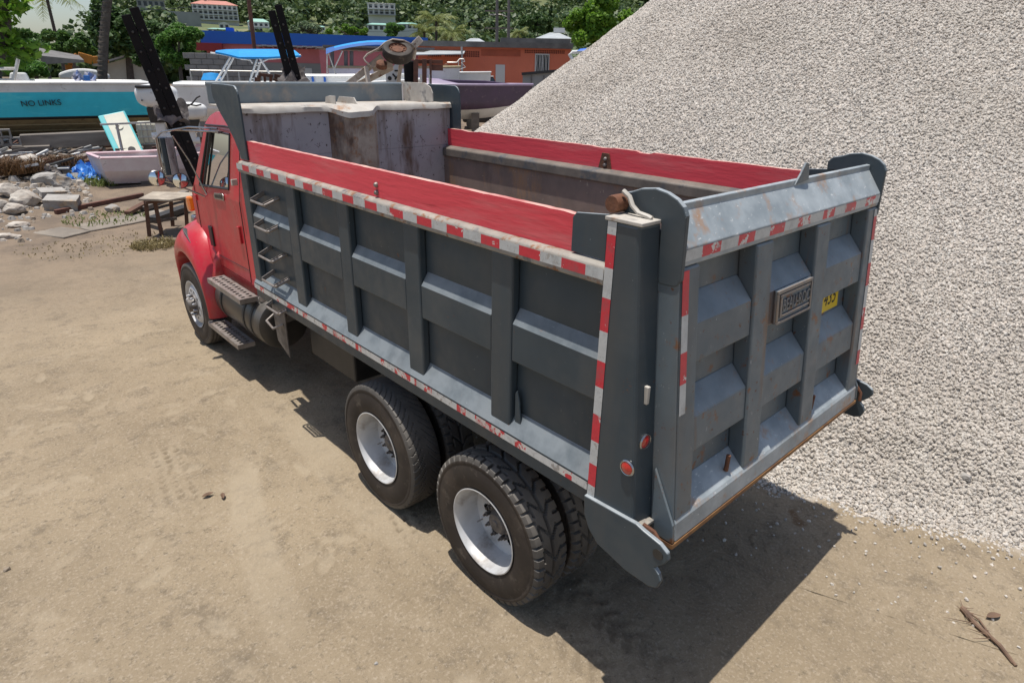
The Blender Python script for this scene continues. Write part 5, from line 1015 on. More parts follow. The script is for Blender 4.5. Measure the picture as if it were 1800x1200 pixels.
b = MB(); b.hexa([(xa-0.5, -0.4, ze-0.12), (xr, -0.4, zr), (xr, 6.3, zr), (xa-0.5, 6.3, ze-0.12), (xa-0.5, -0.4, ze-0.02), (xr, -0.4, zr+0.1), (xr, 6.3, zr+0.1), (xa-0.5, 6.3, ze-0.02)]); b.hexa([(xr+0.01, -0.4, zr), (xb+0.5, -0.4, ze+0.1), (xb+0.5, 6.3, ze+0.1), (xr+0.01, 6.3, zr), (xr+0.01, -0.4, zr+0.1), (xb+0.5, -0.4, ze+0.2), (xb+0.5, 6.3, ze+0.2), (xr+0.01, 6.3, zr+0.1)]); b.build('roof', TIN, t)
b = MB(); b.box(vw.p(230, 1).x, vw.p(236, 1).x, -0.04, 0.02, vw.p(233, 131).z, vw.p(233, 122).z); b.build('window', PANE, t)
vw = View(90, 37); b = MB(); q = [vw.p(22, 62), vw.p(66, 72), vw.p(148, 108), vw.p(70, 98)]
b.hexa([(q[3].x, 0, q[3].z-0.35), (q[2].x, 0, q[2].z-0.05), (q[2].x, 5, q[2].z+0.2), (q[3].x, 5, q[3].z+0.3), (q[3].x, 0, q[3].z), (q[2].x, 0, q[2].z+0.05), (q[2].x, 5, q[2].z+0.3), (q[3].x, 5, q[3].z+0.4)])
for x in (q[3].x+0.15, q[2].x-0.3): b.tube([(x, 0.3, 0), (x, 0.3, q[3].z-0.4)], 0.07, 6); b.tube([(x, 4.5, 0), (x, 4.5, q[3].z-0.2)], 0.07, 6)
o = b.build('shed_roof', CONC); o.location = vw.loc; o.rotation_euler = (0, 0, vw.rz); tag(o, 'low grey shed roof on posts at the left', 'shed')
vw = View(155, 42); t = vw.thing('excavator', 'orange excavator arm folded behind the palm trunk', 'excavator'); YO = mat('excavator_orange', (0.55, 0.22, 0.02), (0.42, 0.16, 0.02), 4, 0.5)
P_ = lambda u, v, dy=0: tuple(vw.p(u, v, dy)); b = MB(); b.bar(P_(119, 112), P_(138, 99), 0.3, 0.35); b.bar(P_(137, 99), P_(162, 106), 0.3, 0.42); b.bar(P_(162, 106), P_(190, 104), 0.25, 0.35); b.bar(P_(120, 114), P_(122, 124), 0.3, 0.4); b.build('boom', YO, t, 0.03)
b = MB(); b.box(vw.p(170, 1).x, vw.p(195, 1).x, 0.5, 3, 0.5, vw.p(180, 142).z); b.build('house', YO, t, 0.05); b = MB(); b.box(vw.p(165, 1).x, vw.p(200, 1).x, 0.3, 0.8, 0, 0.7); b.build('track', BLK, t, 0.1)
vw = View(140, 35); t = vw.thing('white_skiff', 'upturned white skiff hull behind the teal boat', 'boat'); b = MB(); n_ = 14; pr = [(vw.p(95+(186-95)*k/n_, 100).x, vw.p(140, 137).z+(vw.p(140, 121).z-vw.p(140, 137).z)*math.sin(math.pi*(0.08+0.84*k/n_))**0.6) for k in range(n_+1)]
b.prism([(pr[0][0], vw.p(140, 140).z)]+pr+[(pr[-1][0], vw.p(140, 140).z)], 'y', 0, 1.6); b.build('hull', WHITE, t, 0.08)
b = MB(); b.box(pr[1][0], pr[-2][0], 0.3, 1.3, 0, vw.p(140, 141).z); b.build('stand', WOOD, t)
# ================================================================== BOATS AND JUNK
def hull(t, L, Bm, H, bands, rim, deck, x0=0.0, sgn=1, zk=0.0, bowrise=0.25, inner=0.12, rimr=0.045, nst=18, ycen=0.0, full=0.45, names=None, transom=None):
    """bow at x0+sgn*L; bands: (name, lower fraction, upper fraction, material) up the side; section rounds from keel to sheer"""
    def st(k):
        f = k/nst; w_ = Bm/2*(1-max(0, (f-full)/(1-full))**2.3)*(0.92+0.08*min(1, f*4)); return f, max(w_, 0.02), zk+0.30*H*max(0, (f-0.6)/0.4)**2, zk+H+bowrise*f*f
    def pt(k, fr, side):
        f, w_, k0, zs = st(k); y = w_*min(1, (fr/0.38)**0.8 if fr < 0.38 else 1)*(0.86+0.14*fr); z = k0+(zs-k0)*(fr if fr > 0.3 else fr*0.75+0.075*(fr/0.3)); return (x0+sgn*(f*L-(0.0 if f < 1 else 0)+0.10*fr*f*L*0.4), ycen+side*y, z)
    for (nm, a, c, m) in bands:
        b = MB(); sub = 4
        for side in (-1, 1):
            for k in range(nst):
                for j in range(sub):
                    f0, f1 = a+(c-a)*j/sub, a+(c-a)*(j+1)/sub; b.quad(pt(k, f0, side), pt(k+1, f0, side), pt(k+1, f1, side), pt(k, f1, side))
        for j in range(sub):
            f0, f1 = a+(c-a)*j/sub, a+(c-a)*(j+1)/sub; b.quad(pt(0, f0, -1), pt(0, f0, 1), pt(0, f1, 1), pt(0, f1, -1))
        b.build(nm, m, t, 0, True, weld=True)
    b = MB()
    for side in (-1, 1): b.tube([pt(k, 1.0, side) for k in range(nst+1)], rimr, 6)
    b.tube([pt(0, 1.0, -1), pt(0, 1.0, 1)], rimr, 6); b.build('gunwale', rim, t, 0, True)
    b = MB()
    for k in range(nst):
        A = [pt(k, 0.995, s_) for s_ in (-1, 1)]; B = [pt(k+1, 0.995, s_) for s_ in (-1, 1)]; dz = Vector((0, 0, inner))
        b.quad(Vector(A[0])-dz, Vector(A[1])-dz, Vector(B[1])-dz, Vector(B[0])-dz)
    b.build('deck', deck, t, recalc=False); return pt
# ---- teal boat
vw = View(130, 28.5); t = vw.thing('teal_boat', 'long teal wooden boat lettered NO LINKS propped up behind the rubble', 'boat')
xs_ = vw.p(262, 150).x; zk = vw.p(100, 246).z; zsh = vw.p(200, 146).z; H_ = zsh-zk
pt = hull(t, 13.0, 3.2, H_, [('hull_bottom', 0.0, 0.36, OCHRE), ('boot_stripe', 0.36, 0.41, INK), ('hull_side', 0.41, 0.84, TEAL), ('cap_strake', 0.84, 1.0, WHITE)], WHITE, WHITE, xs_, -1, zk, -0.2, 0.1, 0.06, ycen=1.6, full=0.6)
for zf in (0.14, 0.26):
    b = MB(); b.tube([pt(k, zf, -1) for k in range(0, 17)], 0.025, 5); b.build('bilge_strake', OCHRE, t)
zl = zk+0.655*H_-0.02; lx = vw.p(72, 180).x
text_obj('boat_lettering', 'NO LINKS', 0.26, INK, t, Matrix.Translation((lx, 0.03, zl)) @ Matrix.Rotation(math.radians(90), 4, 'X') @ Matrix.Rotation(math.radians(2.2), 4, 'Z'), 0.012, 0, 1.0)
for x in (-3.5, -0.5, 2.2): b = MB(); b.box(x-0.2, x+0.2, 1.0, 2.2, -0.2, zk+0.12); b.build('keel_block', WOOD, t, 0.01)
b = MB(); P_ = lambda u, v, dy=0.6: tuple(vw.p(u, v, dy))
b.tube([P_(20, 160), P_(32, 104)], 0.055, 8); b.tube([P_(-12, 160), P_(-4, 100)], 0.055, 8); b.tube([P_(-4, 121), P_(29, 121)], 0.05, 8); b.tube([P_(-8, 141), P_(25, 141)], 0.05, 8); b.build('ladder_frame', GALV, t, 0, True)
b = MB(); q0, q1 = vw.p(14, 160, 1.0), vw.p(54, 128, 1.0); b.prism([(q0.x, q0.z-0.1), (q1.x, q0.z-0.1), (vw.p(42, 128).x, q1.z), (vw.p(14, 128).x, q1.z)], 'y', 0.8, 1.5); b.build('console', WHITE, t, 0.05)
b = MB(); b.tube([P_(18, 158, 0.75), P_(24, 148, 0.75), P_(36, 147, 0.75), P_(52, 158, 0.75)], 0.06, 8); b.build('fender_ring', PINKR, t, 0, True)
b = MB(); b.box(vw.p(116, 1).x, vw.p(128, 1).x, 0.9, 1.2, vw.p(120, 147).z, vw.p(120, 133).z); b.build('blue_bin', NAVY, t, 0.02)
vw2 = View(150, 28.8)
def cloth(name, label, cat, vw, quad, m, amp, seed, n=16, free=True, parent=None):
    """crumpled sheet over a quad of frame points"""
    b = MB(); A, B, C_, D_ = [Vector(q) for q in quad]; G = []
    for i in range(n+1):
        row = []
        for j in range(n+1):
            p = A.lerp(B, i/n).lerp(D_.lerp(C_, i/n), j/n); p = p+Vector((mnoise.noise(p*4+Vector((seed, 0, 0)))*amp, mnoise.noise(p*4+Vector((0, seed, 0)))*amp, abs(mnoise.noise(p*5.5+Vector((0, 0, seed))))*amp*2.2+mnoise.noise(p*14)*amp*0.5)); row.append(p)
        G.append(row)
    for i in range(n):
        for j in range(n): b.quad(G[i][j], G[i+1][j], G[i+1][j+1], G[i][j+1])
    o = b.build(name, m, parent, 0, False, weld=True, recalc=False)
    if parent is None: o.location = vw.loc; o.rotation_euler = (0, 0, vw.rz); tag(o, label, cat)
    return o
q = vw2.p(130, 143, 0.9); q2 = vw2.p(168, 143, 0.9); cloth('tarpaulin', 'crumpled beige and blue sheet lying on the teal boat deck', 'tarpaulin', vw2, [(q.x, 0.9, q.z), (q2.x, 0.9, q.z), (q2.x, 1.7, q.z), (q.x, 1.7, q.z)], mat('sheet_beige', (0.45, 0.40, 0.34), (0.08, 0.16, 0.40), 3, 0.8), 0.22, 3)
# ---- outboard motors on the white stern
def outboard(vw, u, vt, vb, wpx, label, tilt, m):
    t = vw.thing('outboard_motor', label, 'outboard motor'); c = vw.p(u, (vt+vb)/2); W = abs((vw.p(u+wpx/2, 150)-vw.p(u, 150)).x); Hh = (vw.p(u, vt).z-vw.p(u, vb).z)/2; b = MB(); n_ = 14; rings = []
    for k in range(n_+1):
        f = -1+2*k/n_; s_ = (1-abs(f)**3.2)**0.5 if abs(f) < 1 else 0.02; rings.append([(c.x+W*max(s_, 0.05)*(1.0+0.06*f)*math.copysign(abs(math.cos(a))**0.65, math.cos(a)), 0.3*max(s_, 0.05)*math.copysign(abs(math.sin(a))**0.65, math.sin(a))+0.2, c.z+Hh*f) for a in [2*math.pi*j/20 for j in range(20)]])
    for A, B in zip(rings, rings[1:]):
        for j in range(20): b.quad(A[j], A[(j+1) % 20], B[(j+1) % 20], B[j])
    b.build('cowl', m, t, 0, 'all', weld=True)
    b = MB(); b.hexa([(c.x-W*0.55, 0.05, c.z-Hh*2.1), (c.x+W*0.2, 0.05, c.z-Hh*2.1), (c.x+W*0.2, 0.35, c.z-Hh*2.1), (c.x-W*0.55, 0.35, c.z-Hh*2.1), (c.x-W*0.6, 0.0, c.z-Hh*0.9), (c.x+W*0.5, 0.0, c.z-Hh*0.9), (c.x+W*0.5, 0.4, c.z-Hh*0.9), (c.x-W*0.6, 0.4, c.z-Hh*0.9)]); b.build('midsection', BLK, t, 0.03)
    b = MB(); b.box(c.x-W*0.35, c.x+W*0.1, 0.12, 0.28, c.z-Hh*3.2, c.z-Hh*2.1); b.prism([(c.x-W*0.5, c.z-Hh*3.2), (c.x+W*0.2, c.z-Hh*3.2), (c.x-W*0.1, c.z-Hh*3.9), (c.x-W*0.4, c.z-Hh*3.9)], 'y', 0.17, 0.23); b.tube([(c.x-W*0.6, 0.2, c.z-Hh*3.2), (c.x+W*0.3, 0.2, c.z-Hh*3.2)], 0.09, 10); b.build('gear_leg', WHITE, t, 0.02)
    return t, c, W, Hh
vw = View(278, 19.5); t, c, W, Hh = outboard(vw, 276, 147, 192, 76, 'large white outboard motor crossed by the black beam', 0, WHITE)
b = MB(); b.box(c.x-W*0.92, c.x+W*0.6, -0.11, 0.1, c.z+Hh*0.62, c.z+Hh*0.86); b.build('air_intake', PLASTIC, t, 0.03)
for k in (-0.75, -0.1, 0.5): b = MB(); b.box(c.x+W*k, c.x+W*k+0.03, -0.125, 0.05, c.z-Hh*0.35, c.z-Hh*0.25); b.build('cowl_clip', PLASTIC, t)
vw = View(338, 19.3); t, c, W, Hh = outboard(vw, 334, 180, 213, 62, 'white motor cover wrapped with dark straps near the cab roof', 0, WHITE)
b = MB(); b.tube([tuple(vw.p(u, v, -0.14)) for u, v in ((308, 180), (316, 183), (328, 188), (338, 182), (346, 172), (352, 169))], 0.02, 6); b.tube([tuple(vw.p(u, v, -0.14)) for u, v in ((314, 178), (322, 184), (333, 184), (345, 186), (354, 184))], 0.02, 6); b.build('strap', PLASTIC, t, 0, True)
# ---- white boat with the blue T-top
vw = View(430, 20.5); t = vw.thing('white_boat', 'white sport boat carrying a pipe frame with blue canvas top', 'boat'); P_ = lambda u, v, dy=1.0: tuple(vw.p(u, v, dy))
zs = vw.p(400, 150, 0).z; xl = vw.p(308, 170).x
hull(t, 7.0, 2.6, zs-1.45, [('hull_bottom', 0.0, 0.4, WHITE), ('hull_side', 0.4, 1.0, WHITE)], WHITE, WHITE, xl, 1, 1.45, 0.2, 0.05, 0.05, ycen=1.4, full=0.5)
for k in range(3): b = MB(); b.box(vw.p(347+12*k, 1).x, vw.p(352+12*k, 1).x, 0.02, 0.09, vw.p(350, 157+k).z, vw.p(350, 152+k).z); b.build('port_light', CYAN, t)
b = MB(); b.box(0.6, 0.9, 0.9, 1.7, 0, 1.5); b.build('keel_stand', WOOD, t); b = MB(); b.box(3.2, 3.5, 0.9, 1.7, 0, 1.5); b.build('keel_stand', WOOD, t)
R_ = [((376, 150), (405, 101)), ((384, 150), (411, 101)), ((437, 150), (452, 104)), ((445, 150), (460, 104))]
b = MB()
for (a, c) in R_: b.tube([P_(*a, 0.8), P_(*c, 0.8)], 0.028, 8); b.tube([P_(*a, 1.9), P_(*c, 1.9)], 0.028, 8)
for f in (0.25, 0.5, 0.75):
    for (i, j) in ((0, 1), (2, 3)): a = Vector(P_(*R_[i][0], 0.8)).lerp(Vector(P_(*R_[i][1], 0.8)), f); c = Vector(P_(*R_[j][0], 0.8)).lerp(Vector(P_(*R_[j][1], 0.8)), f); b.tube([a, c], 0.018, 6)
b.tube([P_(370, 93, 0.75), P_(386, 95, 0.75), P_(406, 99, 0.75), P_(424, 104, 0.75), P_(440, 106, 0.75), P_(444, 112, 0.75)], 0.022, 8); b.tube([P_(453, 112, 0.75), P_(472, 104, 0.75), P_(500, 102, 0.75), P_(522, 101, 0.75), P_(529, 97, 0.75)], 0.022, 8); b.tube([P_(456, 102, 0.75), P_(474, 130, 0.75)], 0.03, 8); b.tube([P_(510, 112, 0.75), P_(540, 147, 0.75)], 0.03, 8); b.build('canopy_frame', WHITE, t, 0, True)
b = MB(); C1 = [P_(385, 90, 0.7), P_(420, 101, 0.7), P_(455, 100.5, 0.7), P_(528, 97, 0.7)]; zc0 = vw.p(450, 89, 0.7).z
front = [P_(378, 91, 0.7), P_(398, 95, 0.7), P_(420, 100.5, 0.7), P_(470, 100.5, 0.7), P_(529, 97.5, 0.7)]; back = [P_(380, 89, 2.3), P_(398, 87, 2.3), P_(420, 86.5, 2.3), P_(480, 86.5, 2.3), P_(518, 88.5, 2.3)]
for k in range(4):
    b.quad(front[k], front[k+1], back[k+1], back[k]); dz = Vector((0, 0, 0.05)); b.quad(Vector(front[k])-dz, Vector(front[k+1])-dz, front[k+1], front[k]); b.quad(Vector(front[k])-dz, Vector(front[k+1])-dz, Vector(back[k+1])-dz, Vector(back[k])-dz)
b.build('canvas_top', CYAN, t, 0, False, weld=True)
b = MB(); b.lathe([(0.0, 0.2), (0.2, 0.18), (0.3, 0.0)], P_(373, 141, 1.2), 'z', 12); b.build('blue_cover', CYAN, t, 0, True)
# ---- second boat with bimini
vw = View(640, 22); t = vw.thing('bimini_boat', 'white boat with blue stripes under a blue bimini behind the truck headboard', 'boat'); P_ = lambda u, v, dy=1.0: tuple(vw.p(u, v, dy))
hull(t, 3.9, 2.3, vw.p(560, 134).z-0.9, [('hull_bottom', 0.0, 0.4, WHITE), ('hull_side', 0.4, 1.0, WHITE)], WHITE, WHITE, vw.p(505, 150).x, 1, 0.9, 0.1, 0.06, 0.04, ycen=1.2)
for u in (536, 558): b = MB(); b.box(vw.p(u-2, 1).x, vw.p(u+2, 1).x, -0.02, 0.1, vw.p(u, 147).z, vw.p(u, 136).z); b.build('blue_stripe', BLUE, t)
b = MB(); b.box(0.2, 0.7, 0.9, 1.6, 0, 0.65); b.build('keel_stand', WOOD, t)
b = MB()
for (p0, p1) in (((576, 90), (596, 147)), ((602, 90), (588, 120)), ((575, 92), (575, 140))): b.tube([P_(*p0, 0.4), P_(*p1, 0.4)], 0.02, 6)
b.build('bimini_pole', GALV, t)
b = MB(); n_ = 8
for k in range(n_):
    def sec(f): u = 573+(690-573)*f; v = 91-14*math.sin(math.pi*min(1, 0.06+f*0.62))-4*f; return [P_(u, v+(7 if f < 0.05 else 5), 0.3), P_(u, v, 0.45), P_(u, v-3, 1.2), P_(u, v, 2.2)]
    A, B = sec(k/n_), sec((k+1)/n_)
    for j in range(3): b.quad(A[j], B[j], B[j+1], A[j+1], 1 if (k < 1 or j == 0) else 0)
b.build('bimini_canvas', [CYAN, NAVY], t, 0, False, weld=True)
vw = View(620, 27); b = MB()
for u in (584, 608, 618): b.tube([tuple(vw.p(u, 150)), tuple(vw.p(u, 90))], 0.07, 8)
b.box(vw.p(560, 1).x, vw.p(760, 1).x, -0.3, 4, vw.p(620, 84).z, vw.p(620, 81).z); o = b.build('open_shed', CONC); o.location = vw.loc; o.rotation_euler = (0, 0, vw.rz); tag(o, 'dark open shed on black posts behind the bimini boat', 'shed')
vw = View(610, 26); t = vw.thing('stored_boat', 'grey white hull stored inside the dark open shed', 'boat'); hull(t, 5.0, 2.0, vw.p(600, 118).z-0.5, [('hull_side', 0.0, 1.0, WHITE)], OCHRE, WHITE, vw.p(565, 1).x, 1, 0.5, 0.1, 0.06, 0.05, ycen=1.8); b = MB(); b.box(0, 0.4, 1.2, 2.2, 0, 0.52); b.build('keel_stand', WOOD, t)
# ---- black beams
for (D, top, bot, lab) in ((12.6, (228, 20), (330, 268), 'pair of black bolted beams leaning in front of the teal boat'), (14.2, (483, 14), (520, 152), 'second pair of black beams rising behind the headboard')):
    vw = View(bot[0], D); t = vw.thing('black_beam', lab, 'beam'); A, B = vw.p(*bot), vw.p(*top); d = (B-A).normalized(); A = A-d*((A.z)/d.z)*1.0; side = Vector((d.z, 0, -d.x))*0.066
    for s_ in (-1, 1):
        b = MB(); b.bar(A+side*s_, B+side*s_+Vector((0, 0, 0.04*s_)), 0.14, 0.115); o = b.build('beam', BLKB, t, 0.01)
        L_ = (B-A).length
        for k in range(10):
            p = A.lerp(B, 0.30+0.07*k)+side*s_*1.1; b = MB(); b.lathe([(0.0, -0.012), (0.018, -0.01), (0.02, 0.0)], (p.x, p.y-0.071, p.z), 'y', 8); b.build('bolt_head', BLK, t)
    m_ = A.lerp(B, 0.62 if D < 13 else 0.72); cl = cloth('rag', None, None, vw, [m_+Vector((-0.25, -0.12, -0.15)), m_+Vector((0.28, -0.12, -0.2)), m_+Vector((0.28, 0.1, 0.12)), m_+Vector((-0.25, 0.1, 0.14))], mat('dark_rag', (0.05, 0.045, 0.045), (0.16, 0.14, 0.13), 6, 0.9), 0.10, D, 10, parent=t)
vw = View(475, 15.0); t = vw.thing('scrap_frame', 'rusty timber and metal scrap stacked behind the headboard left of the beams', 'scrap'); P_ = lambda u, v, dy=0: tuple(vw.p(u, v, dy))
for k, (p0, p1, w_) in enumerate((((455, 131), (480, 134), 0.06), ((455, 133), (455, 160), 0.07), ((476, 133), (476, 160), 0.06), ((480, 140), (510, 149), 0.05), ((465, 133), (467, 160), 0.05), ((482, 134), (500, 138), 0.10), ((450, 136), (448, 160), 0.05))): b = MB(); b.bar(P_(*p0, 0.05*k), P_(*p1, 0.05*k), w_, w_); b.build('scrap_piece', RBAR if k % 2 == 0 else RWOOD, t, 0.005)
b = MB(); b.box(-0.8, 0.6, 0.3, 1.0, 0, vw.p(475, 158).z); b.build('scrap_base', WOOD, t, 0.02)
# ---- upturned trailer
vw = View(680, 14.6); t = vw.thing('boat_trailer', 'upturned beige boat trailer with its wheel in the air', 'trailer'); P_ = lambda u, v, dy=0: tuple(vw.p(u, v, dy)); TB = mat('trailer_paint', (0.46, 0.41, 0.35), (0.36, 0.30, 0.24), 5, 0.6, layers=[((0.16, 0.08, 0.045), 6, 0.56, 0.68)])
b = MB(); b.bar(P_(600, 158, 0.2), P_(672, 100, 0.2), 0.10, 0.13); b.bar(P_(628, 150, 0.5), P_(690, 118, 0.5), 0.10, 0.13); b.bar(P_(648, 148, 0), P_(644, 118, 0.1), 0.10, 0.12); b.bar(P_(655, 120, 0.3), P_(690, 112, 0.3), 0.13, 0.16); b.bar(P_(700, 150, 0.4), P_(705, 108, 0.4), 0.08, 0.08); b.build('frame', TB, t, 0.01)
arc_ = [P_(u, v, -0.05) for u, v in ((651, 117), (641, 109), (638, 102), (645, 94), (665, 84), (676, 74), (690, 68), (710, 70), (722, 76))]
b = MB()
for A, B in zip(arc_, arc_[1:]): dv = Vector((0, 0.36, 0)); b.quad(A, B, Vector(B)+dv, Vector(A)+dv)
o = b.build('wheel_guard', TB, t, 0, 'all', weld=True); so_ = o.modifiers.new('t', 'SOLIDIFY'); so_.thickness = 0.03
c = vw.p(699, 92, -0.15); R0 = 0.31
b = MB(); b.lathe([(R0*0.60, 0.10), (R0*0.80, 0.115), (R0*0.95, 0.10), (R0, 0.05), (R0, -0.07), (R0*0.9, -0.11), (R0*0.6, -0.10)], (0, 0, 0), 'z', 32); wh = b.build('tyre', WALL, t, 0, True, loc=c); wh.rotation_euler = (math.radians(32), math.radians(4), 0)
b = MB(); b.lathe([(R0*0.61, 0.09), (R0*0.56, 0.06), (R0*0.40, 0.05), (R0*0.36, 0.075), (R0*0.16, 0.08), (0.0, 0.08)], (0, 0, 0), 'z', 24)
for k in range(12): a = k*math.pi/6; b.lathe([(0.022, 0.05), (0.02, 0.068), (0.0, 0.07)], (R0*0.48*math.cos(a), R0*0.48*math.sin(a), 0), 'z', 6)
b.build('rim', RUST, wh, 0, True)
c2 = vw.p(671, 113, -0.1); b = MB(); b.lathe([(0.0, 0.06), (0.07, 0.06), (0.11, 0.03), (0.12, -0.06), (0.07, -0.09), (0.0, -0.09)], (0, 0, 0), 'z', 20); h_ = b.build('brake_drum', RUST, t, 0, True, loc=c2); h_.rotation_euler = (math.radians(30), math.radians(8), 0)
b = MB(); b.bar(P_(726, 82, 0.1), P_(740, 68, 0.1), 0.12, 0.14); b.tube([P_(722, 77, 0.1), P_(730, 88, 0.1), P_(727, 104, 0.2)], 0.04, 8); b.build('axle_arm', TB, t, 0.01)
vw = View(740, 16.5); t = vw.thing('rusty_rack', 'dark rusty rack with brown uprights behind the headboard right end', 'rack'); P_ = lambda u, v, dy=0: tuple(vw.p(u, v, dy))
for (u, w_) in ((731, 0.11), (746, 0.11), (757, 0.05)): b = MB(); b.bar(P_(u, 170), P_(u, 104), w_, 0.12); b.build('upright', RBAR, t, 0.006)
b = MB(); b.box(vw.p(704, 1).x, vw.p(724, 1).x, 0.1, 0.7, 0.4, vw.p(715, 106).z); b.build('black_bundle', BLKB, t, 0.04)
b = MB(); b.box(vw.p(727, 1).x, vw.p(776, 1).x, 0.02, 0.12, vw.p(740, 112).z, vw.p(740, 105).z); b.box(vw.p(751, 1).x, vw.p(776, 1).x, 0.02, 0.1, vw.p(740, 124).z, vw.p(740, 113).z); b.build('shelf_plate', RBAR, t, 0.005)
b = MB(); b.box(vw.p(733, 1).x, vw.p(737, 1).x, -0.06, 0.0, 1.6, vw.p(735, 131).z); b.build('white_post', HW, t); b = MB(); b.box(vw.p(749, 1).x, vw.p(753, 1).x, -0.06, 0.0, 1.6, vw.p(751, 131).z); b.build('white_post', HW, t)
vw = View(692, 17); t = vw.thing('white_board', 'white signboard with black drawings behind the trailer wheel', 'sign'); q0, q1 = vw.p(680, 165), vw.p(703, 108); b = MB(); b.prism([(q0.x, 0), (q1.x, 0), (q1.x, q1.z), (vw.p(696, 1).x, q1.z), (q0.x, vw.p(690, 128).z)], 'y', 0, 0.03); b.build('board', HW, t)
b = MB(); b.box(vw.p(687, 1).x, vw.p(699, 1).x, -0.012, -0.001, vw.p(690, 126).z, vw.p(690, 123).z); b.bar(tuple(vw.p(690, 130, -0.008)), tuple(vw.p(697, 138, -0.008)), 0.01, 0.04); b.bar(tuple(vw.p(694, 140, -0.008)), tuple(vw.p(700, 133, -0.008)), 0.01, 0.035); b.lathe([(0.05, 0), (0.05, -0.008), (0.0, -0.008)], tuple(vw.p(685, 138, -0.001)), 'y', 12); b.build('drawing', INK, t)
# ---- purple boat, white launch and the dark car behind it
vw = View(830, 25); t = vw.thing('purple_boat', 'faded purple speedboat on stands at the foot of the gravel heap', 'boat'); zk = vw.p(830, 214).z; zs = vw.p(790, 150).z
xb = vw.p(940, 150).x; L_ = 7.2; hull(t, L_*0.985, 2.3, zs-zk, [('hull_bottom', 0.0, 0.30, WHITE), ('hull_side', 0.30, 0.80, PURP), ('rub_band', 0.80, 1.0, PURP)], PURPD, PURPD, xb-L_*1.02, 1, zk, 0.05, -0.02, 0.05, ycen=1.1, full=0.35)
b = MB(); b.box(xb-L_*0.65, xb-L_*0.63, -0.02, 0.7, zk+0.25, zs-0.3); b.build('side_patch', WHITE, t)
for yy in (0.75, 1.45): b = MB(); b.prism([(xb-L_*0.85, zs+0.02), (xb-L_*0.10, zs+0.06), (xb-L_*0.25, zs+0.16), (xb-L_*0.80, zs+0.20)], 'y', yy, yy+0.12); b.build('deck_strake', PURP, t, 0.02)
b = MB(); b.hexa([(xb-L_*0.80, 0.4, zs), (xb-L_*0.35, 0.6, zs), (xb-L_*0.35, 1.7, zs), (xb-L_*0.80, 1.8, zs), (xb-L_*0.74, 0.6, zs+0.28), (xb-L_*0.50, 0.7, zs+0.2), (xb-L_*0.50, 1.6, zs+0.2), (xb-L_*0.74, 1.7, zs+0.28)]); b.build('fore_deck', PURPD, t, 0.06)
for x in (xb-2.2, xb-4.5): b = MB(); b.box(x-0.15, x+0.15, 0.6, 1.7, 0, zk+0.25); b.build('keel_block', WOOD, t)
vw = View(790, 30); t = vw.thing('white_launch', 'white launch with bent bow rail in front of the orange building', 'boat'); zs = vw.p(790, 128).z; xl = vw.p(752, 1).x; hull(t, 2.6, 1.6, zs-0.9, [('hull_side', 0.0, 1.0, WHITE)], WHITE, WHITE, xl, 1, 0.9, 0.05, 0.03, 0.04, ycen=0.8)
P_ = lambda u, v, dy=0.6: tuple(vw.p(u, v, dy)); b = MB(); b.tube([P_(786, 110), P_(803, 110), P_(808, 104), P_(815, 104), P_(817, 108), P_(811, 110), P_(818, 118), P_(806, 123), P_(806, 108)], 0.025, 6); b.build('bow_rail', GALV, t, 0, True); b = MB(); b.tube([P_(786, 130), P_(786, 113)], 0.025, 6); b.lathe([(0.12, 0), (0.1, 0.1), (0, 0.14)], P_(784, 118), 'z', 10); b.build('deck_light', RUST, t); b = MB(); b.box(0, 0.4, 0.5, 1.1, 0, 0.92); b.build('keel_stand', WOOD, t)
vw = View(860, 34); t = vw.thing('parked_car', 'dark parked car roof showing above the purple boat', 'car'); q0, q1 = vw.p(812, 150), vw.p(903, 150); zr = vw.p(860, 136).z
b = MB(); b.hexa([(q0.x, 0, 0.35), (q1.x, 0, 0.35), (q1.x, 1.7, 0.35), (q0.x, 1.7, 0.35), (q0.x, 0, 0.95), (q1.x, 0, 0.95), (q1.x, 1.7, 0.95), (q0.x, 1.7, 0.95)]); b.build('body', PLASTIC, t, 0.12); b = MB(); b.hexa([(q0.x+0.1, 0.08, 0.951), (q1.x-0.4, 0.08, 0.951), (q1.x-0.4, 1.62, 0.951), (q0.x+0.1, 1.62, 0.951), (q0.x+0.5, 0.25, zr), (q1.x-1.0, 0.25, zr), (q1.x-1.0, 1.45, zr), (q0.x+0.5, 1.45, zr)]); b.build('cabin', PANE, t, 0.08); b = MB(); b.box(q0.x+0.5, q1.x-1.0, 0.25, 1.45, zr+0.001, zr+0.06); b.build('roof', GALV, t, 0.03)
for x in (q0.x+0.5, q1.x-0.5): b = MB(); b.lathe([(0.0, -0.02), (0.3, 0.0), (0.31, 0.1), (0.31, 0.2)], (x, 0, 0.31), 'y', 20); b.build('wheel', RUB, t)
vw = View(960, 33); t = vw.thing('metal_bin', 'grey sheet metal skip half hidden by the gravel heap', 'skip'); A_, B_, C_ = vw.p(918, 160), vw.p(928, 128), vw.p(1010, 123)
b = MB(); b.hexa([(A_.x, 0, 0), (C_.x, 0, 0), (C_.x, 2.2, 0), (A_.x, 2.2, 0), (B_.x-0.25, 0, B_.z-0.1), (C_.x, 0, C_.z), (C_.x, 2.2, C_.z), (B_.x-0.25, 2.2, B_.z-0.1)]); b.build('side', GREYW, t, 0.01); b = MB(); b.bar((B_.x-0.3, -0.06, B_.z-0.06), (C_.x, -0.06, C_.z+0.02), 0.12, 0.12); b.build('rim', PLASTIC, t)
for x in (B_.x+0.15, B_.x+0.75, B_.x+1.4): b = MB(); b.box(x, x+0.06, -0.05, -0.001, 0, B_.z-0.12); b.build('side_rib', CONC, t)
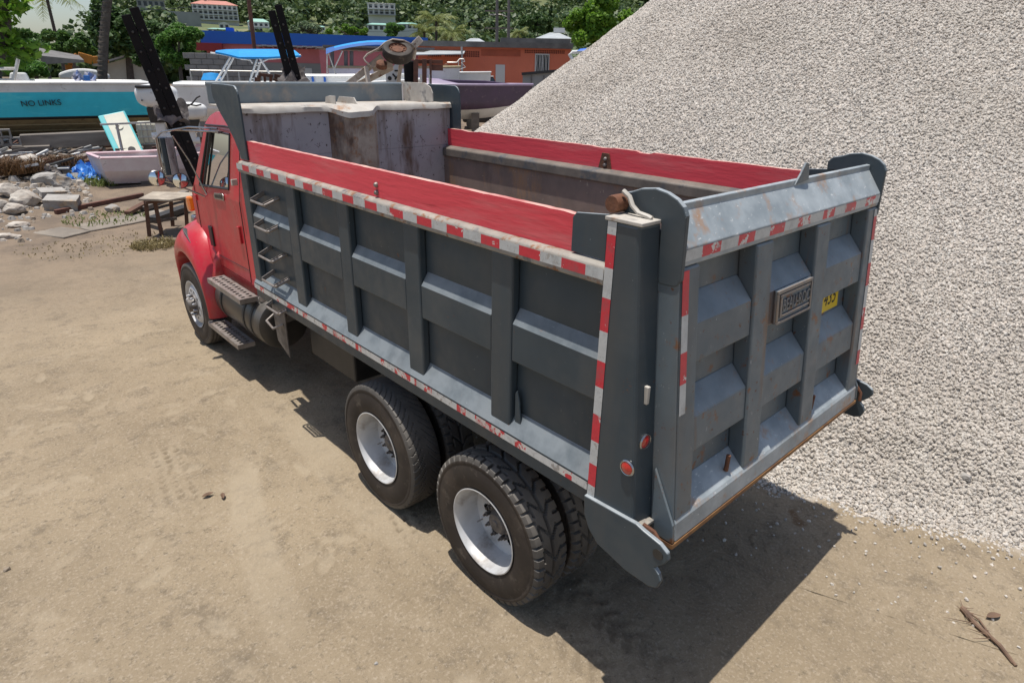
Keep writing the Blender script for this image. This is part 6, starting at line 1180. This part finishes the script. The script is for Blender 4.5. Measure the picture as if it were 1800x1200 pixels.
vw = View(1022, 38); t = vw.thing('canopy_boat', 'white boat windscreen frame with blue top behind the heap under the bright tree', 'boat'); P_ = lambda u, v, dy=0: tuple(vw.p(u, v, dy)); b = MB(); b.tube([P_(1010, 112), P_(1001, 96), P_(1006, 92), P_(1045, 90)], 0.09, 8); b.tube([P_(1010, 112, 1.4), P_(1001, 96, 1.4), P_(1006, 92, 1.4), P_(1045, 90, 1.4)], 0.09, 8); b.build('frame', WHITE, t, 0, True); b = MB(); b.hexa([P_(1014, 90, -0.1), P_(1060, 88, -0.1), P_(1060, 88, 1.6), P_(1014, 90, 1.6), P_(1020, 86, 0.1), P_(1060, 82, 0.1), P_(1060, 82, 1.4), P_(1020, 86, 1.4)]); b.build('canopy', BLUE, t); hull(t, 4, 2, vw.p(1010, 116).z-0.6, [('hull_side', 0, 1, WHITE)], WHITE, WHITE, vw.p(1000, 1).x, 1, 0.6, 0.1, 0.05, 0.05, ycen=0.8)
# ---- rubble, planks, dinghy and trestle at the left
def rock(name, label, loc, size, seed, m, flat=0.0, rz=0.0, group=None, cat='rock', cube=False):
    bm = bmesh.new(); rnd = random.Random(seed)
    if cube: bmesh.ops.create_cube(bm, size=1.7); bmesh.ops.subdivide_edges(bm, edges=bm.edges, cuts=4, use_grid_fill=True)
    else: bmesh.ops.create_icosphere(bm, subdivisions=3, radius=1)
    pl_ = [(Vector((rnd.gauss(0, 1), rnd.gauss(0, 1), rnd.gauss(0, 0.8))).normalized(), rnd.uniform(0.55, 0.85)) for _ in range(9)]
    for v in bm.verts:
        if not cube:
            for n_, d_ in pl_:
                e = v.co.dot(n_)
                if e > d_: v.co -= n_*(e-d_)
        k = 1+0.10*mnoise.noise(v.co*2.2+Vector((seed, 0, 0)))+0.06*mnoise.noise(v.co*6+Vector((0, seed, 0))); v.co = Vector((v.co.x*size[0]*k, v.co.y*size[1]*k, v.co.z*size[2]*k))
    me = bpy.data.meshes.new(name); bm.to_mesh(me); bm.free(); me.materials.append(m); o = bpy.data.objects.new(name, me); COL.objects.link(o); o.location = loc; o.rotation_euler = (rnd.uniform(-0.15, 0.15), flat, rz); tag(o, label, cat, group); return o
ROCK = mat('broken_concrete', (0.36, 0.34, 0.31), (0.25, 0.23, 0.205), 3, 0.95, layers=[((0.40, 0.30, 0.20), 2, 0.55, 0.65), ((0.14, 0.13, 0.12), 6, 0.60, 0.70)], bump=0.5, bscale=9); ROCKW = mat('pale_rock', (0.50, 0.46, 0.40), (0.34, 0.29, 0.24), 3, 0.95, layers=[((0.16, 0.14, 0.13), 5, 0.58, 0.68)], bump=0.5, bscale=9)
big = [((97, 328), 50, 22, 'big flat slab of broken concrete, brown on top'), ((93, 346), 34, 12, 'long grey concrete block lying across the brown slab foot'), ((48, 358), 38, 20, 'fractured pale block left of the squared block'), ((112, 366), 44, 18, 'squared grey stone block nearest the rusty rail'), ((16, 344), 28, 18, 'round pale boulder at the left edge of the rubble'), ((24, 374), 30, 14, 'tilted pale slab below the round boulder'), ((6, 366), 16, 12, 'dark stone at the very left edge'), ((34, 398), 26, 8, 'thin flat stone in front of the tilted slab'), ((14, 418), 30, 7, 'pale flat stone lowest at the left edge'), ((198, 372), 20, 12, 'grey rock standing alone between the rail and the trestle'), ((60, 300), 40, 24, 'pale rock heap top beside the brown straw')]
mc = gp(30, 330)
def mound(x, y):
    f = max(0, 1-((x-mc.x+0.9)/2.9)**2-((y-mc.y-1)/5.2)**2); q = Vector((x, y, 0))
    return rise(y)-0.03+f*0.45+f*0.22*mnoise.noise(q*0.9)+f*0.10*mnoise.noise(q*3.1)
def gpm(u, v):
    d = ray(u, v); lo, hi = 6.0, 60.0
    for _ in range(50):
        m_ = (lo+hi)/2; q = at(u, v, m_)
        if q.z > max(rise(q.y), mound(q.x, q.y)): lo = m_
        else: hi = m_
    return at(u, v, lo)
for k, ((u, v), wpx, hpx, lab) in enumerate(big):
    p = gpm(u, v); D = (Vector((p.x, p.y, 0))-Vector((CAM[0], CAM[1], 0))).length; s_ = D/1090; rock('rubble_block', lab+' in the rubble' if 'rubble' not in lab else lab, (p.x, p.y, p.z+hpx*s_*0.32), (wpx*s_*0.52, wpx*s_*0.40, hpx*s_*0.62), 60+k, ROCK if k in (0, 1, 3, 9) else ROCKW, 0.08, random.uniform(-0.4, 0.4), 'rubble blocks', cube=k in (1, 3))
rnd = random.Random(17); V_, F_ = [], []; b = MB()
for k in range(420):
    u, v = rnd.uniform(-30, 165), rnd.choice((rnd.uniform(285, 345), rnd.uniform(330, 425))); p = gpm(u, v)
    if u > 60 and v > 385: continue
    s_ = rnd.uniform(0.03, 0.13)*(1.4 if v < 330 else 0.8); pk = [Vector((rnd.uniform(0.6, 1.1)*math.cos(a), rnd.uniform(0.6, 1.1)*math.sin(a), 0))*s_ for a in [i*math.pi/3 for i in range(6)]]; hz = s_*rnd.uniform(0.3, 0.8)
    vs = [p+q-Vector((0, 0, 0.02)) for q in pk]+[p+q*rnd.uniform(0.4, 0.8)+Vector((0, 0, hz)) for q in pk]; b.add(vs, [(6, 7, 8, 9, 10, 11)]+[(i, (i+1) % 6, 6+(i+1) % 6, 6+i) for i in range(6)], rnd.choice((0, 0, 1, 2)))
o = b.build('rubble_stones', [ROCK, ROCKW, DM]); tag(o, 'small broken stones littering the rubble heap at the left', 'stones', kind='stuff')
rnd = random.Random(23); b = MB()
for k in range(260):
    u, v = rnd.uniform(-30, 190), rnd.uniform(255, 306)
    if u > 110 and v > 292: continue
    p = gpm(u, v); L_ = rnd.uniform(0.12, 0.9)*(1 if rnd.random() < 0.5 else 0.4); a = rnd.uniform(-0.7, 0.7); d = Vector((math.cos(a), math.sin(a), rnd.uniform(-0.25, 0.3)))*L_
    b.bar(p+Vector((0, 0, 0.05+rnd.random()*0.12)), p+d+Vector((0, 0, 0.08+rnd.random()*0.1)), rnd.uniform(0.03, 0.22), rnd.uniform(0.02, 0.07), rnd.choice((0, 0, 1, 2, 3, 4, 5)))
o = b.build('scrap_litter', [WOOD, RWOOD, GREYW, HW, BLK, RBAR]); tag(o, 'litter of broken boards and scrap behind the rubble', 'scrap', kind='stuff')
# low mound of soil the rubble lies on
b = MB(); n_ = 24; c = mc; G = []
for i in range(n_+1):
    G.append([Vector((c.x-4.5+6.5*i/n_, c.y-4.0+11*j/n_, 0)) for j in range(n_+1)])
for i in range(n_+1):
    for j in range(n_+1):
        p = G[i][j]; f = max(0, 1-((p.x-c.x+0.9)/2.9)**2-((p.y-c.y-1)/5.2)**2); p.z = mound(p.x, p.y)
for i in range(n_):
    for j in range(n_): b.quad(G[i][j], G[i+1][j], G[i+1][j+1], G[i][j+1])
o = b.build('soil_mound', GM, None, 0, True, weld=True, recalc=False); tag(o, 'low brown soil mound under the rubble', 'soil', kind='structure')
def tuft(name, label, cat, p, r, h, n, lm, seed, asp=0.06):
    rng = np.random.default_rng(seed); V, F = [], []
    for k in range(n):
        a = rng.uniform(0, 6.28); d = r*math.sqrt(rng.random()); x, y = d*math.cos(a), d*math.sin(a); hh = h*rng.uniform(0.4, 1.1); lx, ly = rng.normal(0, 0.5, 2)*hh; w_ = 0.01+0.006*rng.random(); a2 = rng.uniform(0, 6.28); wx, wy = w_*math.cos(a2), w_*math.sin(a2); i = len(V); V += [(x-wx, y-wy, 0), (x+wx, y+wy, 0), (x+lx*0.6+wx*0.7, y+ly*0.6+wy*0.7, hh*0.7), (x+lx*0.6-wx*0.7, y+ly*0.6-wy*0.7, hh*0.7), (x+lx*1.2, y+ly*1.2, hh*0.8), (x+lx*1.21, y+ly*1.2, hh*0.8)]; F += [(i, i+1, i+2, i+3), (i+3, i+2, i+5, i+4)]
    o = bpy.data.objects.new(name, np_mesh(name, np.array(V), np.array(F), lm, False)); COL.objects.link(o); o.location = p; tag(o, label, cat, kind='stuff'); return o
tuft('dry_grass_tuft', 'dry grass tuft on the dirt beside the front fender', 'grass', gp(272, 432), 0.4, 0.13, 500, STRAW, 1); tuft('grass_patch', 'sparse yellowing grass along the concrete strip', 'grass', gp(185, 384), 0.8, 0.10, 220, LEAF_P, 2); tuft('grass_patch', 'dry grass patch on the dirt in front of the strip', 'grass', gp(170, 424), 1.3, 0.04, 350, STRAW, 3); tuft('weed_tuft', 'green brown weeds behind the blue tarpaulin', 'weeds', gp(178, 322), 0.7, 0.28, 700, LEAF_P, 4); tuft('brown_straw_heap', 'heap of brown coconut fibre at the left edge', 'straw', gpm(14, 302), 0.75, 0.42, 1500, COIR, 5); tuft('brown_straw_heap', 'rusty orange fibre clump behind the brown slab', 'straw', gpm(112, 294), 0.5, 0.4, 800, COIR, 6)
p = gp(152, 318); vw = View(152, (Vector((p.x, p.y, 0))-Vector((CAM[0], CAM[1], 0))).length); q = [vw.p(u, v) for u, v in ((118, 318), (184, 322))]
cloth('blue_tarpaulin', 'crumpled bright blue tarpaulin on the ground between rubble and dinghy', 'tarpaulin', vw, [(q[0].x, -0.9, 0.06), (q[1].x, -0.6, 0.06), (q[1].x, 1.8, 0.16), (q[0].x+0.2, 2.0, 0.16)], mat('tarp_blue', (0.02, 0.13, 0.50), (0.06, 0.26, 0.62), 5, 0.45), 0.17, 7, 26)
vw = View(112, 26.3); t = vw.thing('timber_beam', 'long grey weathered beam lying below the teal boat', 'beam'); q0, q1 = vw.p(36, 248), vw.p(200, 244); b = MB(); b.hexa([(q0.x, 0, vw.p(40, 263).z), (q1.x, 0, vw.p(185, 257).z), (q1.x, 0.5, vw.p(185, 257).z), (q0.x, 0.5, vw.p(40, 263).z), (q0.x, 0.05, vw.p(40, 238).z), (q1.x, 0.05, vw.p(185, 231).z), (q1.x, 0.5, vw.p(185, 231).z), (q0.x, 0.5, vw.p(40, 238).z)]); b.build('beam', WOOD, t, 0.02)
for x in (q0.x+0.4, q1.x-0.5): b = MB(); b.box(x-0.2, x+0.2, 0.05, 0.45, -0.1, vw.p(112, 261).z-0.02); b.build('support_block', BLOCK, t, 0.01)
for k, (u, v) in enumerate(((4, 236), (4, 250), (22, 250))):
    p = vw.p(u, v+6, -0.2); b = MB(); x, z = p.x, p.z
    for (a0, a1, c0, c1) in ((-0.2, 0.2, 0.0, 0.03), (-0.2, 0.2, 0.16, 0.19), (-0.2, -0.17, 0.031, 0.159), (0.17, 0.2, 0.031, 0.159), (-0.015, 0.015, 0.031, 0.159)): b.box(a0*1.2, a1*1.2, 0, 0.22, c0*1.3, c1*1.3)
    o = b.build('cinder_block', BLOCK); o.location = Vector(vw.loc)+Vector(vw.r)*x+Vector(vw.f)*(-0.25)+Vector((0, 0, z)); o.rotation_euler = (0, 0, vw.rz); tag(o, ['hollow cinder block on top at the left edge below the teal boat', 'hollow cinder block under another at the left edge', 'hollow cinder block right of the stacked pair'][k], 'block', 'cinder blocks')
b = MB(); b.box(-1.9, -0.9, -0.4, 0.4, -0.1, vw.p(10, 257).z-0.01); o = b.build('plank_stack', WOOD); o.location = vw.loc; o.rotation_euler = (0, 0, vw.rz); tag(o, 'low stack of planks carrying the cinder blocks', 'planks')
for k, (p0, p1, w_, m, lab) in enumerate((((95, 262), (160, 268), 0.12, HW, 'pale plank lying in front of the grey beam'), ((130, 288), (172, 276), 0.16, WOOD, 'grey plank pointing at the hatch panel'), ((120, 298), (176, 288), 0.14, RWOOD, 'brown plank nearest the blue tarpaulin'), ((60, 268), (120, 283), 0.10, WOOD, 'plank half buried behind the rocks'))):
    A, B = gp(*p0), gp(*p1); b = MB(); b.bar(A+Vector((0, 0, 0.12)), B+Vector((0, 0, 0.16)), w_*1.6, w_*0.6); o = b.build('plank', m, None, 0.005); tag(o, lab, 'plank', 'loose planks')
vw = View(214, 24.8); t = vw.thing('hatch_panel', 'cream and turquoise hatch panel leaning upright behind the dinghy', 'panel'); A, B, C_, D_ = [vw.p(*q) for q in ((205, 276), (254, 268), (219, 197), (170, 207))]; TQ = mat('turquoise', (0.10, 0.50, 0.52), (0.14, 0.55, 0.56), 3, 0.5); CRM = mat('cream_gelcoat', (0.70, 0.68, 0.55), (0.62, 0.60, 0.50), 2, 0.45)
lean = Vector((0, 0.9, 0)); Q = [A, B, C_+lean, D_+lean]; nrm = (Q[1]-Q[0]).cross(Q[3]-Q[0]).normalized()
if nrm.y > 0: nrm = -nrm
b = MB(); b.hexa([Q[0], Q[1], Q[1]-nrm*0.09, Q[0]-nrm*0.09, Q[3], Q[2], Q[2]-nrm*0.09, Q[3]-nrm*0.09]); b.build('panel_edge', TQ, t, 0.03)
b = MB(); I = [Q[0].lerp(Q[1], 0.20).lerp(Q[3].lerp(Q[2], 0.20), 0.02), Q[0].lerp(Q[1], 0.93).lerp(Q[3].lerp(Q[2], 0.93), 0.02), Q[0].lerp(Q[1], 0.93).lerp(Q[3].lerp(Q[2], 0.93), 0.97), Q[0].lerp(Q[1], 0.20).lerp(Q[3].lerp(Q[2], 0.20), 0.97)]; b.hexa([p+nrm*0.002 for p in I]+[p+nrm*0.03 for p in I]); b.build('panel_face', CRM, t, 0.01)
e1, e2 = (Q[1]-Q[0]).normalized(), (Q[3]-Q[0]).normalized()
def disc_on(name, f, g, r, m, h): c = Q[0].lerp(Q[1], f).lerp(Q[3].lerp(Q[2], f), g)+nrm*0.031; b = MB(); n_ = 20; ring = [c+e1*r*math.cos(a)+e2*r*math.sin(a) for a in [2*math.pi*k/n_ for k in range(n_)]]; b.add(ring+[p+nrm*h for p in ring], [list(range(n_, 2*n_))]+[(k, (k+1) % n_, n_+(k+1) % n_, n_+k) for k in range(n_)]); b.build(name, m, t)
disc_on('hatch_hole', 0.62, 0.10, 0.11, INK, 0.003); disc_on('hatch_knob', 0.55, 0.66, 0.12, CRM, 0.03); disc_on('knob_screw', 0.55, 0.66, 0.02, INK, 0.034)
b = MB(); b.box(A.x, B.x, 0.1, 0.9, 0, min(A.z, B.z)+0.25); b.build('prop', WOOD, t)
# dinghy: bow transom towards us at the left
p = gp(205, 333); D0 = (Vector((p.x, p.y, 0))-Vector((CAM[0], CAM[1], 0))).length; vw = View(190, D0); t = vw.thing('dinghy', 'pale pink and white wooden dinghy lying on the ground behind the mirror', 'boat'); t.rotation_euler = (0, 0, vw.rz+math.radians(14))
q0, q1 = vw.p(165, 280), vw.p(205, 333); Hd = vw.p(190, 286).z; L_ = 4.9; nst = 14; G = []
for k in range(nst+1):
    f = k/nst; wd = (0.50+0.34*math.sin(math.pi*min(1, f*0.62+0.1)))*(1 if f < 0.8 else 1-0.25*(f-0.8)/0.2); x = -0.55+L_*f; sh = Hd+0.10*(1-f)**2+0.42*max(0, f-0.35); bt = 0.12*(1-f)**2+0.28*max(0, f-0.5)
    G.append([(x, 0.9-wd, sh), (x+0.05, 0.9-wd*0.92, (sh+bt)/2), (x+0.16*(1-f), 0.9-wd*0.62, bt), (x+0.16*(1-f), 0.9+wd*0.62, bt), (x+0.05, 0.9+wd*0.92, (sh+bt)/2), (x, 0.9+wd, sh)])
b = MB()
for A, B in zip(G, G[1:]):
    for j in range(5): b.quad(A[j], B[j], B[j+1], A[j+1])
b.add(G[0], [(0, 1, 2, 3, 4, 5)]); b.add(G[-1], [(0, 1, 2, 3, 4, 5)]); hl = b.build('hull', PINK, t, 0, False, weld=True, recalc=False); so_ = hl.modifiers.new('t', 'SOLIDIFY'); so_.thickness = 0.035
b = MB(); b.tube([g[0] for g in G], 0.04, 6); b.tube([g[5] for g in G], 0.04, 6); b.tube([G[0][0], G[0][5]], 0.045, 6); b.tube([G[-1][0], G[-1][5]], 0.045, 6); b.build('gunwale', PINKR, t, 0, True)
for k in (4, 9): b = MB(); b.box(G[k][0][0]-0.14, G[k][0][0]+0.14, G[k][0][1]+0.04, G[k][5][1]-0.04, G[k][0][2]-0.16, G[k][0][2]-0.13); b.build('thwart', PINK, t)
for j, zf in enumerate((0.35, 0.68)): b = MB(); b.tube([Vector(g[0]).lerp(Vector(g[2]), zf)+Vector((0, -0.02, 0)) for g in G], 0.012, 4); b.build('plank_seam', WOOD, t)
b = MB(); b.box(0.35, 1.9, 0.45, 1.3, Hd-0.12, Hd-0.09); b.build('board_inside', CRM, t)
b = MB(); b.box(0.3, 0.6, 0.4, 1.4, 0, 0.1); b.box(3.2, 3.6, 0.4, 1.4, 0, 0.3); b.build('chock', WOOD, t)
# trestle
p = gp(272, 415); vw = View(280, (Vector((p.x, p.y, 0))-Vector((CAM[0], CAM[1], 0))).length); t = vw.thing('trestle_bench', 'rough wooden trestle with a pale board, standing behind the front fender', 'bench'); P_ = lambda u, v, dy=0: tuple(vw.p(u, v, dy))
for (a, c, dy) in (((262, 412), (256, 352), 0), ((285, 416), (272, 354), 0), ((305, 405), (300, 350), 0.7), ((330, 405), (326, 350), 0.7)): A = vw.p(*a, dy); A.z = 0; b = MB(); b.bar(A, vw.p(*c, dy), 0.075, 0.06); b.build('leg', RWOOD, t, 0.006)
b = MB(); b.bar(P_(260, 396), P_(286, 404), 0.05, 0.07); b.bar(P_(262, 390), P_(310, 384, 0.6), 0.04, 0.06); b.build('stretcher', WOOD, t, 0.005)
zt = vw.p(270, 348).z; b = MB(); x0 = vw.p(243, 348).x; b.hexa([(x0, -0.1, zt-0.02), (x0+0.55, -0.25, zt-0.05), (x0+1.25, 0.5, zt-0.08), (x0+0.25, 0.55, zt), (x0, -0.1, zt+0.02), (x0+0.55, -0.25, zt-0.01), (x0+1.25, 0.5, zt-0.04), (x0+0.25, 0.55, zt+0.04)]); b.build('board', mat('pale_board', (0.42, 0.36, 0.28), (0.24, 0.20, 0.155), 3, 0.7), t, 0.006)
b = MB(); b.bar((x0+0.1, -0.12, zt-0.06), (x0+1.0, 0.25, zt-0.07), 0.09, 0.06); b.build('rail', RWOOD, t, 0.005)
for k, (p0, p1, w_, m, lab) in enumerate((((250, 372), (330, 352), 0.13, WOOD, 'grey plank propped behind the trestle'), ((225, 380), (262, 366), 0.10, RWOOD, 'short brown plank left of the trestle'), ((268, 392), (330, 372), 0.16, BLK, 'dark beam lying under the trestle'))):
    A, B = gp(*p0), gp(*p1); b = MB(); b.bar(A+Vector((0, 0, 0.07)), B+Vector((0, 0, 0.20-0.05*k)), w_*1.5, w_*0.7); o = b.build('plank', m, None, 0.006); tag(o, lab, 'plank', 'loose planks')
# tote in its cage
vw = View(268, 25.5); t = vw.thing('caged_tote', 'white plastic tote in a wire cage behind the hatch panel', 'tote'); q0, q1 = vw.p(246, 254), vw.p(290, 216); b = MB(); b.box(q0.x, q1.x, 0.05, 1.0, max(0, q0.z), q1.z); b.build('tank', CRM, t, 0.06)
b = MB(); b.box(q0.x, q1.x, 0.0, 1.05, 0, max(0.1, q0.z)-0.005); b.build('pallet', WOOD, t)
b = MB()
for k in range(7): x = q0.x+(q1.x-q0.x)*k/6; b.tube([(x, 0.02, q0.z), (x, 0.02, q1.z)], 0.014, 5)
for k in range(4): z = q0.z+(q1.z-q0.z)*k/3; b.tube([(q0.x-0.02, 0.0, z), (q1.x+0.02, 0.0, z)], 0.014, 5)
b.build('cage', GALV, t)
vw = View(330, 22); b = MB(); 
for k in range(4): b.bar(tuple(vw.p(268, 262+5*k, 0.1*k)), tuple(vw.p(400, 236+6*k, 0.1*k)), 0.1, 0.11)
o = b.build('rusty_pipes', RBAR); o.location = vw.loc; o.rotation_euler = (0, 0, vw.rz); tag(o, 'rusty brown pipes stacked behind the cab mirror', 'pipes')
vw = View(250, 23); b = MB(); b.bar(tuple(vw.p(176, 219)), tuple(vw.p(346, 212)), 0.12, 0.05); b.tube([tuple(vw.p(205, 219)), (vw.p(205, 219).x, 0, 0)], 0.04, 6); b.tube([tuple(vw.p(330, 213)), (vw.p(330, 213).x, 0, 0)], 0.04, 6); o = b.build('rail_bar', GALV); o.location = vw.loc; o.rotation_euler = (0, 0, vw.rz); tag(o, 'thin pale rail crossing below the outboard motors', 'rail')
# rusty rail and concrete strip on the ground
A, B = gp(98, 377), gp(252, 346); b = MB(); b.bar(A+Vector((0, 0, 0.05)), B+Vector((0, 0, 0.05)), 0.09, 0.10); o = b.build('rusty_rail', RBAR, None, 0.01); tag(o, 'rusty steel rail lying on the ground in front of the rubble', 'rail')
b = MB(); E1 = [gp(112, 420), gp(160, 408), gp(225, 396), gp(318, 378)]; 
for A, B in zip(E1, E1[1:]): d = (B-A).normalized(); q = Vector((-d.y, d.x, 0)); b.hexa([A-Vector((0, 0, 0.1)), B-Vector((0, 0, 0.1)), B+q*1.9-Vector((0, 0, 0.1)), A+q*1.9-Vector((0, 0, 0.1)), A+Vector((0, 0, 0.035)), B+Vector((0, 0, 0.035)), B+q*1.9+Vector((0, 0, 0.03)), A+q*1.9+Vector((0, 0, 0.03))])
o = b.build('concrete_strip', mat('dusty_concrete', (0.24, 0.205, 0.165), (0.17, 0.145, 0.118), 2, 0.95, layers=[((0.30, 0.27, 0.23), 1.2, 0.55, 0.7)], bump=0.3, bscale=14), None, 0.015); o['kind'] = 'structure'
# ---- small things on the near ground
def gz_(x, y): return float(ground_height(np.array([x]), np.array([y]))[0])
A, B = Vector((2.05, -2.42, 0)), Vector((1.55, -1.72, 0)); A = Vector((*[gp(1785, 1172)[i] for i in (0, 1)], 0)); B = Vector((*[gp(1690, 1072)[i] for i in (0, 1)], 0))
t = thing('dead_branch', 'dry broken branch lying on the dirt at the lower right', 'branch', (A.x, A.y, gz_(A.x, A.y))); d = B-A; TWG = mat('dry_twig', (0.20, 0.125, 0.08), (0.10, 0.062, 0.042), 9, 0.85); b = MB(); b.tube([(0, 0, 0.012), (d.x*0.3+0.02, d.y*0.3, 0.018), (d.x*0.65, d.y*0.65+0.02, 0.02), (d.x, d.y, 0.02)], [0.009, 0.013, 0.015, 0.02], 8); b.build('stem', TWG, t, 0, True)
b = MB(); b.tube([(0.01, 0.02, 0.01), (d.x*0.4+0.05, d.y*0.4+0.03, 0.014), (d.x*0.7+0.06, d.y*0.7, 0.012), (d.x*0.97, d.y*0.97, 0.03)], 0.006, 6); 
rnd = random.Random(4)
for k in range(16): f = rnd.uniform(0.4, 1.05); c = Vector((d.x*f, d.y*f, 0.02)); e = Vector((rnd.gauss(0, 0.06), rnd.gauss(0, 0.06), rnd.uniform(0, 0.02))); b.tube([c, c+e], [0.004, 0.001], 4)
b.build('twig', TWG, t)
for k, (u, v, s_, lab) in enumerate(((366, 873, 0.05, 'curled dry leaf on the tyre tread marks'), (392, 872, 0.045, 'second curled dry leaf right beside the first'), (1745, 1085, 0.06, 'small tangle of dry leaves above the broken branch'))):
    p = gp(u, v); cl = MB(); n_ = 6
    for i in range(n_):
        def q(j, s): f = -1+2*j/n_; return (f*s_, s*s_*0.4*(1-f*f), 0.012+0.018*abs(s)*(1-f*f)+0.01*f*f)
        for sg in (-1, 1): cl.quad(q(i, 0), q(i+1, 0), q(i+1, sg), q(i, sg))
    o = cl.build('dry_leaf', TWG, None, recalc=False, weld=True); o.location = (p.x, p.y, gz_(p.x, p.y)); o.rotation_euler = (0, 0, k*1.3); tag(o, lab, 'leaf', 'fallen dry leaves')
for k, (u, v, s_, lab) in enumerate(((12, 1002, 0.028, 'dark stone near the lower left edge'), (1698, 838, 0.055, 'single larger grey stone among the gravel at the heap foot'), (662, 1168, 0.015, 'white pebble beside the sweeping tyre mark'))):
    p = gp(u, v) if k != 1 else Vector((0, 0, 0))
    if k == 1:
        d = ray(u, v); tt = 5.0
        while tt < 12:
            X = CAM+d*tt
            if X[2] <= max(0, (PR-math.hypot(X[0]-PX, X[1]-PY))*PT): break
            tt += 0.01
        p = Vector(X)
        rock('loose_stone', lab, p, (s_, s_*0.8, s_*0.65), 90+k, ROCK, 0, k, cat='stone')
    else: rock('loose_stone', lab, (p.x, p.y, gz_(p.x, p.y)+s_*0.3), (s_, s_*0.8, s_*0.6), 90+k, ROCK if k else DM, 0, k, cat='stone')
